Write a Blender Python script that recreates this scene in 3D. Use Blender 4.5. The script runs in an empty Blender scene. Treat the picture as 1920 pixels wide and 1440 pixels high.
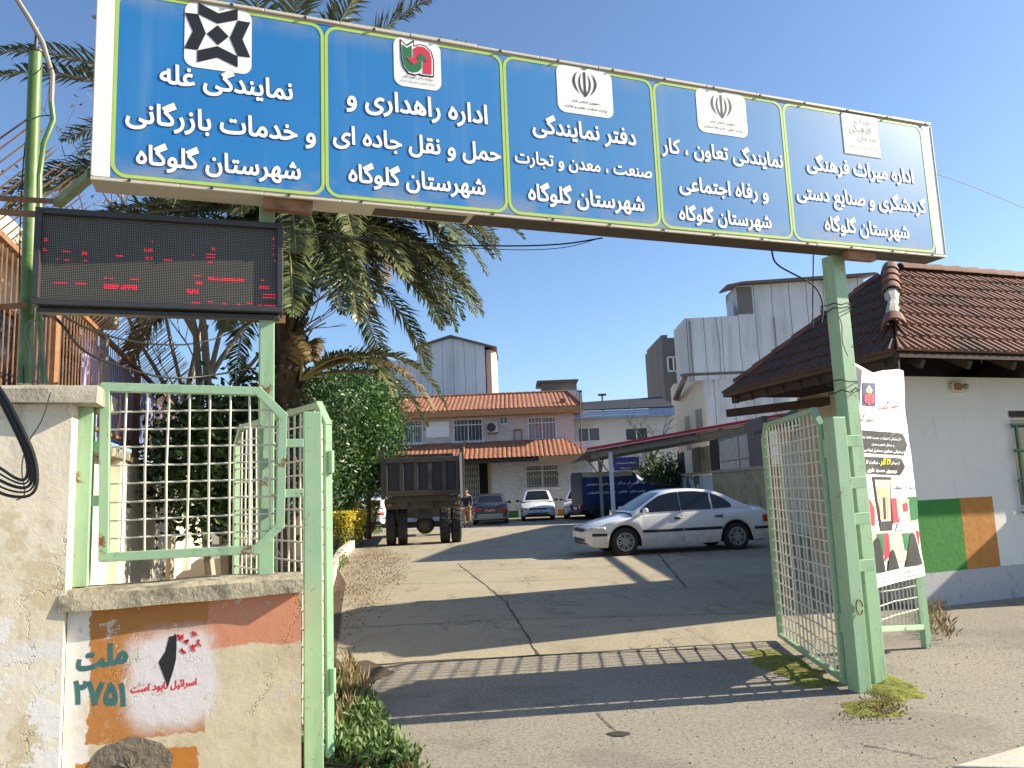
import bpy, math, random
from mathutils import Vector, Matrix, noise as mnoise
random.seed(7)
R = math.radians
S = bpy.context.scene
# ------------------------------------------------------------------ camera, sky, sun, exposure
F = 1442.0; PITCH = R(7.8); ROLL = R(2.3); EYE = 1.6
cam = bpy.data.cameras.new('camera'); camo = bpy.data.objects.new('camera', cam); S.collection.objects.link(camo)
cam.sensor_fit = 'HORIZONTAL'; cam.sensor_width = 36; cam.lens = 36 * F / 1920
cam.clip_start = .05; cam.clip_end = 2000
_f = Vector((0, math.cos(PITCH), math.sin(PITCH))); _r0 = Vector((1, 0, 0)); _u0 = _r0.cross(_f)
_r = _r0 * math.cos(ROLL) - _u0 * math.sin(ROLL); _u = _u0 * math.cos(ROLL) + _r0 * math.sin(ROLL)
camo.matrix_world = Matrix(((_r.x, _u.x, -_f.x, 0), (_r.y, _u.y, -_f.y, 0), (_r.z, _u.z, -_f.z, EYE), (0, 0, 0, 1)))
S.camera = camo
SUN_EL = R(28.5); SUN_AZ = R(5.6)          # azimuth measured from +X towards +Y
sdir = Vector((math.cos(SUN_EL) * math.cos(SUN_AZ), math.cos(SUN_EL) * math.sin(SUN_AZ), math.sin(SUN_EL)))
W = bpy.data.worlds.new('World'); S.world = W; W.use_nodes = True
wn = W.node_tree.nodes; bg = wn['Background']
sky = wn.new('ShaderNodeTexSky'); sky.sky_type = 'NISHITA'; sky.sun_disc = False
sky.sun_elevation = SUN_EL; sky.sun_rotation = math.pi / 2 - SUN_AZ
sky.air_density = 1.0; sky.dust_density = .9; sky.ozone_density = 4.5; sky.altitude = 50
W.node_tree.links.new(sky.outputs[0], bg.inputs[0]); bg.inputs[1].default_value = .098
sl = bpy.data.lights.new('sun', 'SUN'); slo = bpy.data.objects.new('sun', sl); S.collection.objects.link(slo)
sl.energy = 5.0; sl.angle = R(.5); sl.color = (1, .89, .70)
slo.rotation_euler = sdir.to_track_quat('Z', 'Y').to_euler(); slo.location = (30, 0, 30)
S.view_settings.view_transform = 'Standard'; S.view_settings.look = 'None'
S.view_settings.exposure = 1.13; S.view_settings.gamma = 1
# ------------------------------------------------------------------ frames: pixel of the 1920x1440 photo -> point at a known depth / on the ground
EYEV = Vector((0, 0, EYE))
def ray(px, py): return _r * ((px - 960) / F) - _u * ((py - 720) / F) + _f
def D(px, py, Y): d = ray(px, py); return EYEV + d * (Y / d.y)
def G(px, py, z=0): d = ray(px, py); return EYEV + d * ((z - EYE) / d.z)
YAW = R(18.5); O = Vector((2.66, 6.1, 0))
U = Vector((math.cos(YAW), math.sin(YAW), 0)); V = Vector((-math.sin(YAW), math.cos(YAW), 0))
def P(u, v, z=0): return O + U * u + V * v + Vector((0, 0, z))
def UV(p): q = p - O; return q.dot(U), q.dot(V)
def PL(px, py, v):
    d = ray(px, py); t = ((O + V * v - EYEV).dot(V)) / d.dot(V); p = EYEV + d * t
    return (p - O).dot(U), p.z
# ------------------------------------------------------------------ materials
class NB:
    def __init__(s, name, rough=.7, metal=0):
        s.m = bpy.data.materials.new(name); s.m.use_nodes = True; s.t = s.m.node_tree
        s.b = s.t.nodes['Principled BSDF']; s.b.inputs['Roughness'].default_value = rough
        s.b.inputs['Metallic'].default_value = metal; s.tc = None
    def n(s, ty, **kw):
        x = s.t.nodes.new(ty)
        for k, v in kw.items(): setattr(x, k, v)
        return x
    def set(s, sock, v):
        if isinstance(v, bpy.types.NodeSocket): s.t.links.new(v, sock)
        else:
            if sock.type == 'RGBA' and len(v) == 3: v = (*v, 1)
            sock.default_value = v
    def co(s):
        if not s.tc: s.tc = s.n('ShaderNodeTexCoord')
        return s.tc.outputs['Object']
    def map(s, scale=(1, 1, 1), rot=(0, 0, 0), vec=None):
        x = s.n('ShaderNodeMapping'); s.set(x.inputs[0], vec or s.co()); x.inputs['Scale'].default_value = scale
        x.inputs['Rotation'].default_value = rot; return x.outputs[0]
    def noise(s, scale, detail=4, rough=.55, vec=None, dist=0):
        x = s.n('ShaderNodeTexNoise'); s.set(x.inputs['Vector'], vec or s.co()); x.inputs['Scale'].default_value = scale
        x.inputs['Detail'].default_value = detail; x.inputs['Roughness'].default_value = rough
        x.inputs['Distortion'].default_value = dist; return x.outputs['Fac']
    def vor(s, scale, feat='F1', vec=None, out='Distance', rnd=1):
        x = s.n('ShaderNodeTexVoronoi', feature=feat); s.set(x.inputs['Vector'], vec or s.co()); x.inputs['Scale'].default_value = scale
        x.inputs['Randomness'].default_value = rnd; return x.outputs[out]
    def m_(s, op, a, b=0, c=0, clamp=False):
        x = s.n('ShaderNodeMath', operation=op, use_clamp=clamp)
        s.set(x.inputs[0], a); s.set(x.inputs[1], b); s.set(x.inputs[2], c); return x.outputs[0]
    def ss(s, v, lo, hi):          # smooth step 0..1 between lo and hi
        x = s.n('ShaderNodeMapRange', interpolation_type='SMOOTHSTEP'); s.set(x.inputs[0], v)
        s.set(x.inputs[1], lo); s.set(x.inputs[2], hi); return x.outputs[0]
    def mix(s, f, a, b, mode='MIX'):
        x = s.n('ShaderNodeMix', data_type='RGBA', blend_type=mode); s.set(x.inputs[0], f); s.set(x.inputs[6], a); s.set(x.inputs[7], b)
        return x.outputs[2]
    def xyz(s, vec=None):
        x = s.n('ShaderNodeSeparateXYZ'); s.set(x.inputs[0], vec or s.co()); return x.outputs
    def rect(s, x, z, x0, x1, z0, z1, soft=.01):
        a = s.ss(x, x0 - soft, x0 + soft); b = s.ss(x, x1 + soft, x1 - soft) if False else s.m_('SUBTRACT', 1, s.ss(x, x1 - soft, x1 + soft))
        c = s.ss(z, z0 - soft, z0 + soft); d = s.m_('SUBTRACT', 1, s.ss(z, z1 - soft, z1 + soft))
        return s.m_('MULTIPLY', s.m_('MULTIPLY', a, b), s.m_('MULTIPLY', c, d))
    def bump(s, h, strength=.3, dist=.01):
        x = s.n('ShaderNodeBump'); x.inputs['Strength'].default_value = strength; x.inputs['Distance'].default_value = dist
        s.set(x.inputs['Height'], h); s.t.links.new(x.outputs[0], s.b.inputs['Normal'])
    def col(s, c): s.set(s.b.inputs['Base Color'], c); return s.m
def sc(c, k): return tuple(min(1, x * k) for x in c)
def mat(name, c, rough=.7, var=.18, scale=5, bump=.15, bscale=60, metal=0, dirt=None, damt=.35, dscale=3, streak=False, spec=None, coat=0):
    g = NB(name, rough, metal)
    base = g.mix(g.noise(scale, 5, .6), sc(c, 1 - var), sc(c, 1 + var))
    if dirt:
        vec = g.map((1, 1, .12)) if streak else None
        base = g.mix(g.m_('MULTIPLY', g.ss(g.noise(dscale, 6, .65, vec), 1 - damt - .1, 1 - damt + .18), .85), base, dirt)
    if bump: g.bump(g.noise(bscale, 4, .6), bump, .01)
    if spec is not None: g.b.inputs['Specular IOR Level'].default_value = spec
    if coat: g.b.inputs['Coat Weight'].default_value = coat
    return g.col(base)
def painted_metal(name, c, rust=.3, rough=.45):
    g = NB(name, rough)
    base = g.mix(g.noise(3, 4), sc(c, .85), sc(c, 1.12))
    base = g.mix(g.m_('MULTIPLY', g.ss(g.noise(9, 6, .75, g.map((1, 1, .14))), .50, .72), .5), base, sc(c, .5))
    base = g.mix(g.m_('MULTIPLY', g.ss(g.noise(16, 6, .75, g.map((1, 1, .1))), .60, .70), rust), base, (.20, .12, .05))
    base = g.mix(g.m_('MULTIPLY', g.ss(g.noise(2.2, 4), .5, .7), .3), base, (.42, .52, .42))
    base = g.mix(g.m_('MULTIPLY', g.ss(g.noise(26, 6, .7), .63, .67), .8 * min(1, rust * 1.6)), base, (.17, .085, .035))
    base = g.mix(g.m_('MULTIPLY', g.ss(g.noise(13, 7, .75), .56, .72), .35), base, (.46, .50, .38))
    k = g.noise(5.5, 8, .72)
    base = g.mix(g.ss(k, .80 - rust * .35, .86 - rust * .35), base, (.16, .07, .025))
    g.bump(g.noise(45, 3), .12, .004)
    return g.col(base)
def emit(name, c, k=1):
    g = NB(name); g.set(g.b.inputs['Emission Color'], c); g.b.inputs['Emission Strength'].default_value = k; return g.col(c)
def glass(name, c=(.02, .025, .03), rough=.06):
    g = NB(name, rough); g.b.inputs['Specular IOR Level'].default_value = .6
    return g.col(g.mix(g.noise(2.2), sc(c, .6), sc(c, 1.3)))
MT = {}
MT['green'] = painted_metal('mint_green_paint', (.285, .45, .28), .58)
MT['green_dk'] = painted_metal('grass_green_paint', (.085, .17, .03), .5)
MT['cream_bar'] = painted_metal('off_white_bar_paint', (.62, .60, .50), .30)
MT['rust'] = mat('rusty_steel', (.25, .125, .06), .8, .45, 9, .3, 90, dirt=(.07, .035, .02), damt=.4, dscale=7)
MT['black'] = mat('black_plastic', (.015, .015, .016), .5, .3)
MT['dark_steel'] = mat('dark_steel', (.035, .035, .038), .5, .3, dirt=(.10, .075, .05), damt=.25)
MT['wire'] = mat('cable_rubber', (.012, .012, .013), .55, .2, bump=0)
MT['wire_gray'] = mat('grey_conduit', (.22, .20, .17), .6, .2, bump=0)
MT['white'] = mat('white_enamel', (.75, .75, .73), .35, .05, bump=0, dirt=(.4, .36, .3), damt=.18)
MT['gal'] = mat('galvanised_sheet', (.48, .49, .49), .4, .15, metal=.5, dirt=(.2, .15, .1), damt=.2)
MT['concrete'] = mat('weathered_concrete', (.33, .30, .24), .9, .3, 7, .5, 50, dirt=(.09, .085, .07), damt=.42, dscale=6)
MT['rubber'] = mat('tyre_rubber', (.02, .02, .02), .85, .3, 12, .3, dirt=(.10, .085, .06), damt=.3)
MT['alu'] = mat('wheel_trim_silver', (.45, .45, .46), .35, .1, metal=.6, bump=0)
MT['glass_dk'] = glass('dark_car_glass', (.008, .009, .011)); MT['glass_dk'].node_tree.nodes['Principled BSDF'].inputs['Specular IOR Level'].default_value = .5
MT['glass_win'] = glass('window_glass', (.06, .075, .09), .08)
MT['chrome'] = mat('chrome', (.6, .6, .6), .15, .05, metal=1, bump=0)
MT['red_lamp'] = mat('red_lamp_lens', (.55, .02, .015), .2, .1, bump=0)
MT['amber'] = mat('amber_lens', (.6, .2, .02), .2, .1, bump=0)
MT['lamp'] = mat('headlamp_lens', (.55, .55, .5), .12, .2, 20, bump=0, coat=.5)
# ------------------------------------------------------------------ mesh builder
OFF = {}
SPLIT = {'bracket', 'end_strip', 'windscreen', 'hinge', 'shoe', 'mounting_bar', 'brace', 'balcony', 'vent_tile', 'screw'}
class MB:
    def __init__(s): s.v = []; s.f = []; s.mi = []; s.k = 0
    def add(s, vs, fs, k=None):
        b = len(s.v); s.v += [Vector(p) for p in vs]; s.f += [[b + i for i in f] for f in fs]; s.mi += [s.k if k is None else k] * len(fs); return s
    def box(s, x0, x1, y0, y1, z0, z1, k=None):
        return s.add([(x, y, z) for z in (z0, z1) for y in (y0, y1) for x in (x0, x1)],
                     [(0, 2, 3, 1), (4, 5, 7, 6), (0, 1, 5, 4), (2, 6, 7, 3), (0, 4, 6, 2), (1, 3, 7, 5)], k)
    def bar(s, a, b, w, h=None, up=(0, 0, 1), k=None):      # rectangular bar from a to b
        a = Vector(a); b = Vector(b); h = h or w; d = (b - a).normalized(); up = Vector(up)
        if abs(d.dot(up)) > .95: up = Vector((0, 1, 0))
        x = d.cross(up).normalized() * (w / 2); y = x.cross(d).normalized() * (h / 2)
        return s.add([a - x - y, a + x - y, a + x + y, a - x + y, b - x - y, b + x - y, b + x + y, b - x + y],
                     [(0, 1, 2, 3)[::-1], (4, 5, 6, 7), (0, 1, 5, 4), (1, 2, 6, 5), (2, 3, 7, 6), (3, 0, 4, 7)], k)
    def poly(s, pts, k=None): return s.add(pts, [range(len(pts))], k)
    def prism(s, pts, d, k=None):                            # polygon extruded by vector d
        n = len(pts); d = Vector(d); a = [Vector(p) for p in pts]
        return s.add(a + [p + d for p in a], [list(range(n))[::-1], list(range(n, 2 * n))] + [(i, (i + 1) % n, n + (i + 1) % n, n + i) for i in range(n)], k)
    def tube(s, pts, r, n=8, caps=True, k=None):
        pts = [Vector(p) for p in pts]; m = len(pts); rs = r if isinstance(r, (list, tuple)) else [r] * m
        vs = []; prev = None
        for i, p in enumerate(pts):
            t = (pts[min(i + 1, m - 1)] - pts[max(i - 1, 0)])
            t = t.normalized() if t.length > 1e-9 else Vector((0, 0, 1))
            if prev is None:
                prev = t.orthogonal().normalized()
            a = (prev - t * prev.dot(t))
            a = a.normalized() if a.length > 1e-6 else t.orthogonal().normalized()
            prev = a; b = t.cross(a)
            vs += [p + (a * math.cos(2 * math.pi * j / n) + b * math.sin(2 * math.pi * j / n)) * rs[i] for j in range(n)]
        fs = [(i * n + j, i * n + (j + 1) % n, (i + 1) * n + (j + 1) % n, (i + 1) * n + j) for i in range(m - 1) for j in range(n)]
        if caps: fs += [list(range(n))[::-1], list(range((m - 1) * n, m * n))]
        return s.add(vs, fs, k)
    def cyl(s, a, b, r, r2=None, n=12, k=None): return s.tube([a, b], [r, r if r2 is None else r2], n, True, k)
    def grid(s, fn, nu, nv, k=None):
        vs = [fn(i / nu, j / nv) for j in range(nv + 1) for i in range(nu + 1)]
        return s.add(vs, [(j * (nu + 1) + i, j * (nu + 1) + i + 1, (j + 1) * (nu + 1) + i + 1, (j + 1) * (nu + 1) + i) for j in range(nv) for i in range(nu)], k)
    def lathe(s, prof, c, ax, n=24, k=None):                 # profile of (r, h) about axis ax through c
        ax = Vector(ax).normalized(); a = ax.orthogonal().normalized(); b = ax.cross(a); c = Vector(c); m = len(prof)
        vs = [c + ax * h + (a * math.cos(2 * math.pi * j / n) + b * math.sin(2 * math.pi * j / n)) * r for r, h in prof for j in range(n)]
        return s.add(vs, [(i * n + j, i * n + (j + 1) % n, (i + 1) * n + (j + 1) % n, (i + 1) * n + j) for i in range(m - 1) for j in range(n)], k)
    def blob(s, c, r, n=10, m=7, amp=.15, k=None):
        c = Vector(c); r = Vector(r if isinstance(r, (tuple, list)) else (r, r, r)); vs = []
        for j in range(m + 1):
            for i in range(n):
                d = Vector((math.cos(2 * math.pi * i / n) * math.sin(math.pi * j / m), math.sin(2 * math.pi * i / n) * math.sin(math.pi * j / m), math.cos(math.pi * j / m)))
                q = 1 + amp * mnoise.noise(d * 2 + c * 3)
                vs.append(c + Vector((d.x * r.x, d.y * r.y, d.z * r.z)) * q)
        return s.add(vs, [(j * n + i, j * n + (i + 1) % n, (j + 1) * n + (i + 1) % n, (j + 1) * n + i)[::-1] for j in range(m) for i in range(n)], k)
    def pieces(s):
        par = list(range(len(s.v)))
        def find(i):
            while par[i] != i: par[i] = par[par[i]]; i = par[i]
            return i
        for f in s.f:
            a = find(f[0])
            for i in f[1:]: par[find(i)] = a
        grp = {}
        for f, k in zip(s.f, s.mi): grp.setdefault(find(f[0]), []).append((f, k))
        for fs in grp.values():
            m = MB(); ix = {}
            for f, k in fs:
                for i in f:
                    if i not in ix: ix[i] = len(m.v); m.v.append(s.v[i])
                m.f.append([ix[i] for i in f]); m.mi.append(k)
            yield m
    def build(s, name, mats, parent=None, smooth=False, bevel=0, loc=None, angle=40):
        if parent and name in SPLIT:
            r = None
            for q in list(s.pieces()): r = q._build(name, mats, parent, smooth, bevel, loc, angle)
            return r
        return s._build(name, mats, parent, smooth, bevel, loc, angle)
    def _build(s, name, mats, parent=None, smooth=False, bevel=0, loc=None, angle=40):
        off = loc or Vector(); q = parent
        while q:
            if q.name in OFF: off = OFF[q.name]; break
            q = q.parent
        me = bpy.data.meshes.new(name)
        me.from_pydata([tuple(p - off) for p in s.v], [], [list(f) for f in s.f])
        for m in (mats if isinstance(mats, (list, tuple)) else [mats]): me.materials.append(MT[m] if isinstance(m, str) else m)
        me.polygons.foreach_set('material_index', s.mi)
        if smooth:
            me.polygons.foreach_set('use_smooth', [True] * len(s.f))
            try: me.set_sharp_from_angle(angle=R(angle))
            except Exception: pass
        me.update()
        o = bpy.data.objects.new(name, me); S.collection.objects.link(o)
        if parent: o.parent = parent
        else: o.location = off
        if bevel:
            b = o.modifiers.new('bevel', 'BEVEL'); b.width = bevel; b.segments = 2; b.limit_method = 'ANGLE'; b.angle_limit = R(50); b.harden_normals = False
        return o
def tag(o, label=None, cat=None, group=None, kind=None):
    if label: o['label'] = label
    if cat: o['category'] = cat
    if group: o['group'] = group
    if kind: o['kind'] = kind
    return o
def thing(name, label, cat, loc=(0, 0, 0), rz=0, group=None, off=None):
    o = bpy.data.objects.new(name, None); S.collection.objects.link(o); o.empty_display_size = .2
    o.location = loc; o.rotation_euler = (0, 0, rz); tag(o, label, cat, group)
    OFF[o.name] = Vector(off) if off is not None else Vector()
    return o
def uthing(name, label, cat, u, v, z=0, group=None):          # a thing whose parts are given in street coordinates (u along the street, v into the yard)
    return thing(name, label, cat, P(u, v, z), YAW, group, (u, v, z))
def wthing(name, label, cat, x, y, z=0, group=None):          # parts given in world coordinates
    return thing(name, label, cat, (x, y, z), 0, group, (x, y, z))
def jit(a): return random.uniform(-a, a)
# ------------------------------------------------------------------ Persian lettering
_AR = {'ا': (0xFE8D, 2), 'آ': (0xFE81, 2), 'ب': (0xFE8F, 4), 'پ': (0xFB56, 4), 'ت': (0xFE95, 4), 'ث': (0xFE99, 4), 'ج': (0xFE9D, 4), 'چ': (0xFB7A, 4),
       'ح': (0xFEA1, 4), 'خ': (0xFEA5, 4), 'د': (0xFEA9, 2), 'ذ': (0xFEAB, 2), 'ر': (0xFEAD, 2), 'ز': (0xFEAF, 2), 'ژ': (0xFB8A, 2), 'س': (0xFEB1, 4),
       'ش': (0xFEB5, 4), 'ص': (0xFEB9, 4), 'ض': (0xFEBD, 4), 'ط': (0xFEC1, 4), 'ظ': (0xFEC5, 4), 'ع': (0xFEC9, 4), 'غ': (0xFECD, 4), 'ف': (0xFED1, 4),
       'ق': (0xFED5, 4), 'ک': (0xFB8E, 4), 'گ': (0xFB92, 4), 'ل': (0xFEDD, 4), 'م': (0xFEE1, 4), 'ن': (0xFEE5, 4), 'ه': (0xFEE9, 4), 'و': (0xFEED, 2),
       'ی': (0xFBFC, 4), 'ئ': (0xFE89, 4)}
def shape(t):
    out = []; n = len(t); i = 0
    while i < n:
        c = t[i]
        if c not in _AR: out.append(c); i += 1; continue
        b, k = _AR[c]
        pj = i > 0 and t[i - 1] in _AR and _AR[t[i - 1]][1] == 4
        if c == 'ل' and i + 1 < n and t[i + 1] == 'ا':
            out.append(chr(0xFEFC if pj else 0xFEFB)); i += 2
            continue
        nj = k == 4 and i + 1 < n and t[i + 1] in _AR
        out.append(chr(b + ((3 if nj else 1) if pj else (2 if nj else 0)))); i += 1
    r = out[::-1]; s = []; run = []
    for c in r:
        if c.isdigit(): run.insert(0, c)
        else: s += run + [{'(': ')', ')': '('}.get(c, c)]; run = []
    return ''.join(s + run)
_TC = {}
def text(t, bold=.02, res=3):      # filled outline (union of all contours, emboldened along the outline normals)
    key = (t, bold)
    if key not in _TC:
        from mathutils.geometry import delaunay_2d_cdt, interpolate_bezier
        c = bpy.data.curves.new('t', 'FONT'); c.body = shape(t)
        o = bpy.data.objects.new('t', c); S.collection.objects.link(o); dg = bpy.context.evaluated_depsgraph_get(); cu = o.to_curve(dg); loops = []
        for sp in cu.splines:
            bp_ = sp.bezier_points; n = len(bp_); q = []
            for i in range(n):
                p0, p1 = bp_[i], bp_[(i + 1) % n]
                st = (p0.handle_right - p0.co).cross(p1.co - p0.co).length + (p1.handle_left - p1.co).cross(p1.co - p0.co).length < 1e-5
                for v in ([p0.co] if st else interpolate_bezier(p0.co, p0.handle_right, p1.handle_left, p1.co, res + 1)[:-1]):
                    v = Vector((v.x, v.y))
                    if not q or (v - q[-1]).length > .004: q.append(v)
            if len(q) > 2 and (q[0] - q[-1]).length < .004: q.pop()
            if len(q) > 2: loops.append(q)
        o.to_curve_clear(); bpy.data.objects.remove(o); bpy.data.curves.remove(c)
        ar = lambda q: sum(q[i - 1].x * q[i].y - q[i].x * q[i - 1].y for i in range(len(q))) / 2
        sg = 1 if sum(map(ar, loops)) > 0 else -1; L = []
        for q in loops:
            n = len(q); r = []
            for i in range(n):
                d0 = (q[i] - q[i - 1]).normalized(); d1 = (q[(i + 1) % n] - q[i]).normalized(); n0 = Vector((d0.y, -d0.x)) * sg; n1 = Vector((d1.y, -d1.x)) * sg
                nn = n0 + n1; nn = nn.normalized() if nn.length > .3 else n1; r.append(q[i] + nn * (bold / max(.6, nn.dot(n1))))
            L.append(r)
        vs = [p for q in L for p in q]; ed = []; k = 0
        for q in L: ed += [(k + i, k + (i + 1) % len(q)) for i in range(len(q))]; k += len(q)
        ov, oe, of = delaunay_2d_cdt(vs, ed, [], 0, 1e-5)[:3]
        bx = [(min(p.x for p in q), max(p.x for p in q), min(p.y for p in q), max(p.y for p in q), q) for q in L]; fs = []
        for f in of:
            m = sum((ov[i] for i in f), Vector((0, 0))) / len(f); wn = 0
            for x0, x1, y0, y1, q in bx:
                if x0 <= m.x <= x1 and y0 <= m.y <= y1:
                    for i in range(len(q)):
                        a, b = q[i - 1], q[i]
                        if (a.y > m.y) != (b.y > m.y) and (b.x - a.x) * (m.y - a.y) / (b.y - a.y) + a.x > m.x: wn += 1 if b.y > a.y else -1
            if wn * sg > 0: fs.append(list(f))
        x0 = min(p.x for p in vs); x1 = max(p.x for p in vs)
        _TC[key] = ([(p.x - (x0 + x1) / 2, p.y) for p in ov], fs, x1 - x0)
    return _TC[key]
def letter(mb, t, fn, cx, cy, width=None, size=None, bold=.02, k=0, ref=None, ysc=1):   # lay text, centred at (cx, cy baseline), through fn(x, y) -> point
    vs, fs, w = text(t, bold); s = size or width / (text(t, ref)[2] if ref is not None else w)
    sy = s * ysc
    mb.add([fn(cx + x * s, cy + y * sy) for x, y in vs], fs, k)
# ------------------------------------------------------------------ ground
def ground_mat():
    g = NB('street_asphalt', .92)
    big = g.noise(.45, 6, .6); fine = g.noise(38, 4, .7); sp = g.vor(75)
    c = g.mix(big, (.20, .18, .145), (.36, .325, .255))
    c = g.mix(g.ss(fine, .3, .6), sc3(c, g, .48), c)
    c = g.mix(g.m_('MULTIPLY', g.ss(g.noise(75, 3, .7), .56, .68), .5), c, (.50, .46, .38))
    c = g.mix(g.m_('MULTIPLY', g.ss(sp, .26, .08), .6), c, (.50, .46, .38))
    c = g.mix(g.m_('MULTIPLY', g.ss(g.noise(1.3, 7, .7), .55, .72), .6), c, (.10, .088, .068))
    c = g.mix(g.m_('MULTIPLY', g.ss(g.noise(.6, 4, .6), .52, .6), .35), c, (.13, .115, .092))
    c = g.mix(g.m_('MULTIPLY', g.ss(g.noise(3.1, 8, .72), .6, .7), .4), c, (.10, .09, .07))
    g.bump(g.m_('ADD', g.noise(90, 5, .75), g.m_('MULTIPLY', sp, .3)), .45, .008)
    return g.col(c)
def sc3(c, g, k): return g.mix(1.0, c, (k, k, k), 'MULTIPLY')
def slab_mat():
    g = NB('yard_concrete', .9)
    c = g.mix(g.noise(.5, 7, .62), (.28, .24, .165), (.44, .385, .275))
    c = g.mix(g.ss(g.noise(26, 5, .7), .28, .6), sc3(c, g, .68), c)
    c = g.mix(g.m_('MULTIPLY', g.ss(g.noise(1.1, 8, .72, g.map((1.6, .5, 1))), .52, .72), .6), c, (.085, .072, .052))
    w = g.n('ShaderNodeVectorMath', operation='ADD'); g.set(w.inputs[0], g.co())
    nz = g.n('ShaderNodeTexNoise'); nz.inputs['Scale'].default_value = 2.2; nz.inputs['Detail'].default_value = 6; g.set(nz.inputs['Vector'], g.co())
    s2 = g.n('ShaderNodeVectorMath', operation='SCALE'); g.set(s2.inputs[0], nz.outputs['Color']); s2.inputs['Scale'].default_value = .9
    g.set(w.inputs[1], s2.outputs[0])
    cr = g.vor(.42, 'DISTANCE_TO_EDGE', w.outputs[0])
    crk = g.m_('MULTIPLY', g.ss(cr, .010, .003), g.ss(g.noise(.7, 2), .48, .58))
    c = g.mix(g.m_('MULTIPLY', crk, .4), c, (.06, .05, .04))
    c = g.mix(g.m_('MULTIPLY', g.ss(g.noise(.33, 5, .6, g.map((1, .55, 1))), .54, .66), .35), c, (.15, .125, .085))
    g.bump(g.m_('SUBTRACT', g.noise(45, 5, .7), g.m_('MULTIPLY', crk, 1.5)), .5, .012)
    return g.col(c)
MT['asphalt'] = ground_mat(); MT['slab'] = slab_mat()
MT['soil'] = mat('dark_soil', (.075, .052, .032), .95, .45, 14, .8, 35, dirt=(.16, .12, .075), damt=.35, dscale=20)
MT['tar'] = mat('tarred_joint', (.075, .062, .045), .95, .4, 20, .5)
MT['kerbconc'] = mat('pale_concrete', (.50, .46, .38), .9, .2, 8, .4, dirt=(.2, .17, .12), damt=.35, dscale=9)
m = MB(); n = 60
m.add([(-150, -60, 0), (150, -60, 0), (150, 240, 0), (-150, 240, 0)], [(0, 1, 2, 3)])
tag(m.build('ground', 'asphalt'), kind='structure')
m = MB()
front = [G(600, 1254), G(700, 1246), G(880, 1237), G(1010, 1229), G(1150, 1223), G(1310, 1216), G(1480, 1209), P(1.2, 1.7)]
pl = [Vector((p.x + jit(.03), p.y + jit(.05), .004)) for p in front] + [Vector((6.9, 13, .004)), Vector((9.3, 44, .004)), Vector((-7.2, 44, .004)), Vector((-4.6, 18, .004)), Vector((-3.0, 10, .004))]
m.poly(pl); tag(m.build('driveway', 'slab'), kind='structure')
m = MB()
def joint(m, a, b, w=.02, z=.008, wig=.012):
    a = Vector(a); b = Vector(b); L = (b - a).length; k = max(6, int(L / .18)); d = (b - a).normalized(); s = Vector((-d.y, d.x, 0)); q = []
    for i in range(k + 1):
        p = a + d * (L * i / k) + s * jit(wig); q.append((p, w * random.uniform(.35, 1.25)))
    for (p, w1), (p2, w2) in zip(q, q[1:]):
        m.add([(p - s * w1).to_3d() + Vector((0, 0, z)), p + s * w1 + Vector((0, 0, z)), p2 + s * w2 + Vector((0, 0, z)), p2 - s * w2 + Vector((0, 0, z))], [(0, 3, 2, 1)])
joint(m, G(1010, 1229), G(948, 1128), .015); joint(m, G(948, 1128), G(858, 1057), .014)
joint(m, G(1285, 1102), G(1235, 1040), .02)
for a, b in (((616, 1180), (948, 1163)), ((948, 1163), (1420, 1150)), ((630, 1136), (920, 1124)), ((916, 1122), (1300, 1104)), ((650, 1097), (890, 1093)), ((890, 1093), (1260, 1080)), ((690, 1075), (872, 1070)), ((872, 1070), (1240, 1061))):
    joint(m, G(*a), G(*b), .009)
joint(m, G(640, 1250), G(1010, 1229), .014, wig=.03); joint(m, G(1010, 1229), G(1470, 1212), .008, wig=.02)
tag(m.build('pavement_joints', 'tar'), kind='structure')
m = MB()     # broken edge strip of soil on the left of the drive
L_ = [G(604, 1436), G(790, 1460), G(735, 1400), G(700, 1330), G(690, 1285), G(740, 1262), G(690, 1240), G(640, 1245), P(-3.7, 3.2), Vector((-2.7, 12, 0)), Vector((-3.2, 14.5, 0)), Vector((-3.9, 17, 0)), Vector((-4.9, 22, 0)), Vector((-9, 22, 0)), Vector((-6, 10, 0)), P(-4.9, .1)]
m.poly([Vector((p.x, p.y, .012)) for p in L_]); tag(m.build('garden_soil', 'soil'), kind='structure')
# far street-side strip bottom right: a pale painted kerb corner
m = MB(); a, b = G(1800, 1440), G(1930, 1412)
m.prism([(a.x - .1, a.y - .1, 0), (a.x + 2.5, a.y - .6, 0), (b.x + 1.5, b.y + .2, 0), (b.x, b.y, 0), (a.x + .25, a.y + .06, 0)], (0, 0, .05))
tag(m.build('pavement_kerb', 'kerbconc', bevel=.01), kind='structure')
m = MB(); rg = random.Random(31)      # loose grit on the street side
def stone(x, y, r):
    b = [Vector((x + math.cos(a) * r * rg.uniform(.7, 1.2), y + math.sin(a) * r * rg.uniform(.7, 1.2), .002)) for a in (0, 1.3, 2.5, 3.8, 5.0)]; t = Vector((x + rg.uniform(-.3, .3) * r, y + rg.uniform(-.3, .3) * r, r * rg.uniform(.6, 1.1))); m.add(b + [t], [(i, (i + 1) % 5, 5) for i in range(5)], rg.choice((0, 0, 1)))
for i in range(3600):
    p = P(rg.uniform(-4.1, 4.5), rg.uniform(-2.4, 1.6)); stone(p.x, p.y, rg.choice((.0025, .003, .004, .005, .008)))
for i in range(900):
    p = P(rg.gauss(2.2, 1.0), rg.gauss(.2, .5)); stone(p.x, p.y, rg.uniform(.003, .007))
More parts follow.
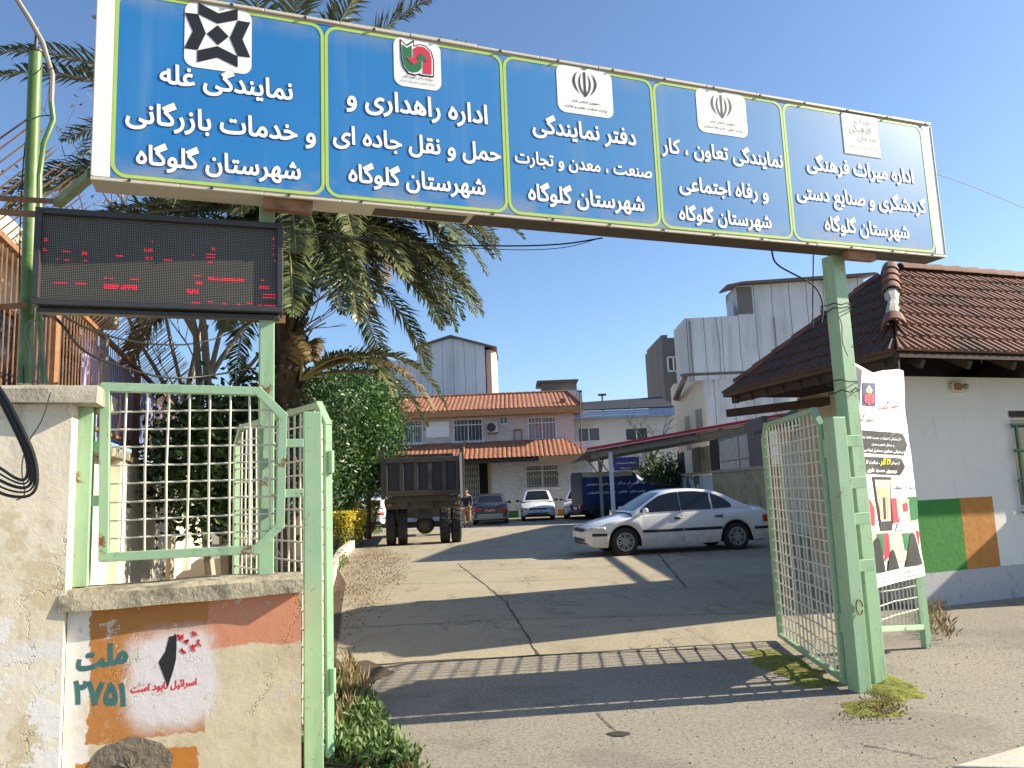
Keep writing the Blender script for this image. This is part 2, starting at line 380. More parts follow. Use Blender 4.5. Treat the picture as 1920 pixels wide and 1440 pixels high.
MT['grit'] = mat('pale_grit', (.33, .30, .235), .95, .4, 40, 0); MT['grit_dk'] = mat('dark_grit', (.14, .12, .10), .95, .4, 40, 0)
tag(m.build('loose_grit', ['grit', 'grit_dk']), kind='stuff')
m = MB(); c_ = G(1161, 1377); m.poly([Vector((c_.x + math.cos(a) * .075 * (1 + .35 * mnoise.noise(Vector((math.cos(a), math.sin(a), 7)))), c_.y + math.sin(a) * .05 * (1 + .4 * mnoise.noise(Vector((math.cos(a) * 2, math.sin(a) * 2, 3)))), .005)) for a in [i * .349 for i in range(18)]]); joint(m, c_, G(1133, 1352), .006, .005, .004); joint(m, G(1133, 1352), G(1120, 1338), .004, .005, .004)
for (a, b) in (((1300, 1216), (1470, 1204)), ((700, 1385), (760, 1440)), ((660, 1300), (740, 1420)), ((1620, 1400), (1760, 1425))): joint(m, G(*a), G(*b), .006, .005, .03)
MT['hole'] = mat('broken_asphalt_hole', (.035, .03, .026), .98, .5, 30, 1); tag(m.build('pothole', 'hole'), kind='structure')
# ------------------------------------------------------------------ foliage helpers
def leafmat(name, c, c2, rough=.45, sc_=30):
    g = NB(name, rough); oi = g.n('ShaderNodeObjectInfo')
    k = g.noise(sc_, 2); c_ = g.mix(g.ss(k, .3, .7), c, c2)
    g.b.inputs['Transmission Weight'].default_value = 0; g.b.inputs['Subsurface Weight'].default_value = 0
    tr = g.n('ShaderNodeBsdfTranslucent'); g.set(tr.inputs[0], g.mix(.5, c_, c2)); mx = g.n('ShaderNodeMixShader'); mx.inputs[0].default_value = .22
    g.t.links.new(g.b.outputs[0], mx.inputs[1]); g.t.links.new(tr.outputs[0], mx.inputs[2])
    out = [x for x in g.t.nodes if x.type == 'OUTPUT_MATERIAL'][0]; g.t.links.new(mx.outputs[0], out.inputs[0])
    return g.col(c_)
MT['citrus'] = leafmat('citrus_leaf', (.022, .058, .012), (.055, .13, .025), .42, 4)
MT['citrus_lt'] = leafmat('young_citrus_leaf', (.08, .19, .03), (.14, .26, .05), .4, 4)
MT['cypress'] = leafmat('cypress_leaf', (.02, .05, .015), (.05, .10, .02), .6, 3)
MT['gold'] = leafmat('golden_hedge_leaf', (.52, .42, .02), (.66, .56, .06), .5, 6)
MT['gold_dk'] = leafmat('green_hedge_leaf', (.05, .09, .015), (.16, .17, .03), .5, 6)
MT['weed'] = leafmat('weed_leaf', (.07, .13, .03), (.16, .24, .07), .6, 9)
MT['dry'] = leafmat('dry_grass', (.22, .16, .07), (.33, .26, .13), .8, 9)
MT['litter'] = leafmat('fallen_leaf', (.13, .075, .035), (.27, .17, .085), .8, 9)
MT['moss'] = mat('moss', (.19, .21, .018), .95, .6, 30, 1, 80, dirt=(.035, .04, .012), damt=.5, dscale=24)
MT['palm'] = leafmat('palm_leaflet', (.06, .085, .03), (.125, .14, .05), .42, 2)
MT['palm_dry'] = leafmat('dead_palm_leaflet', (.17, .12, .05), (.27, .20, .085), .6, 2)
MT['rachis'] = mat('palm_rachis', (.24, .22, .09), .55, .25, 4)
MT['bark'] = mat('palm_fibre_bark', (.095, .07, .045), .95, .5, 9, .9, 30, dirt=(.05, .03, .02), damt=.45, dscale=12)
MT['bark_pale'] = mat('pale_smooth_bark', (.38, .33, .26), .85, .25, 6, .4, 40, dirt=(.15, .12, .09), damt=.3, dscale=8)
MT['bark_dk'] = mat('dark_bark', (.07, .055, .04), .95, .3, 10, .6)
def leaf(m, p, s, asp=.5, up=.3, k=0, fold=.15):
    a = Vector((jit(1), jit(1), jit(1) + up)); a = a.normalized() if a.length > .01 else Vector((0, 0, 1))
    b = a.cross(Vector((jit(1), jit(1), jit(1)))); b = b.normalized() if b.length > .01 else a.orthogonal().normalized()
    c = a.cross(b) * (s * fold); b = b * (s * asp * .5); a = a * s; p = Vector(p)
    m.add([p, p + a * .45 + b + c, p + a, p + a * .45 - b + c], [(0, 1, 2), (0, 2, 3)], k)
def crown(m, blobs, n, s, asp=.5, k=0, shell=.55, up=.2, clump=9, cs=.25):
    tot = sum(r[0] * r[1] * r[2] for _, r in blobs)
    for c, r in blobs:
        cnt = int(n * r[0] * r[1] * r[2] / tot); c = Vector(c)
        for i in range(cnt // clump):
            d = Vector((random.gauss(0, 1), random.gauss(0, 1), random.gauss(0, 1))).normalized()
            q = shell + (1 - shell) * random.random() ** .5
            q *= 1 + .55 * mnoise.noise(c * .7 + d * 2.3) + .18 * mnoise.noise(c * 1.7 + d * 6)
            p = c + Vector((d.x * r[0], d.y * r[1], d.z * r[2])) * q
            kk = k if not isinstance(k, tuple) else (k[0] if mnoise.noise(p * 1.3) + jit(.25) < .12 else k[1])
            for j in range(clump):
                leaf(m, p + Vector((random.gauss(0, cs), random.gauss(0, cs), random.gauss(0, cs * .8))), s * random.uniform(.6, 1.25), asp, up, kk)
def scatter(m, pts, n, s, asp, hz, k=0, up=.4, jr=.06):     # leaves on the ground inside a polygon, jittered
    xs = [p.x for p in pts]; ys = [p.y for p in pts]; c = 0; t = 0
    def inside(x, y):
        r = False
        for i in range(len(pts)):
            a, b = pts[i], pts[i - 1]
            if (a.y > y) != (b.y > y) and x < (b.x - a.x) * (y - a.y) / (b.y - a.y) + a.x: r = not r
        return r
    while c < n and t < n * 30:
        t += 1; x = random.uniform(min(xs), max(xs)); y = random.uniform(min(ys), max(ys))
        if inside(x, y):
            if mnoise.noise(Vector((x * 2.5, y * 2.5, 3))) < jit(.5): continue
            c += 1; leaf(m, (x + jit(jr), y + jit(jr), .014 + hz * random.random() ** 2), s * random.uniform(.5, 1.3), asp, up, k)
# ------------------------------------------------------------------ gateway sign
SYAW = R(20.6); SA = Vector((-2.335, 4.136, 3.43)); SL, SH, STH = 6.527, 1.214, .2
SU = Vector((math.cos(SYAW), math.sin(SYAW), 0)); SV = Vector((-math.sin(SYAW), math.cos(SYAW), 0))
def SG(px, py):
    d = ray(px, py); t = ((SA - EYEV).dot(SV)) / d.dot(SV); p = EYEV + d * t - SA
    return p.dot(SU), p.z
def blue_mat():
    g = NB('blue_vinyl', .33)
    x, y, z = g.xyz()
    c = g.mix(g.noise(1.5, 4), (.010, .15, .42), (.018, .195, .51))
    c = g.mix(g.m_('MULTIPLY', g.m_('ADD', g.m_('MULTIPLY', g.ss(x, .6, 6.6), .85), .12), .62), c, (.15, .33, .57))  # paler towards the right: sun glare put into the blue
    st = g.noise(6, 5, .6, g.map((1, 1, .07)))
    c = g.mix(g.m_('MULTIPLY', g.ss(st, .5, .8), .22), c, (.25, .36, .50))
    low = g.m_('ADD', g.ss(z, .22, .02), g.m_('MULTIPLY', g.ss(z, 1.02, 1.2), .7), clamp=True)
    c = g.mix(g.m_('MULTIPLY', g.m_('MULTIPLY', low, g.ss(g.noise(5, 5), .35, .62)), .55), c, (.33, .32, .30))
    return g.col(c)
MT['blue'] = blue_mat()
MT['lime'] = mat('lime_vinyl', (.40, .56, .10), .4, .12, bump=0, dirt=(.4, .42, .22), damt=.3)
MT['plate'] = mat('white_vinyl', (.80, .80, .78), .4, .04, bump=0, dirt=(.6, .58, .52), damt=.2)
MT['letter'] = mat('white_letter_vinyl', (.84, .84, .84), .4, .03, bump=0)
MT['ink'] = mat('black_vinyl', (.012, .012, .014), .5, .1, bump=0)
MT['outline'] = mat('dark_outline_ink', (.012, .03, .09), .5, .1, bump=0)
MT['redv'] = mat('red_vinyl', (.55, .03, .06), .45, .1, bump=0)
MT['greenv'] = mat('green_vinyl', (.015, .15, .05), .45, .1, bump=0)
MT['cab'] = mat('cream_sheet_metal', (.55, .50, .40), .5, .12, 5, .1, dirt=(.22, .16, .10), damt=.35, dscale=5)
MT['dark_under'] = mat('dark_brown_sheet', (.075, .055, .038), .7, .4, 3, .2, dirt=(.02, .018, .015), damt=.4, dscale=3)  # darker brown sheet for the underside of the cabinet
sign = thing('gateway_sign', 'long blue office sign in five panels spanning the gate on two green poles', 'sign', SA, SYAW)
m = MB()
m.box(0, SL, 0, STH, 0, SH)
for k in range(14):     # folded lips, top and bottom, slightly uneven
    a, b = SL * k / 14, SL * (k + 1) / 14 - .004
    m.box(a, b, -.014 - random.random() * .004, -.0005, SH - .018, SH + .004 + jit(.003)); m.box(a, b, -.014 - random.random() * .004, -.0005, -.006, .012 + jit(.003))
m.box(0, .012, -.012, -.0005, .022, SH - .028); m.box(SL - .012, SL, -.012, -.0005, .022, SH - .028)
m.build('cabinet', 'cab', sign, bevel=.004)
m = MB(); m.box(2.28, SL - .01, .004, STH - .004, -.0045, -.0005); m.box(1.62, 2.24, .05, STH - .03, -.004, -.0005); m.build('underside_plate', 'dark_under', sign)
_b = [(SG(*p)[0] + SG(*q)[0]) / 2 for p, q in (((207, 322), (216, 5)), ((612, 365), (605, 35)), ((954, 402), (940, 98)), ((1240, 432), (1222, 148)), ((1487, 450), (1465, 190)), ((1757, 478), (1724, 232)))]
SECT = list(zip(_b, _b[1:]))
m = MB(); m.box(.012, SECT[0][0], -.006, -.0007, .022, SH - .028); m.box(SECT[-1][1], SL - .012, -.006, -.0007, .022, SH - .028); m.build('end_strip', 'plate', sign)
m = MB()                # screws
for k in range(15): x = .2 + k * .44; m.cyl((x, -.015, .008), (x, -.024, .008), .009, n=8); m.cyl((x + .1, -.015, SH - .012), (x + .1, -.024, SH - .012), .009, n=8)
m.build('screw', 'dark_steel', sign)
m = MB()
def s2l(q): q = q - SA; return Vector((q.dot(SU), q.dot(SV), q.z))
for (u, hw, y0) in ((.135, .064, .16), (-4.408, .045, .17)):
    a = s2l(P(u, .1, 0)); mb = MB(); mb.box(a.x - hw, a.x + hw, y0, y0 + 2 * hw, a.z, -.001)
    if hw < .06: mb = MB(); mb.box(a.x - hw, a.x + hw, .2005, .2005 + 2 * hw, a.z, .3)
    mb.build('pole', 'green', sign, bevel=.006)
    mb = MB(); mb.box(a.x - .03, a.x + .26, .02, .085, -.075, -.0015); mb.build('bracket', 'rust', sign)
mb = MB(); mb.bar(s2l(D(172, 328, 4.32)), s2l(D(108, 382, 4.72)), .05); mb.build('strut', 'green_dk', sign)
def rrect(x0, x1, z0, z1, r, n=7):
    q = []
    for cx, cz, a0 in ((x1 - r, z1 - r, 0), (x0 + r, z1 - r, 90), (x0 + r, z0 + r, 180), (x1 - r, z0 + r, 270)):
        q += [(cx + r * math.cos(R(a0 + 90 * i / n)), cz + r * math.sin(R(a0 + 90 * i / n))) for i in range(n + 1)]
    return q
def crescent(outer, inner): return outer + inner[::-1]
def arc3(a, b, c, n=10):    # quadratic bezier through mid control
    return [((1 - t) ** 2 * a[0] + 2 * t * (1 - t) * b[0] + t * t * c[0], (1 - t) ** 2 * a[1] + 2 * t * (1 - t) * b[1] + t * t * c[1]) for t in [i / n for i in range(n + 1)]]
def tulip(m, fn, cx, cz, s, k=1):   # state emblem: sword and four crescents
    def L(pts): m.poly([fn(cx + x * s, cz + z * s) for x, z in pts], k)
    L([(0, .92), (.09, .8), (.075, -.2), (.10, -.72), (0, -1.02), (-.10, -.72), (-.075, -.2), (-.09, .8)])
    L([(-.16, -.84), (.16, -.84), (0, -1.0)])
    for q in (-1, 1):
        f = lambda P_: [(x * q, z) for x, z in P_]
        L(f(crescent(arc3((.22, .78), (.78, -.1), (.09, -.9)), arc3((.22, .78), (.52, -.15), (.09, -.72)))))
        L(f(crescent(arc3((.50, .86), (1.42, .05), (.34, -.86)), arc3((.50, .86), (1.05, .05), (.34, -.86)))))
    for q in (-1, 1): L([(x * q, z) for x, z in crescent(arc3((0, 1.06), (.14, .98), (.26, 1.2)), arc3((0, 1.14), (.12, 1.08), (.26, 1.2)))])
LINES = [
  [('نمایندگی غله', 299, 160, 549, 184), ('و خدمات بازرگانی', 235, 233, 592, 264), ('شهرستان گلوگاه', 255, 308, 564, 336)],
  [('اداره راهداری و', 649, 200, 914, 231), ('حمل و نقل جاده ای', 624, 272, 939, 299), ('شهرستان گلوگاه', 653, 341, 910, 365)],
  [('دفتر نمایندگی', 998, 251, 1192, 270), ('صنعت ، معدن و تجارت', 965, 305, 1222, 334), ('شهرستان گلوگاه', 990, 376, 1208, 395)],
  [('نمایندگی تعاون ، کار', 1240, 288, 1467, 312), ('و رفاه اجتماعی', 1273, 358, 1440, 374), ('شهرستان گلوگاه', 1273, 412, 1446, 428)],
  [('اداره میراث فرهنگی', 1512, 322, 1712, 339), ('گردشگری و صنایع دستی', 1493, 376, 1736, 396), ('شهرستان گلوگاه', 1546, 432, 1704, 447)]]
EMB = [((346, 66), (472, 66), (408, -4), (408, 133)), ((738, 118), (826, 118), (782, 71), (782, 166)), ((1044, 170), (1147, 170), (1095, 125), (1095, 216)), ((1306, 211), (1398, 211), (1352, 169), (1352, 253)), ((1580, 253), (1646, 253), (1612, 216), (1612, 291))]
for i, (x0, x1) in enumerate(SECT):
    m = MB(); z0, z1 = .024, SH - .03
    m.poly([(x0, -.004, z0), (x1, -.004, z0), (x1, -.004, z1), (x0, -.004, z1)], 0)
    a = rrect(x0 + .002, x1 - .002, z0 + .002, z1 - .002, .085); b = rrect(x0 + .022, x1 - .022, z0 + .022, z1 - .022, .068); n = len(a)
    m.add([(x, -.006, z) for x, z in a + b], [(j, (j + 1) % n, n + (j + 1) % n, n + j) for j in range(n)], 1)
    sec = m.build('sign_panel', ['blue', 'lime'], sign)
    m = MB()
    for t, xl, yl, xr, yr in LINES[i]:
        ax, az = SG(xl, yl); bx, bz = SG(xr, yr)
        for bold, dy, k in ((.046, -.0065, 1), (.026, -.0085, 0)):
            letter(m, t, lambda x, z, dy=dy: (x, dy, z), (ax + bx) / 2, (az + bz) / 2, width=bx - ax, bold=bold, k=k, ref=.026, ysc=1.12)
    m.build('lettering', ['letter', 'outline'], sec)
    m = MB(); l, r, t, b = EMB[i]; ex0 = SG(*l)[0]; ex1 = SG(*r)[0]; ez1 = SG(*t)[1]; ez0 = SG(*b)[1]; cx = (ex0 + ex1) / 2; cz = (ez0 + ez1) / 2
    ez1 = min(ez1, SH - .03)
    f1 = lambda x, z: (x, -.0085, z); f2 = lambda x, z: (x, -.0105, z); f3 = lambda x, z: (x, -.0125, z)
    if i < 4: m.poly([(x, -.0065, z) for x, z in rrect(ex0, ex1, ez0, ez1, .06)], 0)
    if i == 0:
        for poly in ([(800, 22), (935, 95), (1065, 65), (1065, 140), (930, 165), (800, 100)], [(708, 90), (798, 100), (850, 230), (795, 342), (705, 330), (762, 215)],
                     [(1065, 143), (1150, 157), (1097, 270), (1150, 393), (1065, 383), (1012, 262)], [(792, 345), (928, 316), (1065, 385), (1065, 460), (928, 393), (792, 425)], [(930, 175), (1005, 252), (932, 310), (857, 232)]):
            m.poly([f1(*SG(150 + x / 3.6, y / 3.6)) for x, y in poly], 1)
    elif i == 1:
        q = lambda pts, f, k: m.poly([f(*SG(600 + x / 3.6, 30 + y / 3.6)) for x, y in pts], k)
        q([(537, 155), (582, 198), (632, 165), (634, 203), (668, 194), (712, 205), (752, 246), (768, 305), (768, 420), (680, 410), (662, 400), (640, 408), (592, 396), (558, 352), (543, 290)], f1, 1)
        q([(545, 174), (583, 211), (625, 183), (627, 214), (668, 202), (708, 213), (744, 250), (759, 305), (759, 410), (688, 402), (668, 392), (640, 399), (597, 388), (564, 348), (551, 290)], f2, 0)
        q([(553, 195), (584, 222), (616, 203), (618, 300), (632, 320), (650, 305), (683, 312), (683, 360), (660, 383), (625, 387), (590, 373), (565, 335), (556, 290)], f3, 3)
        q([(626, 228), (655, 210), (700, 217), (737, 250), (751, 297), (751, 402), (692, 395), (692, 308), (718, 306), (682, 264), (662, 292), (627, 290)], f3, 2)
        f4 = lambda x, z: (x, -.0145, z); q([(578, 284), (674, 300), (628, 338)], f4, 2); q([(682, 256), (726, 314), (644, 299)], lambda x, z: (x, -.016, z), 3)
        letter(m, 'وزارت راه و شهرسازی', f2, cx, cz - .335 * (ez1 - ez0), width=(ex1 - ex0) * .62, bold=.015, k=1)
        letter(m, 'سازمان راهداری و حمل ونقل جاده ای', f2, cx, cz - .43 * (ez1 - ez0), width=(ex1 - ex0) * .74, bold=.01, k=1)
    elif i in (2, 3):
        tulip(m, f1, cx, cz + .14 * (ez1 - ez0), .29 * (ez1 - ez0), 1)
        letter(m, 'جمهوری اسلامی ایران', f1, cx, cz - .27 * (ez1 - ez0), width=(ex1 - ex0) * .50, bold=.015, k=1)
        letter(m, 'وزارت صنعت، معدن و تجارت' if i == 2 else 'وزارت تعاون ، کار و رفاه اجتماعی', f1, cx, cz - .40 * (ez1 - ez0), width=(ex1 - ex0) * .76, bold=.015, k=1)
    else:
        m.poly([(x, -.0065, z) for x, z in ((ex0 - .008, ez0 - .008), (ex1 + .008, ez0 - .008), (ex1 + .008, ez1 + .008), (ex0 - .008, ez1 + .008))], 1)
        m.poly([(x, -.0075, z) for x, z in ((ex0, ez0), (ex1, ez0), (ex1, ez1), (ex0, ez1))], 0)
        hh = ez1 - ez0; ww = ex1 - ex0
        for t, fx, fz, w in (('میراث', .05, .28, .42), ('فرهنگی', -.02, .06, .62), ('سازمان', .16, -.13, .5), ('صنایع دستی و گردشگری', 0, -.34, .84)): letter(m, t, lambda x, z: (x, -.009, z), cx + fx * ww, cz + fz * hh, width=w * ww, bold=.004, k=1, ysc=1.25)
    m.build('emblem_plate', ['plate', 'ink', 'redv', 'greenv'], sec)
# ------------------------------------------------------------------ LED display
LV = -.10
def led_mat():
    g = NB('led_matrix', .5); x, y, z = g.xyz()
    p = .00985
    fx = g.m_('SUBTRACT', g.m_('FRACT', g.m_('DIVIDE', g.m_('ADD', x, 10), p)), .5); fz = g.m_('SUBTRACT', g.m_('FRACT', g.m_('DIVIDE', g.m_('ADD', z, 10), p)), .5)
    d = g.m_('SQRT', g.m_('ADD', g.m_('MULTIPLY', fx, fx), g.m_('MULTIPLY', fz, fz)))
    k = g.ss(d, .36, .22)
    return g.col(g.mix(k, (.012, .012, .013), g.mix(g.noise(3, 3), (.13, .12, .09), (.25, .23, .175))))
MT['led'] = led_mat(); MT['led_on'] = emit('lit_red_led', (.9, .02, .05), .55)
led = uthing('led_display', 'dark dot matrix display showing broken red text below the blue sign', 'display board', -4.99, LV, 2.73)
u0, u1, z0, z1 = -5.665, -4.31, 2.735, 3.305
m = MB(); w = .035
m.box(u0, u1, LV + .02, LV + .14, z0, z1)
m.box(u0, u1, LV - .02, LV + .0195, z1 - w, z1); m.box(u0, u1, LV - .02, LV + .0195, z0, z0 + w); m.box(u0, u0 + w, LV - .021, LV + .0195, z0 + w, z1 - w); m.box(u1 - w, u1, LV - .021, LV + .0195, z0 + w, z1 - w)
m.box(u0 + .02, u1 - .02, LV + .02, LV + .10, z0 - .035, z0 - .008)
m.build('housing', 'dark_steel', led, bevel=.004)
m = MB(); m.poly([(u0 + w, LV + .012, z0 + w), (u1 - w, LV + .012, z0 + w), (u1 - w, LV + .012, z1 - w), (u0 + w, LV + .012, z1 - w)])
scr = m.build('screen', 'led', led)
m = MB(); p = .00985
segs = [(270, 290, 300, 318), (270, 292, 355, 378), (385, 430, 380, 388), (345, 362, 420, 430), (402, 438, 428, 436), (500, 542, 380, 402), (512, 545, 434, 440), (718, 765, 398, 416), (890, 950, 362, 384), (905, 945, 410, 430), (932, 948, 315, 330), (1022, 1080, 425, 434), (1205, 1222, 400, 410), (1300, 1362, 400, 420), (1340, 1362, 352, 378), (1312, 1350, 448, 455), (1760, 1768, 290, 310), (1760, 1768, 345, 368), (1760, 1768, 405, 412), (1765, 1772, 440, 446), (340, 425, 565, 575), (470, 540, 572, 586), (648, 700, 542, 548), (808, 862, 548, 556), (650, 850, 580, 608), (1215, 1260, 535, 540), (1310, 1555, 545, 562), (1225, 1272, 572, 588), (1168, 1250, 612, 642), (1675, 1697, 565, 572), (1658, 1730, 600, 622), (1680, 1775, 652, 676), (1205, 1260, 690, 700), (1310, 1345, 692, 700), (1420, 1445, 702, 708), (1505, 1535, 706, 712), (1575, 1620, 708, 714), (1655, 1775, 712, 722)]
for x0, x1, y0, y1 in segs:
    sl_ = .055 * (x1 - x0)
    cx0 = (x0 - 262) / 1525; cx1 = (x1 - 262) / 1525
    yt = lambda x: 152 + (x - 262) * .062; yb = lambda x: 668 + (x - 262) * .045
    xm = (x0 + x1) / 2; r0 = (y0 - yt(xm)) / (yb(xm) - yt(xm)); r1 = (y1 - yt(xm)) / (yb(xm) - yt(xm))
    nx = max(1, round((x1 - x0) / 11.9)); nz = max(1, round((y1 - y0) / 10.5))
    for i in range(nx):
        for j in range(nz):
            if nz > 1 and random.random() < .12 and j != nz // 2: continue
            uu = u0 + w + (u1 - u0 - 2 * w) * (cx0 + (cx1 - cx0) * (i + .5) / nx); zz = z1 - w - (z1 - z0 - 2 * w) * (r0 + (r1 - r0) * (j + .5) / nz)
            uu = (math.floor((uu - (-4.99) + 10) / p) + .5) * p - 10 - 4.99; zz = (math.floor((zz - 2.73 + 10) / p) + .5) * p - 10 + 2.73
            m.poly([(uu + .0036 * math.cos(a * math.pi / 3), LV + .0105, zz + .0036 * math.sin(a * math.pi / 3)) for a in range(6)])
m.build('lit_text', 'led_on', scr)
m = MB(); m.box(u0 - .22, u0 + .5, LV + .145, LV + .16, z1 - .005, z1 + .03); m.box(u1 - .25, u1 + .02, LV + .145, LV + .16, z0 - .03, z0 + .02); m.build('mounting_bar', 'rust', led)
# ------------------------------------------------------------------ street wall, pier, wicket panel, gate posts and leaves
def warp(g, sc_, amt, scale=(1, 1, 1)):
    nz = g.n('ShaderNodeTexNoise'); nz.inputs['Scale'].default_value = sc_; nz.inputs['Detail'].default_value = 6; nz.inputs['Roughness'].default_value = .65; g.set(nz.inputs['Vector'], g.co())
    a = g.n('ShaderNodeVectorMath', operation='SUBTRACT'); g.set(a.inputs[0], nz.outputs['Color']); a.inputs[1].default_value = (.5, .5, .5)
    b = g.n('ShaderNodeVectorMath', operation='SCALE'); g.set(b.inputs[0], a.outputs[0]); b.inputs['Scale'].default_value = amt
    c = g.n('ShaderNodeVectorMath', operation='ADD'); g.set(c.inputs[0], g.map(scale)); g.set(c.inputs[1], b.outputs[0]); return c.outputs[0]
def wall_mat():
    g = NB('peeling_painted_plaster', .88); x, y, z = g.xyz()     # x = u + 4.8 , z height
    nz = g.noise(7, 8, .7); n2 = g.noise(2.3, 6, .65); big = g.noise(16, 6, .7)
    wob = g.m_('MULTIPLY', g.m_('SUBTRACT', nz, .5), .10); xx = g.m_('ADD', x, wob); zz = g.m_('ADD', z, g.m_('MULTIPLY', g.m_('SUBTRACT', g.noise(6, 8, .7, g.map((1, 1, 1), (0, 1.1, 0))), .5), .12))
    c = g.mix(g.ss(n2, .35, .65), (.50, .42, .27), (.62, .54, .37))                 # bare pale plaster
    c = g.mix(g.m_('MULTIPLY', g.ss(g.noise(11, 7, .75), .55, .72), .5), c, (.34, .29, .21))
    wh = g.mix(nz, (.62, .58, .52), (.72, .70, .66))
    c = g.mix(g.m_('MULTIPLY', g.rect(xx, zz, -.70, -.47, .0, 1.2, .006), g.ss(n2, .62, .50)), c, wh)        # white strip on the left
    c = g.mix(g.rect(xx, zz, .085, .62, .80, 1.3, .006), c, g.mix(nz, (.50, .20, .11), (.58, .26, .15)))       # salmon coat
    c = g.mix(g.rect(xx, zz, -.485, .085, .37, 1.3, .005), c, g.mix(n2, (.36, .145, .035), (.46, .20, .055)))   # orange coat
    c = g.mix(g.rect(xx, zz, -.53, .05, -.2, .30, .005), c, g.mix(n2, (.42, .16, .022), (.50, .20, .035)))
    dx = g.m_('DIVIDE', g.m_('ADD', x, .09), .235); dz = g.m_('DIVIDE', g.m_('SUBTRACT', z, .66), .27)
    rr = g.m_('POWER', g.m_('ADD', g.m_('POWER', g.m_('ABSOLUTE', dx), 4), g.m_('POWER', g.m_('ABSOLUTE', dz), 4)), .25)
    c = g.mix(g.m_('MULTIPLY', g.ss(g.m_('ADD', rr, g.m_('MULTIPLY', g.m_('SUBTRACT', nz, .5), .5)), 1.15, .72), .95), c, (.64, .61, .62))   # sprayed white
    flake = g.m_('MULTIPLY', g.ss(g.noise(5.2, 9, .75), .585, .60), g.ss(g.noise(1.9, 3), .40, .52))
    c = g.mix(flake, c, g.mix(nz, (.46, .41, .32), (.58, .53, .43)))
    cr = g.vor(1.5, 'DISTANCE_TO_EDGE', warp(g, 3, .55, (1, 1, .45))); ck = g.m_('MULTIPLY', g.ss(g.m_('ADD', cr, g.m_('MULTIPLY', nz, .02)), .020, .009), g.ss(g.noise(1.2, 2), .5, .6))
    c = g.mix(g.m_('MULTIPLY', ck, .6), c, (.06, .05, .04))
    c = g.mix(g.m_('MULTIPLY', g.ss(big, .6, .72), .28), c, (.16, .13, .10))
    g.bump(g.m_('SUBTRACT', g.m_('ADD', g.m_('MULTIPLY', big, .6), g.m_('MULTIPLY', flake, -1.2)), ck), .42, .012)
    return g.col(c)
def pier_mat():
    g = NB('stained_render', .9); x, y, z = g.xyz()
    nz = g.noise(6, 8, .7); n2 = g.noise(1.4, 5, .6)
    c = g.mix(g.ss(n2, .38, .62), (.60, .52, .37), (.72, .66, .53))
    c = g.mix(g.m_('MULTIPLY', g.ss(g.noise(3, 6, .7, g.map((.6, 1, 2.2))), .5, .66), .8), c, (.66, .65, .64))
    c = g.mix(g.m_('MULTIPLY', g.ss(g.noise(9, 8, .75), .56, .72), .55), c, (.27, .23, .18))
    c = g.mix(g.m_('MULTIPLY', g.m_('MULTIPLY', g.ss(z, 1.55, 2.2), g.ss(g.noise(5, 6, .7, g.map((1, 1, .2))), .45, .7)), .6), c, (.16, .13, .095))
    cr = g.vor(1.1, 'DISTANCE_TO_EDGE', warp(g, 3, .6, (1, 1, .7))); ck = g.m_('MULTIPLY', g.ss(g.m_('ADD', cr, g.m_('MULTIPLY', nz, .03)), .024, .013), g.ss(g.noise(.9, 2), .47, .55))
    c = g.mix(g.m_('MULTIPLY', ck, .65), c, (.07, .06, .05))
    fl = g.m_('MULTIPLY', g.ss(g.noise(3.2, 9, .72), .52, .535), g.ss(z, 1.35, .95))
    c = g.mix(g.m_('MULTIPLY', g.ss(g.noise(1.9, 7, .6), .54, .57), .6), c, (.50, .40, .24))
    c = g.mix(fl, c, (.70, .68, .64))
    g.bump(g.m_('ADD', g.m_('SUBTRACT', g.m_('MULTIPLY', g.noise(20, 7, .7), .6), ck), fl), .45, .012)
    return g.col(c)
MT['wallpaint'] = wall_mat(); MT['render'] = pier_mat()
MT['stone'] = mat('exposed_rubble', (.17, .14, .10), .95, .5, 18, 1, 30, dirt=(.05, .04, .03), damt=.4, dscale=14)
MT['cop'] = mat('lichen_stained_coping', (.40, .355, .25), .92, .3, 7, .7, 40, dirt=(.09, .08, .06), damt=.55, dscale=7)
wall = uthing('low_wall', 'low plastered wall with peeling orange paint and stencilled graffiti', 'wall', -4.8, -.2)
def wav_box(m, x0, x1, y0, y1, z0, z1, amp, n=14):     # weathered block: front and top wander a little
    f = lambda u, k: amp * mnoise.noise(Vector((u * 3.1, k * 7.3, 1.7)))
    for i in range(n):
        a = x0 + (x1 - x0) * i / n; b = x0 + (x1 - x0) * (i + 1) / n
        va = [(a, y0 + f(a, 1), z0 + f(a, 2)), (a, y0 + f(a, 3) * .6 + .012, z1 - .02), (a, y0 + .04, z1 + f(a, 4)), (a, y1, z1 + f(a, 5)), (a, y1, z0)]
        vb = [(b, y0 + f(b, 1), z0 + f(b, 2)), (b, y0 + f(b, 3) * .6 + .012, z1 - .02), (b, y0 + .04, z1 + f(b, 4)), (b, y1, z1 + f(b, 5)), (b, y1, z0)]
        fs = [(k, 5 + k, 5 + (k + 1) % 5, (k + 1) % 5) for k in range(5)]
        if i == 0: fs.append((4, 3, 2, 1, 0))
        if i == n - 1: fs.append((5, 6, 7, 8, 9))
        m.add(va + vb, [q[::-1] for q in fs])
m = MB(); m.box(-5.398, -4.215, -.25, 0, 0, 1.065); m.build('wall_body', 'wallpaint', wall)
m = MB(); wav_box(m, -5.43, -4.205, -.315, .03, 1.066, 1.165, .018, 22); m.build('coping', 'cop', wall, smooth=True, angle=50)
WV = -.252
def wpt(px, py, dv=0): u, z = PL(px, py, -.25); return Vector((u, WV - dv, z))
m = MB()                                                     # spray stencils and old stencilled phone number
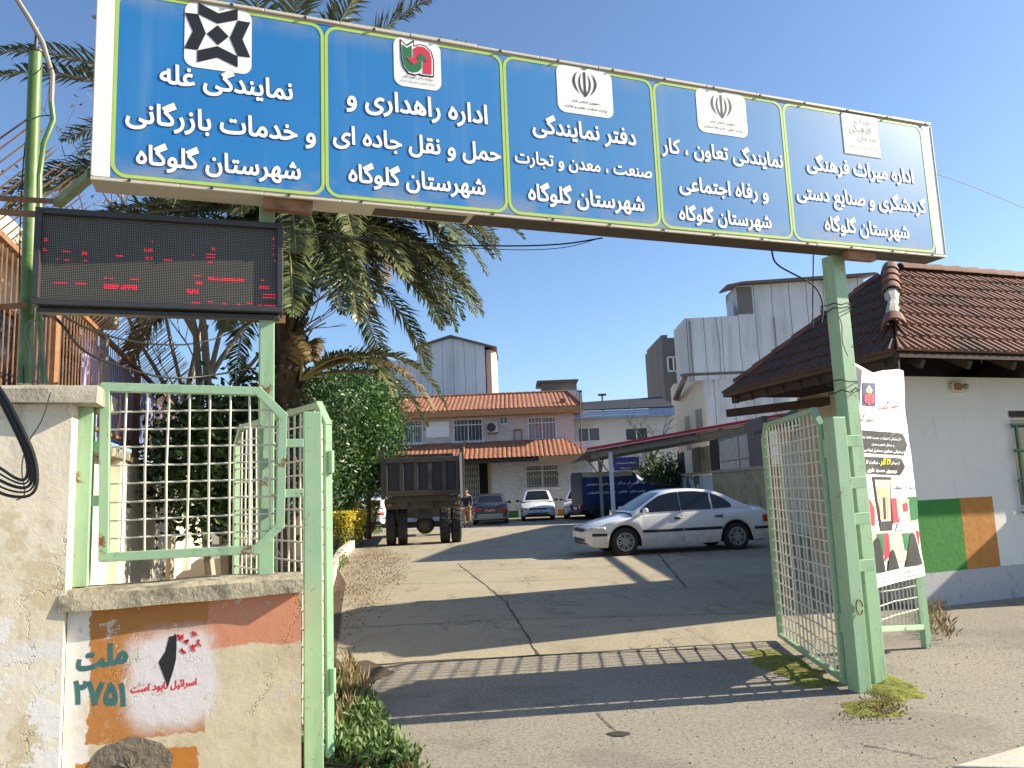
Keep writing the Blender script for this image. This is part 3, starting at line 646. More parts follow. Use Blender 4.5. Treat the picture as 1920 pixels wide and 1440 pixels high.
m.poly([wpt(300 + x / 3, 1040 + y / 3, -.0008) for x, y in ((88, 440), (92, 462), (94, 510), (90, 590), (78, 640), (72, 660), (45, 745), (-8, 605), (30, 545), (42, 500), (52, 460), (70, 458), (82, 452))], 0)
for (ax, ay, bx, by, t, k, bold) in ((245, 1299, 369, 1284, 'اسرائیل نابود است', 1, .035), (142, 1258, 240, 1240, 'ملت', 2, .05), (136, 1318, 236, 1322, '۲۷۵۱', 2, .05)):
    a = wpt(ax, ay, -.0012); b = wpt(bx, by, -.0012); d = (b - a); c = (a + b) / 2
    letter(m, t, lambda x, y, c=c, d=d: c + d.normalized() * x + Vector((0, 0, y)), 0, 0, width=d.length, bold=bold, k=k, ysc=1.15)
for (x, y) in ((338, 1195), (352, 1205), (366, 1190), (372, 1205), (345, 1218), (360, 1215)):
    for j in range(2):
        q = [wpt(x + jit(7), y + jit(7), .0016) for _ in range(4)]; mb_ = [Vector((p.x, WV - .0001 - j * .0003, p.z)) for p in q]
        for a, b in zip(mb_, mb_[1:]):
            s_ = Vector((0, 0, .006)); m.add([a - s_, b - s_, b + s_, a + s_], [(0, 1, 2, 3)], 1)
MT['spray_red'] = mat('red_spray_paint', (.62, .015, .02), .7, .25, 60, 0); MT['teal'] = mat('faded_teal_paint', (.035, .13, .13), .8, .5, 50, 0)
m.build('graffiti', ['ink', 'spray_red', 'teal'], wall)
m = MB()
cc = wpt(245, 1440); pts = [Vector((cc.x + math.cos(a) * .20 * (1 + .18 * mnoise.noise(Vector((math.cos(a) * 2, math.sin(a) * 2, 4)))), WV - .002, cc.z + math.sin(a) * .155 * (1 + .2 * mnoise.noise(Vector((math.cos(a) * 2, math.sin(a) * 2, 9)))))) for a in [i * .2 for i in range(31)]]
m.grid(lambda a, b: (cc.x + math.cos(a * 6.283) * .2 * b * (1 + .2 * mnoise.noise(Vector((math.cos(a * 6.283) * 2, math.sin(a * 6.283) * 2, 4)))), WV - .003 - .007 * (1 - b) * (1 + 1.6 * mnoise.noise(Vector((a * 30, b * 12, 2)))), cc.z + math.sin(a * 6.283) * .155 * b * (1 + .25 * mnoise.noise(Vector((math.cos(a * 6.283) * 2, math.sin(a * 6.283) * 2, 9))))), 48, 8)
m.build('broken_patch', 'stone', wall, smooth=True)
pier = uthing('wall_pier', 'tall stained plaster wall end with weathered concrete cap on the left', 'wall', -6.0, -.1)
m = MB(); m.box(-7.6, -5.402, -.30, .2, 0, 2.15); m.build('pier_body', 'render', pier)
m = MB(); wav_box(m, -7.6, -5.275, -.37, .27, 2.151, 2.245, .012, 20); m.build('cap', 'concrete', pier, smooth=True, angle=50)
pan = uthing('wicket_panel', 'mint green eight cornered grille panel with white bars above the low wall', 'grille panel', -4.8, -.1, 1.3)
PV = -.10
oc = [(-5.279, 2.268), (-4.45, 2.245), (-4.311, 2.096), (-4.326, 1.444), (-4.461, 1.312), (-5.259, 1.318)]
m = MB()
for a, b in zip(oc, oc[1:] + oc[:1]):
    d = (Vector(b) - Vector(a)).normalized() * .02
    m.bar((a[0] - d.x, PV, a[1] - d.y), (b[0] + d.x, PV + jit(.0015), b[1] + d.y), .05, .055, up=(0, 1, 0))
m.build('frame', 'green', pan, bevel=.003)
m = MB()
for k in range(8):
    u = -5.17 + k * .112; zt = 2.24 if u < -4.46 else 2.15; zb = 1.33 if u < -4.47 else 1.40
    m.tube([(u + jit(.004), PV - .008, zb), (u + jit(.006), PV - .008, 1.8), (u + jit(.004), PV - .008, zt)], .0068, 6)
for k in range(8):
    z = 1.415 + k * .102; m.tube([(-5.26, PV + .008, z + jit(.004)), (-4.8, PV + .008, z + jit(.006)), (-4.32, PV + .008, z + jit(.004))], .0055, 6)
m.build('bars', 'cream_bar', pan, smooth=True)
m = MB()
for z in (1.63, 1.93): m.box(-5.40, -5.27, PV - .012, PV + .012, z - .03, z + .03); m.box(-4.325, -4.19, PV - .01, PV + .014, z - .025, z + .025)
m.box(-5.405, -5.33, PV - .05, PV + .05, 1.17, 2.15); m.build('bracket', 'green', pan, bevel=.003)
def weld_post(name, label, u0, u1, v0, v1, h, extra=None):
    t = uthing(name, label, 'gate post', (u0 + u1) / 2, (v0 + v1) / 2)
    m = MB(); m.box(u0, u1, v0, v1, 0, h); m.build('post', 'green', t, bevel=.006)
    return t
lpst = weld_post('gate_post', 'mint green square steel gate post beside the low wall', -4.185, -4.075, -.02, .08, 2.13)
rpst = weld_post('gate_post', 'mint green leaning steel gate post in front of the banner, rust streaked', -.215, -.095, -.07, .05, 2.06)
m = MB(); c = Vector((-.155, -.076, .62))
m.tube([c + Vector((math.cos(a) * .03, -.012, math.sin(a) * .055)) for a in [i * .42 for i in range(15)]], .006, 6); m.build('ring_handle', 'rust', rpst, smooth=True)
m = MB()
for z in (1.83, 1.5, 1.22, .86): m.box(-.0945, .13, .02, .05, z, z + .09)
m.build('bracket', 'green', rpst, bevel=.003)
def gate_leaf(name, label, a, b, h, nb, nh):
    A = Vector((a[0], a[1], 0)); B = Vector((b[0], b[1], 0)); Lw = (B - A).length; ang = math.atan2((B - A).y, (B - A).x)
    t = thing(name, label, 'gate', P(a[0], a[1], 0), YAW + ang)
    ch = .14; pts = [(0, .06), (0, h - ch), (ch, h), (Lw - ch, h), (Lw, h - ch), (Lw, .06)]
    m = MB()
    for p, q in zip(pts, pts[1:] + pts[:1]):
        d = (Vector(q) - Vector(p)).normalized() * .018; m.bar((p[0] - d.x, 0, p[1] - d.y), (q[0] + d.x, jit(.001), q[1] + d.y), .042, .045, up=(0, 1, 0))
    m.build('frame', 'green', t, bevel=.003)
    m = MB()
    for k in range(nb):
        x = Lw * (k + 1) / (nb + 1); zt = h - max(0, ch - x) - max(0, ch - (Lw - x))
        m.tube([(x + jit(.006), -.007, .07), (x + jit(.014), -.007 + jit(.008), h * .35), (x + jit(.014), -.007 + jit(.008), h * .7), (x + jit(.006), -.007, zt)], .0085, 6)
    for k in range(nh):
        z = .07 + (h - .08) * (k + 1) / (nh + 1)
        m.tube([(0, .006, z + jit(.006)), (Lw * .33, .006, z + jit(.012)), (Lw * .66, .006, z + jit(.012)), (Lw, .006, z + jit(.006))], .0075, 6)
    m.build('bars', 'cream_bar', t, smooth=True)
    m = MB()
    for z in (.42, 1.75): m.cyl((-.035, -.01, z), (-.035, -.01, z + .14), .018, n=10)
    m.build('hinge', 'green', t, smooth=True)
    return t
gate_leaf('gate_leaf', 'open mint green mesh gate leaf behind the left gate post', (-4.03, .10), (-4.62, 1.95), 2.20, 15, 18)
gate_leaf('gate_leaf', 'open mint green mesh gate leaf bent beside the mossy ground on the right', (-.20, .09), (.50, 1.78), 2.14, 15, 19)
# splayed fixed panel on the right, with post
fp = uthing('fence_panel', 'sagging mint green mesh fence panel below the white banner', 'fence', 1.2, .95)
A = Vector((.20, .26, 0)); B = Vector((1.42, .88, 0)); fd = (B - A)
FPt = lambda s, z, d=0: A + fd * s + Vector((.453 * d, -.891 * d, z))
m = MB()
bl, br, tr, tl = (.06, .36), (.94, .20), (.94, 1.7), (.03, 1.7)
for p, q in ((bl, br), (br, tr), (tr, tl), (tl, bl)): m.bar(FPt(p[0], p[1]), FPt(q[0], q[1]), .05, .045)
m.bar(FPt(1.0, 0), FPt(1.0, 1.75), .065, .065); m.build('frame', 'green', fp, bevel=.003)
m = MB()
for k in range(13):
    s = .1 + .84 * k / 12; zb = bl[1] + (br[1] - bl[1]) * (s - .06) / .9
    m.tube([FPt(s + jit(.01), zb), FPt(s + jit(.015), 1.2, .01), FPt(s, 1.7)], .0065, 6)
for k in range(12):
    z = .42 + k * .105; m.tube([FPt(.05, z + jit(.02)), FPt(.5, z - .03 + jit(.02)), FPt(.97, z - .06)], .0055, 6)
m.build('bars', 'cream_bar', fp, smooth=True)
# ------------------------------------------------------------------ banner
MT['cloth'] = mat('white_banner_cloth', (.80, .80, .80), .45, .04, bump=0)
MT['b_yel'] = mat('yellow_print', (.75, .6, .02), .5, .05, bump=0); MT['b_navy'] = mat('navy_print', (.012, .014, .10), .5, .1, bump=0)
MT['b_skin'] = mat('tan_print', (.55, .36, .20), .5, .5, 14, 0); MT['b_beige'] = mat('beige_print', (.62, .52, .38), .5, .3, 5, 0); MT['b_blue'] = mat('pale_blue_print', (.35, .45, .70), .5, .2, bump=0)
ban = thing('banner', 'white printed mourning banner tied to the right pole over the mesh panel', 'banner', P(1.0, .75, .6), YAW, None, (1.0, .75, .6))
BD = Vector((.453, -.891, 0))
def bsz(px, py):      # photo pixel -> (s along the panel, height) on the banner's plane
    a = P(*(A + BD * .085)); d_ = U * fd.x + V * fd.y; nn = Vector((-d_.y, d_.x, 0)); d = ray(px, py); q = EYEV + d * ((a - EYEV).dot(nn) / d.dot(nn)) - a
    return q.dot(d_) / d_.length_squared, q.z
TOPP = sorted(bsz(*q) for q in ((1585, 668), (1598, 676), (1618, 688), (1637, 699), (1652, 695), (1685, 692), (1699, 698)))
B0, B1 = bsz(1636, 1105), bsz(1728, 1080)
S0, S1 = TOPP[0][0], max(B1[0], TOPP[-1][0])
def lin(tab, x):
    for (a, va), (b, vb) in zip(tab, tab[1:]):
        if x <= b: return va + (vb - va) * max(0, (x - a) / (b - a))
    return tab[-1][1]
def wave(s, z): return .008 * math.sin(s * 9 + z * 1.5) + .022 * math.exp(-((s - .6) / .12) ** 2) * max(0, (z - 1.8)) + .006 * math.sin(z * 6 + s * 5) + .006 * mnoise.noise(Vector((s * 7, z * 5, 2)))
def BZ(s, z, d=0):
    q = A + fd * s + BD * (.085 + wave(s, z) + d - .07 * max(0, (s - S1 + .08) / .08) ** 2); return Vector((q.x, q.y, z))
def BN(a, t, d=0):
    s = S0 + (S1 - S0) * a; top = lin(TOPP, s); bot = B0[1] + (B1[1] - B0[1]) * (s - B0[0]) / (B1[0] - B0[0]); return BZ(s, bot + (top - bot) * t, d)
m = MB(); m.grid(lambda a, b: BN(a, b), 60, 70)
clo = m.build('cloth', 'cloth', ban, smooth=True, angle=180)
# pixel of the banner photo crop (x60..515 , y60..1400 in a 3x crop at 1560,640) -> s,t
def bp(x, y, d=.004): q = bsz(1560 + x / 3, 640 + y / 3); return BZ(q[0], q[1], d)
def bpoly(m, pts, k, d=.004):        # subdivided outline so that it follows the folds
    cx = sum(p[0] for p in pts) / len(pts); cy = sum(p[1] for p in pts) / len(pts); n = 6; ring = []
    for a, b in zip(pts, pts[1:] + pts[:1]):
        for i in range(n): ring.append((a[0] + (b[0] - a[0]) * i / n, a[1] + (b[1] - a[1]) * i / n))
    lv = [0.0, .25, .5, .75, 1.0]; N = len(ring)
    vs = [bp(cx + (x - cx) * q, cy + (y - cy) * q, d) for q in lv[1:] for x, y in ring] + [bp(cx, cy, d)]
    fs = [(i, (i + 1) % N, N * 3 * 0 + len(vs) - 1)[::-1] for i in range(N)] + [(r * N + i, (r + 1) * N + i, (r + 1) * N + (i + 1) % N, r * N + (i + 1) % N) for r in range(3) for i in range(N)]
    m.add(vs, fs, k)
def btext(m, t, xl, yl, xr, yr, k, d=.008, bold=.03, ysc=1.0):
    L = math.hypot(xr - xl, yr - yl)
    def fn(x, y): f = x / L + .5; return bp(xl + (xr - xl) * f, yl + (yr - yl) * f - y, d)
    letter(m, t, fn, 0, 0, width=L, bold=bold, k=k, ysc=ysc)
m = MB()   # materials: 0 ink 1 white 2 red 3 green 4 navy 5 yellow 6 tan 7 beige 8 blue
bpoly(m, [(92, 108), (170, 160), (158, 330), (112, 318)], 0); bpoly(m, [(112, 320), (160, 332), (150, 362), (120, 350)], 3)
bpoly(m, [(172, 232), (240, 236), (236, 366), (168, 360)], 4, .005)
bpoly(m, [(206, 246), (222, 275), (214, 300), (196, 300), (192, 272)], 1, .007); bpoly(m, [(205, 264), (216, 290), (212, 310), (198, 308), (196, 288)], 5, .009)
for a in range(6): bpoly(m, [(204, 322), (204 + 28 * math.cos(a * 1.047 + .2), 324 + 36 * math.sin(a * 1.047 + .2)), (204 + 28 * math.cos(a * 1.047 + .7), 324 + 36 * math.sin(a * 1.047 + .7)), (204 + 24 * math.cos(a * 1.047 + 1.1), 324 + 30 * math.sin(a * 1.047 + 1.1))], 2, .010 + a * .0002)
btext(m, 'شهید گمنام', 250, 385, 378, 368, 2, bold=.012, ysc=2.0); btext(m, 'شهر گلوگاه', 128, 440, 232, 448, 0, bold=.01, ysc=1.7); btext(m, 'بسم الله الرحمن الرحیم', 220, 205, 365, 232, 0, bold=.005)
pl_ = lambda x0, y0, x1, y1, sl: [(x0 + 8, y0), (x1 - 26, y0 + sl), (x1 - 12, y0 + sl + 22), (x1, (y0 + y1) / 2 + sl), (x1 - 12, y1 + sl - 22), (x1 - 26, y1 + sl), (x0 + 10, y1), (x0, y1 - 20), (x0, y0 + 20)]
bpoly(m, pl_(132, 497, 424, 622, 22), 0); bpoly(m, pl_(168, 646, 402, 742, 12), 0)
btext(m, '۳۰ آذر همزمان با شهادت حضرت فاطمه زهرا (س)', 142, 540, 385, 560, 1, bold=.02, ysc=1.5); btext(m, 'و محفل شعر و سخن', 225, 582, 335, 592, 1, ysc=1.3)
btext(m, 'با سخنرانی معاون محترم سیاسی سپاه', 145, 612, 405, 632, 1, ysc=1.3)
btext(m, 'از میدان', 322, 690, 366, 692, 1, ysc=1.6); btext(m, '۲۶ آذر', 272, 690, 322, 692, 5, bold=.06, ysc=2.0); btext(m, '، ساعت ۱۴', 194, 688, 268, 690, 1, bold=.04, ysc=1.6)
btext(m, '(روبروی مسجد علوی)', 196, 730, 360, 738, 1, bold=.03, ysc=1.5)
btext(m, 'مداحی', 165, 792, 200, 790, 0, ysc=1.3); btext(m, 'با نوای اهل', 168, 838, 224, 834, 0, ysc=1.2); btext(m, 'یادواره شهدا', 340, 828, 468, 828, 4, bold=.004, ysc=1.8)
bpoly(m, [(228, 760), (330, 764), (338, 1062), (270, 1066)], 0, .006); bpoly(m, [(240, 778), (326, 780), (326, 1010), (274, 1014)], 7, .009)
bpoly(m, [(250, 840), (290, 815), (318, 850), (316, 880), (256, 872)], 6, .011)
for x in (262, 284, 304): bpoly(m, [(x, 880), (x + 14, 878), (x + 16, 1000), (x + 4, 1004)], 6 if x != 284 else 0, .0115)
bpoly(m, [(172, 880), (228, 878), (250, 1050), (188, 1060)], 7, .005); bpoly(m, [(172, 880), (196, 879), (232, 940), (228, 1036), (194, 1040)], 2, .007)
bpoly(m, [(334, 880), (488, 872), (486, 1020), (342, 1030)], 7, .005)
bpoly(m, [(334, 884), (360, 882), (372, 1016), (342, 1024)], 2, .007); bpoly(m, [(392, 915), (420, 905), (422, 955), (398, 960)], 2, .007); bpoly(m, [(428, 896), (488, 890), (486, 1000), (440, 1010)], 3, .007); bpoly(m, [(414, 878), (470, 872), (490, 890), (440, 896)], 3, .0072)
bpoly(m, [(378, 990), (410, 985), (398, 1062), (352, 1066)], 8, .009)
bpoly(m, [(200, 1070), (492, 1072), (492, 1240), (210, 1230)], 7, .005)
bpoly(m, [(238, 1084), (282, 1080), (292, 1205), (262, 1208)], 3, .007); bpoly(m, [(282, 1080), (312, 1079), (330, 1200), (292, 1240)], 2, .007); bpoly(m, [(388, 1080), (436, 1078), (428, 1190), (400, 1170)], 3, .007); bpoly(m, [(470, 1060), (496, 1076), (486, 1150)], 2, .007)
sil = lambda x0, x1, y0, y1: [(x0, y1), (x0 + (x1 - x0) * .14, y0 + (y1 - y0) * .35), (x0 + (x1 - x0) * .25, y0 + 18), (x0 + (x1 - x0) * .4, y0), (x0 + (x1 - x0) * .55, y0 + 16), (x0 + (x1 - x0) * .72, y0 + (y1 - y0) * .4), (x1, y1)]
bpoly(m, sil(202, 300, 1100, 1310), 0, .011); bpoly(m, sil(310, 378, 1168, 1292), 0, .0112); bpoly(m, sil(404, 502, 1072, 1265), 0, .0114)
bpoly(m, [(222, 1312), (498, 1252), (500, 1300), (228, 1366)], 1, .013); btext(m, 'اداره تعاون ، کار و رفاه اجتماعی و اداره راهداری و حمل و نقل شهرستان گلوگاه', 232, 1345, 480, 1280, 0, d=.016, bold=.02, ysc=1.5)
m.build('print', ['ink', 'cloth', 'redv', 'greenv', 'b_navy', 'b_yel', 'b_skin', 'b_beige', 'b_blue'], ban)
m = MB()
for (s, t, q) in ((0, 1, Vector((.12, .12, 2.95))), (0, .62, Vector((.12, .12, 1.95))), (1, .98, Vector((1.52, .94, 2.7)))): m.tube([BN(s, t), q], .004, 5)
m.build('tie_string', 'wire_gray', ban)
# ------------------------------------------------------------------ guardhouse
MT['wallwhite'] = NB('whitewash', .9); g = MT['wallwhite']; x_, y_, z_ = g.xyz()
c = g.mix(g.noise(1.2, 6, .6), (.62, .60, .54), (.74, .73, .69)); c = g.mix(g.m_('MULTIPLY', g.ss(g.noise(5, 7, .7, g.map((1, 1, .25))), .55, .75), .4), c, (.42, .38, .30))
c = g.mix(g.m_('MULTIPLY', g.ss(z_, .55, .1), g.ss(g.noise(4, 6), .4, .6)), c, (.33, .32, .30)); g.bump(g.noise(14, 7, .7), .35, .01); MT['wallwhite'] = g.col(c)
MT['flag_g'] = mat('green_wall_paint', (.035, .19, .03), .85, .3, 8, .5, 16, dirt=(.12, .22, .09), damt=.33, dscale=5); MT['flag_o'] = mat('ochre_wall_paint', (.43, .18, .035), .85, .3, 8, .5, 16, dirt=(.50, .33, .16), damt=.33, dscale=5)
MT['plinth'] = mat('grey_plinth', (.40, .40, .41), .9, .2, 6, .4, 20, dirt=(.18, .17, .16), damt=.4, dscale=6)
MT['dark_wood'] = mat('dark_eave_timber', (.045, .028, .02), .85, .4, 8, .4); MT['tan_fascia'] = mat('tan_fascia', (.40, .20, .085), .7, .2, 4, .1, dirt=(.2, .1, .05))
def tile_mat(name, a, b, dirtc, amt=.4):
    g = NB(name, .8); c = g.mix(g.noise(7, 5, .7), a, b); c = g.mix(g.m_('MULTIPLY', g.ss(g.noise(2.2, 7, .7), 1 - amt - .1, 1 - amt + .2), .8), c, dirtc)
    c = g.mix(g.m_('MULTIPLY', g.ss(g.noise(24, 4), .6, .75), .4), c, dirtc); g.bump(g.noise(70, 3), .3, .005); return g.col(c)
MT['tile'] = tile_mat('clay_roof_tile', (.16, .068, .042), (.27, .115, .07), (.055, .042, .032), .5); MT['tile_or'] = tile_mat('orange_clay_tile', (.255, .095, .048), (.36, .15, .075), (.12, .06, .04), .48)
MT['tile_dk'] = tile_mat('shaded_clay_tile', (.07, .035, .025), (.12, .06, .04), (.05, .045, .03), .5)  # slopes away from the sun: their shade is put into the tile colour
MT['gh_side'] = mat('shaded_dirty_cream_side', (.40, .34, .25), .9, .2, 2, .3, 12, dirt=(.18, .14, .10), damt=.4, dscale=2)  # darker than the front: the side wall's shade put into the cream
gh = uthing('guardhouse', 'white gatehouse with clay tile hip roof at the right edge', 'building', 3.16, 2.52)
c0, c1, c2, c3 = (3.16, 2.52), (11.5, 2.75), (11.8, 4.9), (3.35, 4.75)
m = MB()
def wallquad(m, a, b, z0, z1, th=.2, holes=(), k=0, inn=1):
    # vertical wall from a to b (plan points) with rectangular holes (s0,s1,za,zb in metres along the wall)
    a = Vector((*a, 0)); b = Vector((*b, 0)); L = (b - a).length; d = (b - a) / L; nn = Vector((-d.y, d.x, 0)) * th * inn
    xs = sorted({0, L, *[h[0] for h in holes], *[h[1] for h in holes]}); zs = sorted({z0, z1, *[h[2] for h in holes], *[h[3] for h in holes]})
    for xa, xb in zip(xs, xs[1:]):
        for za, zb in zip(zs, zs[1:]):
            if any(h[0] - 1e-6 <= xa and xb <= h[1] + 1e-6 and h[2] - 1e-6 <= za and zb <= h[3] + 1e-6 for h in holes): continue
            p = [a + d * xa, a + d * xb]; Z = lambda q, z: q + Vector((0, 0, z))
            m.add([Z(p[0], za), Z(p[1], za), Z(p[1], zb), Z(p[0], zb)], [(0, 1, 2, 3)], k)
    for h in holes:
        A_, B_ = a + d * h[0], a + d * h[1]; Z = lambda q, z: q + Vector((0, 0, z))
        m.add([Z(A_, h[2]), Z(B_, h[2]), Z(B_, h[3]), Z(A_, h[3]), Z(A_ + nn, h[2]), Z(B_ + nn, h[2]), Z(B_ + nn, h[3]), Z(A_ + nn, h[3])], [(0, 4, 5, 1), (1, 5, 6, 2), (2, 6, 7, 3), (3, 7, 4, 0)], k)
wz0, wz1 = .40, 2.80
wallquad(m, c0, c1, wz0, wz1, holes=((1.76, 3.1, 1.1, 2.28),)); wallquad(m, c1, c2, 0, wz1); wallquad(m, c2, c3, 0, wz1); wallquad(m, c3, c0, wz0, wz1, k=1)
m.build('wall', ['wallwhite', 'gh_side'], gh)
m = MB(); m.prism([(c0[0] - .012, c0[1] - .012, 0), (c1[0], c1[1] - .012, 0), (c2[0], c2[1], 0), (c3[0] - .012, c3[1], 0)], (0, 0, .40)); m.build('plinth', 'plinth', gh)
def onwall(a, b, s0, s1, z0, z1, d):
    a = Vector((*a, 0)); b = Vector((*b, 0)); q = (b - a).normalized(); n_ = Vector((q.y, -q.x, 0)) * d
    return [a + q * s0 + n_ + Vector((0, 0, z0)), a + q * s1 + n_ + Vector((0, 0, z0)), a + q * s1 + n_ + Vector((0, 0, z1)), a + q * s0 + n_ + Vector((0, 0, z1))]
def wall_s(px, py):   # distance along front wall + height for a photo pixel
    u, z = PL(px, py, 2.56); return u - c0[0], z
sg0 = wall_s(1730, 1085); sg1 = wall_s(1797, 941); so1 = wall_s(1860, 938)
m = MB(); m.poly(onwall(c0, c1, .0, sg1[0], .402, 1.27, .003)); m.build('painted_square', 'flag_g', gh)
m = MB(); m.poly(onwall(c0, c1, sg1[0] + .002, so1[0], .402, 1.27, .003)); m.build('painted_square', 'flag_o', gh)
# window with green grille
m = MB(); q = onwall(c0, c1, 1.76, 3.1, 1.1, 2.28, -.12); m.poly(q); wino = m.build('window', 'glass_win', gh)
m = MB(); a, b, c_, d_ = q; m.bar(a, b, .06); m.bar(d_, c_, .06); m.bar(a, d_, .06); m.bar((a + b) / 2, (c_ + d_) / 2, .05); m.build('window_frame', 'white', wino)
m = MB(); q = onwall(c0, c1, 1.77, 3.1, 1.05, 2.18, .06); a, b, c_, d_ = q
for f in range(9): m.bar(a + (b - a) * f / 8, d_ + (c_ - d_) * f / 8, .03 if f == 0 else .018)
for f in (0, .35, .7, 1): m.bar(a + (d_ - a) * f - (b - a) * .06, b + (c_ - b) * f, .025)
MT['dk_green'] = painted_metal('dark_green_paint', (.03, .13, .05), .1); m.build('window_grille', 'dk_green', wino)
m = MB(); m.poly(onwall(c0, c1, 1.74, 3.1, 2.281, 2.36, .012)); m.build('lintel', 'dark_wood', gh)
EZ = 2.95; e0, e1, e2, e3 = Vector((2.25, 1.68, EZ)), Vector((12.3, 1.9, EZ)), Vector((12.6, 5.6, EZ)), Vector((2.5, 5.42, EZ)); ap = Vector((4.2, 3.55, 4.52)); ap2 = Vector((10.0, 3.7, 4.52))
m = MB(); th = Vector((0, 0, -.05))
for q in ((e3, e0, ap), (e1, e2, ap2), (e2, e3, ap, ap2)): m.prism(list(q), (0, 0, -.05), 0)
m.prism([e0 + th * .6, e1 + th * .6, ap2 + th * .6, ap + th * .6], (0, 0, -.04), 1)
rf = m.build('roof', ['tile_dk', 'dark_wood'], gh)
def tiles(m, a, b, c, d, cw, ch, prof, lift=.02):     # a-b eave, d-c ridge; courses of interlocking tiles
    a, b, c, d = map(Vector, (a, b, c, d)); n_ = (b - a).cross(d - a).normalized()
    Hs = ((d + c) / 2 - (a + b) / 2).length; nr = max(1, round(Hs / ch)); eave = (b - a).length; ex = (b - a).normalized()
    for r in range(nr):
        f0, f1 = r / nr, (r + 1.18) / nr
        L0, R0 = a + (d - a) * f0, b + (c - b) * f0; f1c = min(1, f1); L1, R1 = a + (d - a) * f1c, b + (c - b) * f1c
        w0 = (R0 - L0).length; k = max(1, round(w0 / cw)); up = (L1 - L0); sl_ = up - ex * up.dot(ex)
        o0 = (L0 - a).dot(ex)
        i0 = math.floor(o0 / cw)
        row = []
        for i in range(i0, i0 + k + 2):
            for p_, (fx, hz) in enumerate(prof):
                x = (i + fx) * cw - o0
                if -.001 <= x <= w0: row.append((x, hz, jit(.003)))
        if len(row) < 2: continue
        xr = (R1 - L0).dot(ex); xl = (L1 - L0).dot(ex)
        vs = []
        for x, hz, j in row:
            xt = min(max(x, xl), xr)
            p0 = L0 + ex * x; p1 = L0 + sl_ + ex * xt
            vs += [p0 + n_ * (lift * .2), p0 + n_ * (lift + hz + j), p1 + n_ * (hz * .8 + .002)]
        m.add(vs, [q for i in range(len(row) - 1) for q in ((3 * i, 3 * i + 3, 3 * i + 4, 3 * i + 1), (3 * i + 1, 3 * i + 4, 3 * i + 5, 3 * i + 2))])
flat = [(0, .0), (.05, .022), (.2, .024), (.26, .004), (.48, .004), (.55, .026), (.72, .028), (.8, .006), (.98, .004)]
m = MB(); tiles(m, e0, e1, ap2, ap, .25, .30, flat, .03); m.build('tile_courses', 'tile', rf)
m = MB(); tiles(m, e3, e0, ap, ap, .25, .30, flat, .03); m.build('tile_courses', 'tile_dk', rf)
def caps(m, a, b, f0, f1, r=.12, step=.30):
    a = Vector(a); b = Vector(b); L = (b - a).length; d = (b - a) / L; n = int(L * (f1 - f0) / step); up = Vector((0, 0, 1)); sd = d.cross(up).normalized(); u2 = sd.cross(d)
    for i in range(max(n, 1)):
        p = a + d * (L * f0 + i * step); q = p + d * (step * 1.12); r0, r1 = r * .84, r * 1.06
        ring = lambda c, rr: [c + sd * (math.cos(t) * rr) + u2 * (math.sin(t) * rr) for t in [math.pi * k / 8 for k in range(9)]]
        A1, B1, A2, B2 = ring(p, r0), ring(q, r1), ring(p, r0 - .02), ring(q, r1 - .02)
        vs = A1 + B1 + A2 + B2; m.add(vs, [(k, k + 1, 10 + k, 9 + k) for k in range(8)] + [(18 + k, 27 + k, 28 + k, 19 + k) for k in range(8)] + [(9 + k, 10 + k, 28 + k, 27 + k) for k in range(8)] + [(k, 18 + k, 19 + k, k + 1) for k in range(8)])
m = MB(); caps(m, ap + Vector((0, 0, .03)), e0 + Vector((0, 0, .05)), .0, .42); caps(m, ap + Vector((0, 0, .03)), e0 + Vector((0, 0, .03)), .70, .82, .14); caps(m, ap + Vector((0, 0, .02)), ap2 + Vector((0, 0, .02)), .03, 1, .11, .36); caps(m, ap + Vector((0, 0, .0)), e3, .05, 1, .09, .36)
m.build('ridge_caps', 'tile', rf, smooth=True, angle=45)
m = MB(); pts = [ap + (e0 - ap) * f + Vector((jit(.015), jit(.015), .03)) for f in [.02 + .04 * i for i in range(18)]]; m.tube(pts, [.075 + jit(.02) for _ in pts], 7); m.build('ridge_mortar', 'kerbconc', rf, smooth=True)
m = MB(); m.bar(e0 + Vector((.7, .7, -.1)), e0 + Vector((.0, .0, -.08)), .06, .12); 
for i in range(14): p = e0 + (e1 - e0) * ((i + .6) / 14); m.bar(p + Vector((0, .06, -.13)), p + Vector((0, .9, .32)), .06, .1)
for i in range(9): p = e0 + (e3 - e0) * ((i + .7) / 9.4); m.bar(p + Vector((.06, 0, -.13)), p + Vector((.85, 0, .25)), .06, .1)
m.bar(e0 + Vector((.1, .1, -.1)), e3 + Vector((.1, -.1, -.1)), .03, .12); m.bar(e3 + Vector((.2, .2, -.28)), e3 + Vector((1.2, -2.4, -.28)), .1, .12); m.build('rafters', 'dark_wood', rf)
wl = uthing('wall_lamp', 'oval bulkhead lamp on the white gatehouse wall', 'wall lamp', c0[0] + .5, c0[1], 2.5)
s_, z_ = wall_s(1793, 726); ctr = onwall(c0, c1, s_, s_ + .01, z_, z_ + .01, 0)[0]
OFF[wl.name] = ctr.copy(); wl.location = P(*ctr)
m = MB()
ov = lambda sx, sz, d: [ctr + Vector((math.copysign(abs(math.cos(a)) ** .7, math.cos(a)) * sx, -d, math.copysign(abs(math.sin(a)) ** .7, math.sin(a)) * sz)) for a in [i * .2618 for i in range(24)]]
m.prism(ov(.15, .075, .055), (0, .06, 0)); m.build('housing', 'cab', wl, bevel=.008)
m = MB(); m.prism([p + Vector((-.05, 0, 0)) for p in ov(.065, .05, .064)], (0, .008, 0)); m.build('lens', 'rust', wl)
m = MB(); m.blob(ctr + Vector((.07, -.06, 0)), (.04, .025, .04)); m.build('sensor', 'wire_gray', wl, smooth=True)
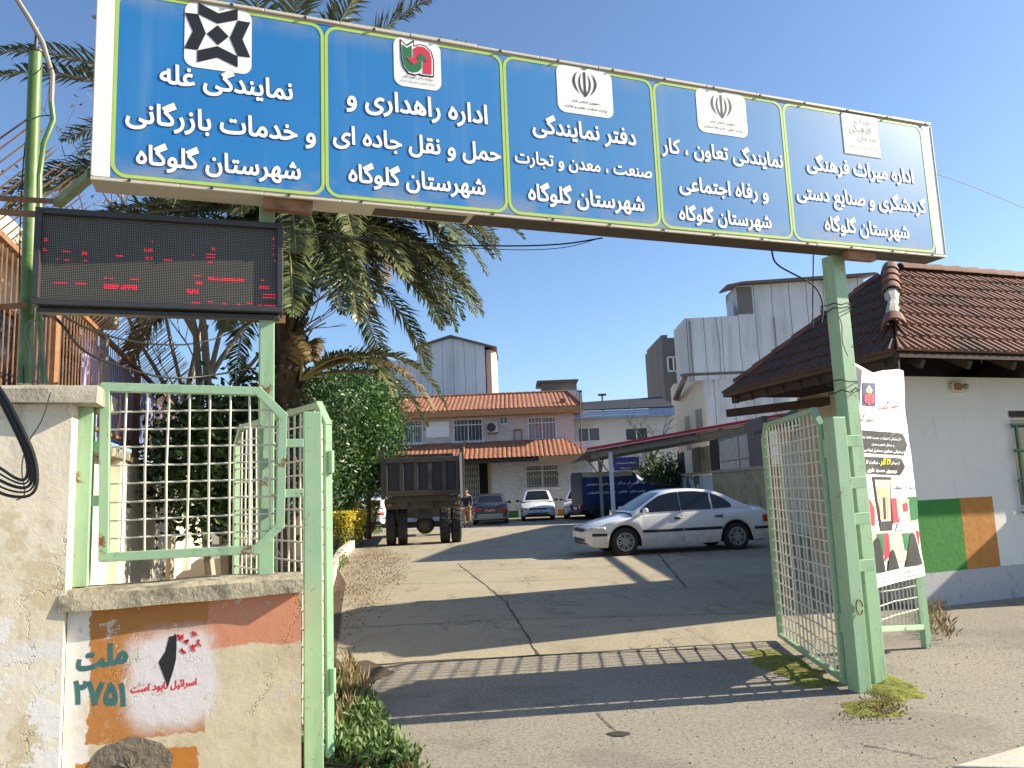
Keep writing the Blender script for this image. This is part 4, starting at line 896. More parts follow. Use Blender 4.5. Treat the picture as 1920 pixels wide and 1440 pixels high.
m = MB(); m.tube([ctr + Vector((-.05, -.4, .75)), ctr + Vector((-.02, -.38, .45)), ctr + Vector((.04, -.36, .25))], .006, 5); tag(m.build('hanging_wire', 'wire_gray', None, loc=None), 'loose end of wire hanging from the gatehouse eave', 'cable')
o = bpy.data.objects['hanging_wire']; o.matrix_world = Matrix.Translation(O) @ Matrix.Rotation(YAW, 4, 'Z')
vent = uthing('wall_vent', 'round vent cover on the gatehouse side wall behind the pole', 'vent', 3.4, 3.4, 2.5)
p = Vector((*c0, 0)).lerp(Vector((*c3, 0)), .27); nn = Vector((-(c3[1] - c0[1]), c3[0] - c0[0], 0)).normalized(); OFF[vent.name] = Vector((3.4, 3.4, 2.5))
p.z = 2.46; m = MB(); m.cyl(p - nn * .01, p + nn * .05, .14, .13, 20); m.build('cover', 'wire_gray', vent, bevel=.01)
ww_ = uthing('shadow_wing_wall', 'plastered wing wall added out of view to shade the gatehouse front', 'wall', 7.8, 2.0)  # out-of-view wall, added to cast the diagonal shadow on the front wall
m = MB(); m.box(7.8, 8.0, 1.25, 2.6, 0, 2.6); m.build('wall_body', 'wallwhite', ww_)
m = MB(); m.box(7.76, 8.04, 1.2, 2.6, 2.601, 2.68); m.build('coping', 'concrete', ww_)
# ------------------------------------------------------------------ left boundary: wall, fence with spikes, green pipe pole
def FLp(d, z=0):       # point on the fence line; d = depth along world y
    return Vector((-4.02 - .316 * (d - 6.0), d, z))
MT['creamwall'] = mat('sunlit_cream_wall', (.66, .60, .47), .9, .12, 3, .4, 18, dirt=(.36, .30, .22), damt=.35, dscale=4, streak=True)
MT['pinkband'] = mat('pale_pink_wall_band', (.62, .47, .36), .9, .12, 3, .3, 18)
bw = wthing('boundary_wall', 'long cream boundary wall with projecting coping under the spiked fence', 'wall', -5.5, 11)
m = MB(); fn_ = Vector((.953, .302, 0))
def along(m, d0, d1, z0, z1, t0, t1, k=0):   # slab along the fence line; t outward offset towards the drive
    a, b = FLp(d0), FLp(d1); m.prism([a + fn_ * t0 + Vector((0, 0, z0)), b + fn_ * t0 + Vector((0, 0, z0)), b + fn_ * t1 + Vector((0, 0, z0)), a + fn_ * t1 + Vector((0, 0, z0))], (0, 0, z1 - z0), k)
along(m, 5.0, 25, 0, 2.18, -.15, .05)
bwb = m.build('wall_body', 'creamwall', bw)
m = MB(); along(m, 5.0, 10.4, 2.181, 2.30, -.2, .22); along(m, 10.9, 25, 2.19, 2.28, -.18, .12); m.build('coping', 'cop', bw, bevel=.01)
for d in (7.4, 9.9, 12.6, 15.5, 18.5): m = MB(); along(m, d, d + .45, 0, 2.178, .051, .17); m.build('pilaster', 'pinkband' if d in (7.4,) else 'creamwall', bw)
fen = wthing('spiked_fence', 'rusty railing with outward leaning spikes on the cream wall', 'fence', -5.0, 9, 2.3)
zt, zb = 3.72, 2.52
m = MB()
m.bar(FLp(4.6, zt), FLp(19, zt), .06, .05); m.bar(FLp(4.6, zb), FLp(19, zb), .05, .04); m.build('rail', 'rust', fen)
m = MB()
d = 4.7
while d < 19:
    p = FLp(d + jit(.012), zt); tip = p + fn_ * .52 + Vector((jit(.02), jit(.04), .52 + jit(.03))); m.tube([FLp(d, zb - .04), p], .0062, 5); m.tube([p, p + (tip - p) * .9, tip], [.0065, .0065, .001], 5); d += .125
m.build('spikes', 'rust', fen)
for d in (7.35, 9.6, 12.0, 15.2): m = MB(); m.bar(FLp(d, 2.28), FLp(d, zt + .05), .075, .075); m.build('post', 'rust' if d != 9.6 else 'wire_gray', fen)
m = MB()
a, b = FLp(9.2), FLp(19); N = 160
m.grid(lambda s, t: a + (b - a) * s - fn_ * (.16 + .012 * (int(s * N) % 2)) + Vector((0, 0, zb - .02 + (zt - zb) * t)), N, 1)
MT['bluesheet'] = mat('pale_blue_sheeting', (.34, .42, .85), .5, .15, 2, .1, dirt=(.4, .45, .75), damt=.3, streak=True); m.build('backing_sheet', 'bluesheet', fen)
gp = wthing('service_pole', 'dark green pipe pole with bundled cables beside the dot matrix display', 'pole', -2.9, 4.85)
p_ = lambda px, py, Y=4.85: D(px, py, Y)
m = MB(); m.tube([p_(46, 720), p_(52, 560), p_(60, 300), p_(67, 97)], .042, 14); m.build('pipe', 'green_dk', gp, smooth=True, angle=60)
m = MB(); m.cyl(p_(67, 99), p_(67, 95), .05, n=14); m.cyl(p_(67, 97), p_(70, 50), .012); m.build('cap', 'dark_steel', gp)
m = MB(); m.tube([p_(82, 720, 4.8), p_(74, 590, 4.8), p_(74, 330, 4.8), p_(82, 270, 4.8), p_(100, 225, 4.8), p_(96, 190, 4.8)], .017, 8); m.build('conduit', 'green_dk', gp, smooth=True)
m = MB(); m.tube([p_(96, 195, 4.8), p_(98, 140, 4.8), p_(80, 80, 4.78), p_(55, 35, 4.7), p_(20, -20, 4.6), p_(-60, -120, 4.5)], .017, 8); m.build('service_cable', 'wire_gray', gp, smooth=True)
m = MB(); m.bar(p_(0, 372, 4.75), p_(110, 378, 4.75), .02, .03); m.bar(p_(0, 576, 4.75), p_(48, 572, 4.75), .03, .03); m.build('bracket', 'rust', gp)
def cable(pts, r, label, mtl='wire', name='cable', sm=3):
    q = [Vector(p) for p in pts]
    for _ in range(sm):
        n_ = [q[0]]
        for a, b in zip(q, q[1:]): n_ += [a * .75 + b * .25, a * .25 + b * .75]
        q = n_ + [q[-1]]
    q = [p for i, p in enumerate(q) if i % 2 == 0 or i == len(q) - 1]
    c = sum(q, Vector()) / len(q); m = MB(); m.tube(q, r, 6); return tag(m.build(name, mtl, None, smooth=True, loc=c), label, 'cable')
Yc = 3.88
for i in range(5):
    dx = (i - 2) * 4
    cable([D(-30 + dx, 690 + dx, Yc), D(5 + dx, 745, Yc - .03), D(38 + dx, 810, Yc - .05 - .012 * i), D(60 + dx, 860, Yc - .06), D(62 + dx * 1.2, 905 + dx, Yc - .06), D(45 + dx, 918 + 2 * dx, Yc - .05), D(5, 905 + 3 * dx, Yc - .05), D(-30, 880 + 3 * dx, Yc)], .008 - (i % 2) * .003, 'black cables bundled and looping down the front of the stained wall end')
    bpy.context.scene.objects[-1]
for o in [o for o in S.objects if o.name.startswith('cable')]: o['group'] = 'black cables on the wall end'
cable([D(95, 735, 3.95), D(80, 790, 3.92), D(50, 830, 3.9), D(38, 880, 3.9), D(50, 930, 3.9), D(30, 938, 3.9)], .003, 'thin dark wire dropping from the concrete cap to the bundled cables')
cable([D(82, 735, 4.4), D(60, 660, 4.7), D(42, 620, 4.75), D(60, 596, 4.75), D(80, 610, 4.7), D(78, 660, 4.7), D(92, 730, 4.5)], .005, 'loop of grey wire twisted around the foot of the green pipe pole', 'wire_gray')
cable([D(75, 590, 4.8), D(110, 595, 5.5), D(150, 660, 6.3), D(230, 690, 7.5), D(330, 715, 9), D(480, 690, 9.5)], .012, 'sagging black cable running back from the pole across the spiked fence')
cable([D(75, 560, 4.8), D(160, 620, 6), D(280, 648, 8), D(390, 645, 9.5), D(500, 590, 10)], .010, 'upper black cable sagging through the bare tree towards the palm')
cable([D(70, 95, 4.85), D(130, 112, 4.9), D(178, 120, 4.4)], .004, 'thin wire from the top of the green pipe pole to the blue sign')
cable([D(45, 720, 4.8), D(38, 590, 4.85), D(36, 440, 4.85), D(46, 260, 4.83), D(60, 218, 4.82), D(98, 216, 4.8)], .004, 'thin black wire looped up the left side of the green pipe pole')
cable([D(535, 434, 4.7), D(700, 452, 5.1), D(900, 462, 5.6), D(1050, 460, 5.9), D(1130, 446, 5.9)], .006, 'upper black cable slung under the blue sign from the display')
cable([D(535, 430, 4.7), D(800, 458, 5.3), D(960, 470, 5.7), D(1060, 466, 5.9), D(1120, 448, 5.9)], .003, 'lower thin cable slung under the blue sign from the display')
cable([D(1447, 470, 6.0), D(1452, 495, 6), D(1490, 515, 6), D(1530, 535, 6.05), D(1545, 570, 6.02), D(1540, 605, 6.0)], .007, 'curved black cable from the sign underside onto the right pole')
cable([D(1525, 478, 6.15), D(1524, 550, 6.15), D(1524, 615, 6.15)], .005, 'straight black cable hanging behind the right sign pole')
cable([D(1755, 325, 6.6), D(1840, 355, 8), D(1990, 420, 10)], .004, 'thin wire leaving the right end of the blue sign across the sky')
cable([D(1572, 590, 6.0), D(1580, 610, 6.0), D(1578, 640, 6.0), D(1590, 668, 6.0)], .005, 'frayed string tying the banner corner to the right pole', 'wire_gray')
m = MB()
for z in (2.95, 2.99, 2.35, 2.28): 
    c = P(.085, .12, z); m.tube([c + Vector((math.copysign(.09, math.cos(a)) if 0 else math.cos(a) * .115, math.sin(a) * .115, jit(.02))) for a in [i * .5236 for i in range(13)]], .005, 5)
tag(m.build('wire_tie', 'wire', None, loc=P(.085, .12, 2.6)), 'black wire wrapped round the right sign pole', 'wire')
# ------------------------------------------------------------------ cream building on the left
lb = wthing('side_building', 'tall cream house in full sun behind the spiked fence', 'building', -9, 12)
MT['creamhouse'] = mat('cream_house_render', (.66, .55, .44), .9, .1, 1.5, .2, 15, dirt=(.42, .33, .26), damt=.3, dscale=2, streak=True)
m = MB(); a = Vector((-5.5, 6, 0)); b = Vector((-7.45, 13.6, 0)); n_ = Vector((-.967, -.255, 0)) * 7
m.prism([a, b, b + n_, a + n_], (0, 0, 4.75)); m.build('wall', 'creamhouse', lb)
m = MB(); e = -n_.normalized() * .35; m.prism([a + e + Vector((0, 0, 4.751)), b + e + Vector((0, 0, 4.751)), b + n_ + Vector((0, 0, 4.751)), a + n_ + Vector((0, 0, 4.751))], (0, 0, .25)); m.build('roof_slab', 'creamhouse', lb)
dv = (b - a).normalized(); nq = -n_.normalized()
for (s0, s1, z0_, z1_) in ((3.2, 4.0, 3.1, 4.1), (5.6, 6.9, 2.7, 4.0)):
    m = MB(); q = [a + dv * s0 + nq * .01, a + dv * s1 + nq * .01]; m.poly([q[0] + Vector((0, 0, z0_)), q[1] + Vector((0, 0, z0_)), q[1] + Vector((0, 0, z1_)), q[0] + Vector((0, 0, z1_))]); w_ = m.build('window', 'glass_win', lb)
    m = MB(); z_ = Vector((0, 0, z0_)); Z_ = Vector((0, 0, z1_)); m.bar(q[0] + z_, q[1] + z_, .07); m.bar(q[0] + Z_, q[1] + Z_, .07); m.bar(q[0] + z_, q[0] + Z_, .07); m.bar(q[1] + z_, q[1] + Z_, .07); m.build('window_frame', 'rust', w_)
# ------------------------------------------------------------------ palm
PY = 12.2
pb = D(545, 740, PY); pb.z = 0
palm = thing('palm_tree', 'big date palm with drooping fronds behind the blue sign', 'palm tree', pb, 0, None, pb)
ctr = D(520, 395, PY)
m = MB(); n = 26; ring = []
tp = [pb.lerp(Vector((ctr.x, ctr.y, ctr.z - .1)), i / n) + Vector((.04 * math.sin(i * .5), 0, 0)) for i in range(n + 1)]
m.tube(tp, [.23 + .03 * (i % 2) + (.06 if i > 18 else 0) for i in range(n + 1)], 14)
for i in range(420):       # old frond bases
    h = random.random() ** .8; a = random.random() * 6.283; p = pb.lerp(ctr, h) + Vector((math.cos(a), math.sin(a), 0)) * .23; d = Vector((math.cos(a) * .55, math.sin(a) * .55, .8)).normalized() * random.uniform(.14, .30 + .3 * h)
    m.bar(p, p + d, random.uniform(.04, .08), .02)
m.build('trunk', 'bark', palm)
def frond(base, az, el, L, droop, dry, name='frond', leafL=.50, nl=92):
    L *= 1.22
    m = MB(); pts = []; d = Vector((math.cos(az) * math.cos(el), math.sin(az) * math.cos(el), math.sin(el))); p = Vector(base); n = 18
    for i in range(n + 1):
        pts.append(p.copy()); p = p + d * (L / n); d = (d + Vector((0, 0, -droop * (.35 + 1.3 * i / n) / n))).normalized()
    m.tube(pts, [.028 * (1 - .85 * i / n) + .003 for i in range(n + 1)], 5, k=1)
    for i in range(nl):
        f = .16 + .84 * i / nl; x = f * n; j = min(n - 1, int(x)); q = pts[j].lerp(pts[j + 1], x - j); t = (pts[j + 1] - pts[j]).normalized()
        sd = t.cross(Vector((0, 0, 1))); sd = sd.normalized() if sd.length > .05 else Vector((1, 0, 0)); up = sd.cross(t)
        l = leafL * (math.sin(math.pi * min(1, f * .92 + .10)) ** .5 * .9 + .15)
        for s in (-1, 1):
            v = (sd * s * random.uniform(.75, 1) + t * random.uniform(.55, 1.0) + up * random.uniform(-.05, .55)).normalized(); mid = q + v * l * .55; tip = q + (v + Vector((0, 0, -random.uniform(.05, .35)))).normalized() * l * random.uniform(.85, 1.1)
            w = v.cross(up + sd * jit(.6)).normalized() * .020
            m.add([q - w * .5, q + w * .5, mid + w, tip, mid - w], [(0, 1, 2, 4), (4, 2, 3)], 0)
    return m.build(name, ['palm_dry' if dry else 'palm', 'rachis'], palm)
random.seed(21)
for i in range(52):
    az = i * 2.39996; h = i / 52
    el = R(72 - 88 * h + jit(8)); L = 3.3 + jit(.35) - .5 * max(0, h - .7); frond(ctr + Vector((math.cos(az) * .18, math.sin(az) * .18, .5 - .9 * h)), az, el, L, 1.25 + .5 * h + jit(.2), i > 60)
# hand placed lower fronds seen under the sign
for (az, el, L, dr) in ((.1, .55, 3.4, 2.3), (-.2, .35, 3.3, 2.2), (.35, .15, 3.2, 1.7), (-.1, .05, 3.1, 1.6), (.25, .75, 3.5, 2.3), (-.4, .6, 3.3, 2.5), (-1.5, .6, 2.6, 3.0), (-.6, .0, 2.6, 1.6), (.15, -.2, 2.6, 1.2)): frond(ctr + Vector((.15, -.1, -.35)), az, el, L, dr, False)
for (az, el, L, dr, dry) in ((.05, .55, 2.3, 2.6, False), (-.15, .42, 2.1, 2.3, True), (.3, .3, 2.0, 2.2, False), (-.5, .5, 1.8, 2.4, False), (-1.2, .7, 1.5, 2.2, True)): frond(Vector((pb.x + .2, pb.y - .15, D(560, 715, PY).z)), az, el, L, dr, dry, leafL=.34)
for (az, el, L, dr) in ((3.3, .55, 3.6, 1.5), (3.0, .3, 3.5, 1.6), (3.5, .1, 3.2, 1.5), (2.8, .9, 3.6, 1.4), (3.2, 1.0, 3.6, 1.3)): frond(ctr + Vector((-.15, 0, -.1)), az, el, L, dr, False)
for i in range(26): frond(ctr + Vector((.1 + jit(.15), -.1 + jit(.15), -.2 + jit(.3))), random.uniform(-1.3, .9), random.uniform(-.05, .95), 2.9 + jit(.4), random.uniform(1.7, 2.8), False)
for i in range(10): frond(ctr + Vector((jit(.2), -.2, -.5)), random.uniform(-2.2, .3), random.uniform(-.3, .5), 2.2 + jit(.3), random.uniform(2.0, 3.0), i > 7)
# ------------------------------------------------------------------ bare trees behind the fence
def bare(name, label, base, h, lean, seed, spread=.5, r=.09, depth=4, mtl='bark_pale', grp=None, pods=True, first=.35):
    random.seed(seed); t = thing(name, label, 'tree', base, 0, grp, base); tr = MB(); br = MB(); lf = MB()
    def grow(p, d, L, r, lv, mb):
        pts = [p.copy()]; n = 6
        for i in range(n): d = (d + Vector((jit(.12), jit(.12), jit(.05)))).normalized(); p = p + d * (L / n); pts.append(p.copy())
        mb.tube(pts, [r * (1 - .45 * i / n) for i in range(n + 1)], 7 if r > .03 else 4)
        if lv == 0:
            if pods and random.random() < .6:
                for _ in range(4): leaf(lf, p + Vector((jit(.1), jit(.1), jit(.1))), .10, .4, -.5)
            return
        for k in range(3 if lv > 1 else 2):
            f = random.uniform(first if lv == depth else .4, 1); q = pts[min(n, int(f * n))]
            nd = (d + Vector((jit(1), jit(1), jit(.7))) * spread * 1.6 + Vector((0, 0, .25))).normalized(); grow(q, nd, L * random.uniform(.45, .68), r * .5, lv - 1, br)
    grow(Vector(base), Vector((lean[0], lean[1], 1)).normalized(), h, r, depth, tr)
    tr.build('trunk', mtl, t, smooth=True); br.build('branches', mtl, t, smooth=True)
    if lf.f: lf.build('dry_leaves', 'litter', t)
    return t
b = D(400, 720, 13.5); b.z = 0; bare('bare_tree', 'leafless pale tree nearest the palm under the display', D(435, 720, 12.6).xy.to_3d(), 5.6, (-.03, 0), 3, .5, .10, 4)
bare('bare_tree', 'leafless pale tree in the middle behind the display, leaning left', D(405, 720, 13.2).xy.to_3d(), 5.4, (-.10, 0), 8, .55, .09, 4)
bare('bare_tree', 'slim leafless tree furthest left under the display with crossing twigs', D(325, 720, 14).xy.to_3d(), 5.2, (-.05, 0), 15, .6, .075, 4)
bare('bare_tree', 'thin leaning sapling beside the spiked fence end', D(330, 720, 15).xy.to_3d(), 5.0, (-.38, 0), 28, .5, .05, 3)
random.seed(5)
# ------------------------------------------------------------------ evergreen trees, hedges, planter on the left of the drive
def evergreen(label, base, blobs, n, s, ks, th, trunk=.12, asp=.5, cs=.25, cat='tree', name='evergreen_tree', clump=9, up=.2, shell=.55, mt='bark_dk'):
    base = Vector(base); t = thing(name, label, cat, base, 0, None, base)
    m = MB(); m.tube([base, base + Vector((.05, 0, th * .5)), base + Vector((0, .05, th))], [trunk, trunk * .8, trunk * .5], 8)
    for c, r in blobs[:4]: m.tube([base + Vector((0, 0, th * .6)), base.lerp(Vector(c), .6) + Vector((0, 0, .2)), Vector(c)], [trunk * .5, trunk * .3, trunk * .15], 5)
    m.build('trunk', mt, t, smooth=True)
    m = MB(); crown(m, blobs, n, s, asp, (0, 1), shell, up, clump, cs); m.build('crown', ks, t); return t
B = D(650, 1000, 25.5).xy.to_3d()
c = lambda px, py, Y: D(px, py, Y)
evergreen('dense glossy citrus tree overhanging the yellow hedges', B, [(c(655, 790, 25.5), (1.3, 1.3, 1.2)), (c(700, 830, 25.2), (.8, .9, 1.0)), (c(635, 870, 25), (1.1, 1.1, 1.0)), (c(672, 895, 25), (.85, .8, .7)), (c(610, 800, 25), (1.1, 1.1, 1.5)), (c(690, 765, 25.8), (.9, .9, .9)), (c(625, 920, 25), (.9, .9, .6)), (c(725, 800, 25.6), (.45, .6, .55)), (c(650, 735, 25.6), (.9, .9, .65)), (c(590, 900, 25), (.9, .9, .9))], 24000, .15, ['citrus', 'citrus_lt'], 2.0, .10, clump=6, cs=.24)
evergreen('taller feathery dark evergreen behind the citrus tree', D(690, 1000, 29).xy.to_3d(), [(c(690, 735, 29), (1.2, 1.2, 1.0)), (c(727, 775, 29), (.65, .8, 1.2)), (c(650, 745, 29), (1.1, 1.1, .9)), (c(700, 850, 29), (1.0, 1.0, 1.6))], 11000, .15, ['cypress', 'cypress'], 4, asp=.28, up=.8)
evergreen('dark bushy evergreen shading the cream wall behind the green gate', D(440, 1000, 12.5).xy.to_3d(), [(c(430, 850, 12.5), (1.0, 1.1, .85)), (c(390, 880, 12.5), (.8, .8, .9)), (c(470, 860, 12), (.9, .9, 1.0)), (c(420, 930, 12.5), (.7, .8, .6)), (c(350, 820, 15), (.9, .9, .6)), (c(480, 800, 13), (.8, .9, .75))], 11000, .14, ['citrus', 'cypress'], 2.2)
evergreen('rounded dark shrub beyond the palm foot', D(560, 1000, 15).xy.to_3d(), [(c(570, 880, 15), (.8, .9, 1.0)), (c(540, 800, 15), (1.0, .9, 1.1)), (c(600, 780, 16), (.8, .8, .9))], 8000, .13, ['citrus', 'cypress'], 1.6)
def hedge(label, c0_, sx, sy, h, n, seed, skirt=.0, rz=-.25):
    random.seed(seed); t = thing('clipped_hedge', label, 'hedge', (c0_.x, c0_.y, 0), rz, 'yellow hedges beside the drive')
    m = MB()
    for i in range(n):
        a = random.random() * 6.283; z = random.random() ** .7; e = lambda q: math.copysign(abs(q) ** .45, q)
        rr = (.72 + .28 * math.sin(z * 1.5)) * (1 + .07 * mnoise.noise(Vector((math.cos(a) * 2, math.sin(a) * 2, z * 3)))); q = 1 - .2 * random.random() ** 2
        if random.random() < .45: z = .93 + jit(.06); q = random.random() ** .5
        p = Vector((e(math.cos(a)) * sx * rr * q, e(math.sin(a)) * sy * rr * q, .12 + (h - .12) * z))
        gold = z > .5 + jit(.35) or random.random() < .25
        leaf(m, p, random.uniform(.05, .10), .6, .5, 0 if gold else 1)
    m.build('foliage', ['gold', 'gold_dk'], t)
    m = MB()
    for i in range(9): m.tube([(jit(sx * .5), jit(sy * .5), 0), (jit(sx * .6), jit(sy * .6), h * .8)], [.02, .008], 5)
    m.build('stems', 'bark_dk', t)
hp = G(640, 1030); hedge('nearer clipped hedge with bright yellow leaves by the drive', hp + Vector((-.05, .1, 0)), .62, .8, 1.12, 8000, 3)
hp = G(664, 1010); hedge('farther clipped hedge with a flat yellow top beside the truck', hp + Vector((0, .2, 0)), .78, .75, 1.32, 7500, 4)
random.seed(11)
kb = [G(622, 1112), G(632, 1075), G(645, 1048), G(672, 1022), G(690, 1003)]
planter = thing('planter_kerb', 'low pale concrete planter kerb along the left of the drive', 'kerb', (kb[0].x, kb[0].y, 0), 0, None, (kb[0].x, kb[0].y, 0))
m = MB()
for a, b in zip(kb, kb[1:]):
    d = (b - a).normalized(); s_ = Vector((-d.y, d.x, 0)) * .16; m.prism([a, b - d * .01, b - d * .01 + s_, a + s_], (0, 0, .24 + jit(.02)))
m.build('kerb_body', 'kerbconc', planter, bevel=.012)
m = MB(); scatter(m, [G(610, 1240), G(680, 1150), G(745, 1085), G(765, 1045), G(690, 1025), G(640, 1060), G(618, 1120)], 4200, .035, .5, .025, jr=.3)
tag(m.build('leaf_litter', 'litter'), kind='stuff')
m = MB(); reg = [P(-4.0, .05), G(790, 1460), G(730, 1400), G(690, 1330), G(640, 1290), P(-4.0, 1.0)]
scatter(m, reg, 4200, .055, .5, .13, 0, 1.0); scatter(m, [P(-4.0, .3), G(690, 1330), G(660, 1255), P(-4.0, 1.2)], 900, .11, .07, .14, 1, 2.0); scatter(m, reg, 900, .05, .5, .03, 2)
for (px, py) in ((690, 1410), (655, 1390), (720, 1425), (675, 1370), (640, 1420)):
    c_ = G(px, py)
    for i in range(20):
        a = random.random() * 6.283; leaf(m, c_ + Vector((math.cos(a) * .05, math.sin(a) * .05, .02 + .07 * random.random())), random.uniform(.05, .09), .75, .6, 0)
tag(m.build('weeds', ['weed', 'dry', 'litter']), kind='stuff')
m = MB(); scatter(m, [Vector((-3.9, 15, 0)), Vector((-4.6, 17.5, 0)), Vector((-5.6, 17.5, 0)), Vector((-5.2, 14, 0))], 1500, .11, .4, .45, 0, 1.2); scatter(m, [G(626, 1085), G(650, 1060), G(640, 1045), G(622, 1060)], 500, .09, .3, .2, 0, 1.5); scatter(m, [G(690, 1008), G(720, 1000), G(705, 992), G(690, 996)], 350, .09, .3, .2, 0, 1.5); tag(m.build('garden_plants', ['weed']), kind='stuff')
def moss(px, py, sx, sy, h, seed):
    c_ = G(px, py); m = MB()
    m.grid(lambda a, b: c_ + Vector(((math.cos(a * 6.283) * sx) * b * (1 + .35 * mnoise.noise(Vector((math.cos(a * 6.283) * 1.6, math.sin(a * 6.283) * 1.6, seed)))), math.sin(a * 6.283) * sy * b * (1 + .35 * mnoise.noise(Vector((math.cos(a * 6.283) * 1.6, math.sin(a * 6.283) * 1.6, seed + 5)))), -.004 + (h * (1 - b * b) + .018 * mnoise.noise(Vector((a * 40, b * 12, seed))) * (1 - b * .7)))), 40, 12)
    return m
m = MB()
for a in ((1468, 1245, .26, .42, .03, 1), (1500, 1262, .22, .22, .03, 2), (1525, 1280, .22, .16, .025, 3), (1672, 1300, .20, .26, .04, 4), (1630, 1322, .26, .10, .03, 5), (1660, 1275, .16, .22, .035, 6), (1430, 1225, .2, .2, .02, 7), (1690, 1285, .12, .16, .02, 8), (1645, 1340, .2, .07, .02, 9), (1610, 1335, .14, .08, .02, 10)):
    q = moss(*a); m.add(q.v, q.f)
tag(m.build('moss', 'moss', smooth=True, angle=180), kind='stuff')
m = MB(); scatter(m, [G(1610, 1335), G(1680, 1345), G(1690, 1320), G(1640, 1310)], 160, .05, .07, .02, 0, .7); scatter(m, [P(1.8, .9), P(1.8, 1.3), P(3.1, 2.5), P(3.1, 2.3)], 250, .1, .08, .1, 0, 1.5); scatter(m, [G(1560, 1355), G(1720, 1360), G(1700, 1330), G(1580, 1320)], 90, .03, .5, .01, 1)
tag(m.build('dry_weeds', ['dry', 'litter']), kind='stuff')
# ------------------------------------------------------------------ cars
MT['glass_ws'] = glass('windscreen_glass', (.012, .013, .015), .12); MT['glass_ws'].node_tree.nodes['Principled BSDF'].inputs['Specular IOR Level'].default_value = .22
def interp(tab, x):
    if x <= tab[0][0]: return tab[0][1]
    for i in range(len(tab) - 1):
        (a, va), (b, vb) = tab[i], tab[i + 1]
        if x <= b:
            t = (x - a) / (b - a) if b > a else 1
            ma = (tab[min(i + 1, len(tab) - 1)][1] - tab[max(i - 1, 0)][1]) / max(1e-6, tab[min(i + 1, len(tab) - 1)][0] - tab[max(i - 1, 0)][0])
            mb_ = (tab[min(i + 2, len(tab) - 1)][1] - va) / max(1e-6, tab[min(i + 2, len(tab) - 1)][0] - a)
            h = b - a; t2, t3 = t * t, t * t * t
            return (2 * t3 - 3 * t2 + 1) * va + (t3 - 2 * t2 + t) * h * ma + (-2 * t3 + 3 * t2) * vb + (t3 - t2) * h * mb_
    return tab[-1][1]
def car_paint(name, c, dirt=.4):
    g = NB(name, .28); x, y, z = g.xyz(); b = g.mix(g.noise(1.2, 3), sc(c, .92), c)
    b = g.mix(g.m_('MULTIPLY', g.m_('MULTIPLY', g.ss(z, .75, .2), g.ss(g.noise(5, 6, .7), .25, .65)), dirt), b, (.30, .25, .17))
    r = g.m_('ADD', .25, g.m_('MULTIPLY', g.ss(z, .7, .2), .4)); g.set(g.b.inputs['Roughness'], r); g.b.inputs['Coat Weight'].default_value = .5; g.b.inputs['Coat Roughness'].default_value = .08
    return g.col(b)
MT['car_white'] = car_paint('dusty_white_car_paint', (.80, .80, .80), .45); MT['car_white2'] = car_paint('white_car_paint', (.78, .78, .78), .3); MT['car_dark'] = car_paint('dark_grey_car_paint', (.035, .04, .042), .3); MT['car_tan'] = car_paint('tan_bumper_paint', (.40, .35, .26), .3)
SEDAN = dict(L=4.5, W=1.72, R=.315, xf=1.38, xr=-1.29,
  top=[(-2.25, .78), (-2.2, .90), (-2.05, .985), (-1.6, 1.0), (-1.0, .98), (.6, .965), (1.0, .95), (1.5, .86), (1.95, .75), (2.15, .66), (2.25, .58)],
  sh=[(-2.25, .66), (-2.1, .84), (-1.5, .90), (0, .90), (1.0, .86), (1.7, .76), (2.1, .62), (2.25, .54)],
  bot=[(-2.25, .36), (-2.15, .27), (-1.8, .22), (1.9, .2), (2.15, .24), (2.25, .32)],
  plan=[(-2.25, .80), (-2.15, .90), (-1.8, .97), (0, 1), (1.5, .985), (1.95, .93), (2.15, .85), (2.25, .74)],
  roof=[(-1.72, 1.0), (-1.35, 1.17), (-1.05, 1.32), (-.75, 1.405), (-.35, 1.45), (.1, 1.445), (.35, 1.40), (.62, 1.27), (.95, 1.08), (1.18, .95)],
  ws=(.42, 1.10), rw=(-1.62, -1.0),
  wins=[[(.98, .955, 1.0), (.80, .955, 1.13), (.50, .96, 1.30), (.2, .965, 1.365), (.025, .967, 1.375)], [(.01, .968, 1.378), (-.4, .97, 1.375), (-.72, .975, 1.33)], [(-.76, .975, 1.325), (-.95, .98, 1.25), (-1.12, .985, 1.14), (-1.22, .99, 1.05)]], hood=(1.15, 2.2))
HATCH = dict(L=3.93, W=1.66, R=.29, xf=1.2, xr=-1.15,
  top=[(-1.96, .85), (-1.9, .95), (-1.5, .98), (0, .96), (.7, .97), (1.1, .93), (1.5, .84), (1.8, .72), (1.96, .58)],
  sh=[(-1.96, .8), (-1.6, .9), (0, .9), (1.0, .86), (1.5, .74), (1.8, .62), (1.96, .52)],
  bot=[(-1.96, .36), (-1.8, .24), (1.6, .22), (1.85, .24), (1.96, .32)],
  plan=[(-1.96, .86), (-1.75, .95), (0, 1), (1.2, .98), (1.65, .92), (1.85, .84), (1.96, .72)],
  roof=[(-1.9, .98), (-1.75, 1.2), (-1.5, 1.39), (-1.0, 1.46), (-.3, 1.485), (.1, 1.45), (.4, 1.34), (.8, 1.13), (1.08, .95)], ws=(.14, 1.0), rw=(-1.84, -1.5),
  wins=[[(.82, .93, .98), (.55, .93, 1.17), (.2, .94, 1.36), (-.02, .94, 1.40)], [(-.1, .94, 1.41), (-.8, .95, 1.40), (-1.1, .96, 1.32)], [(-1.16, .96, 1.3), (-1.45, .99, 1.12)]], hood=(1.05, 1.9))
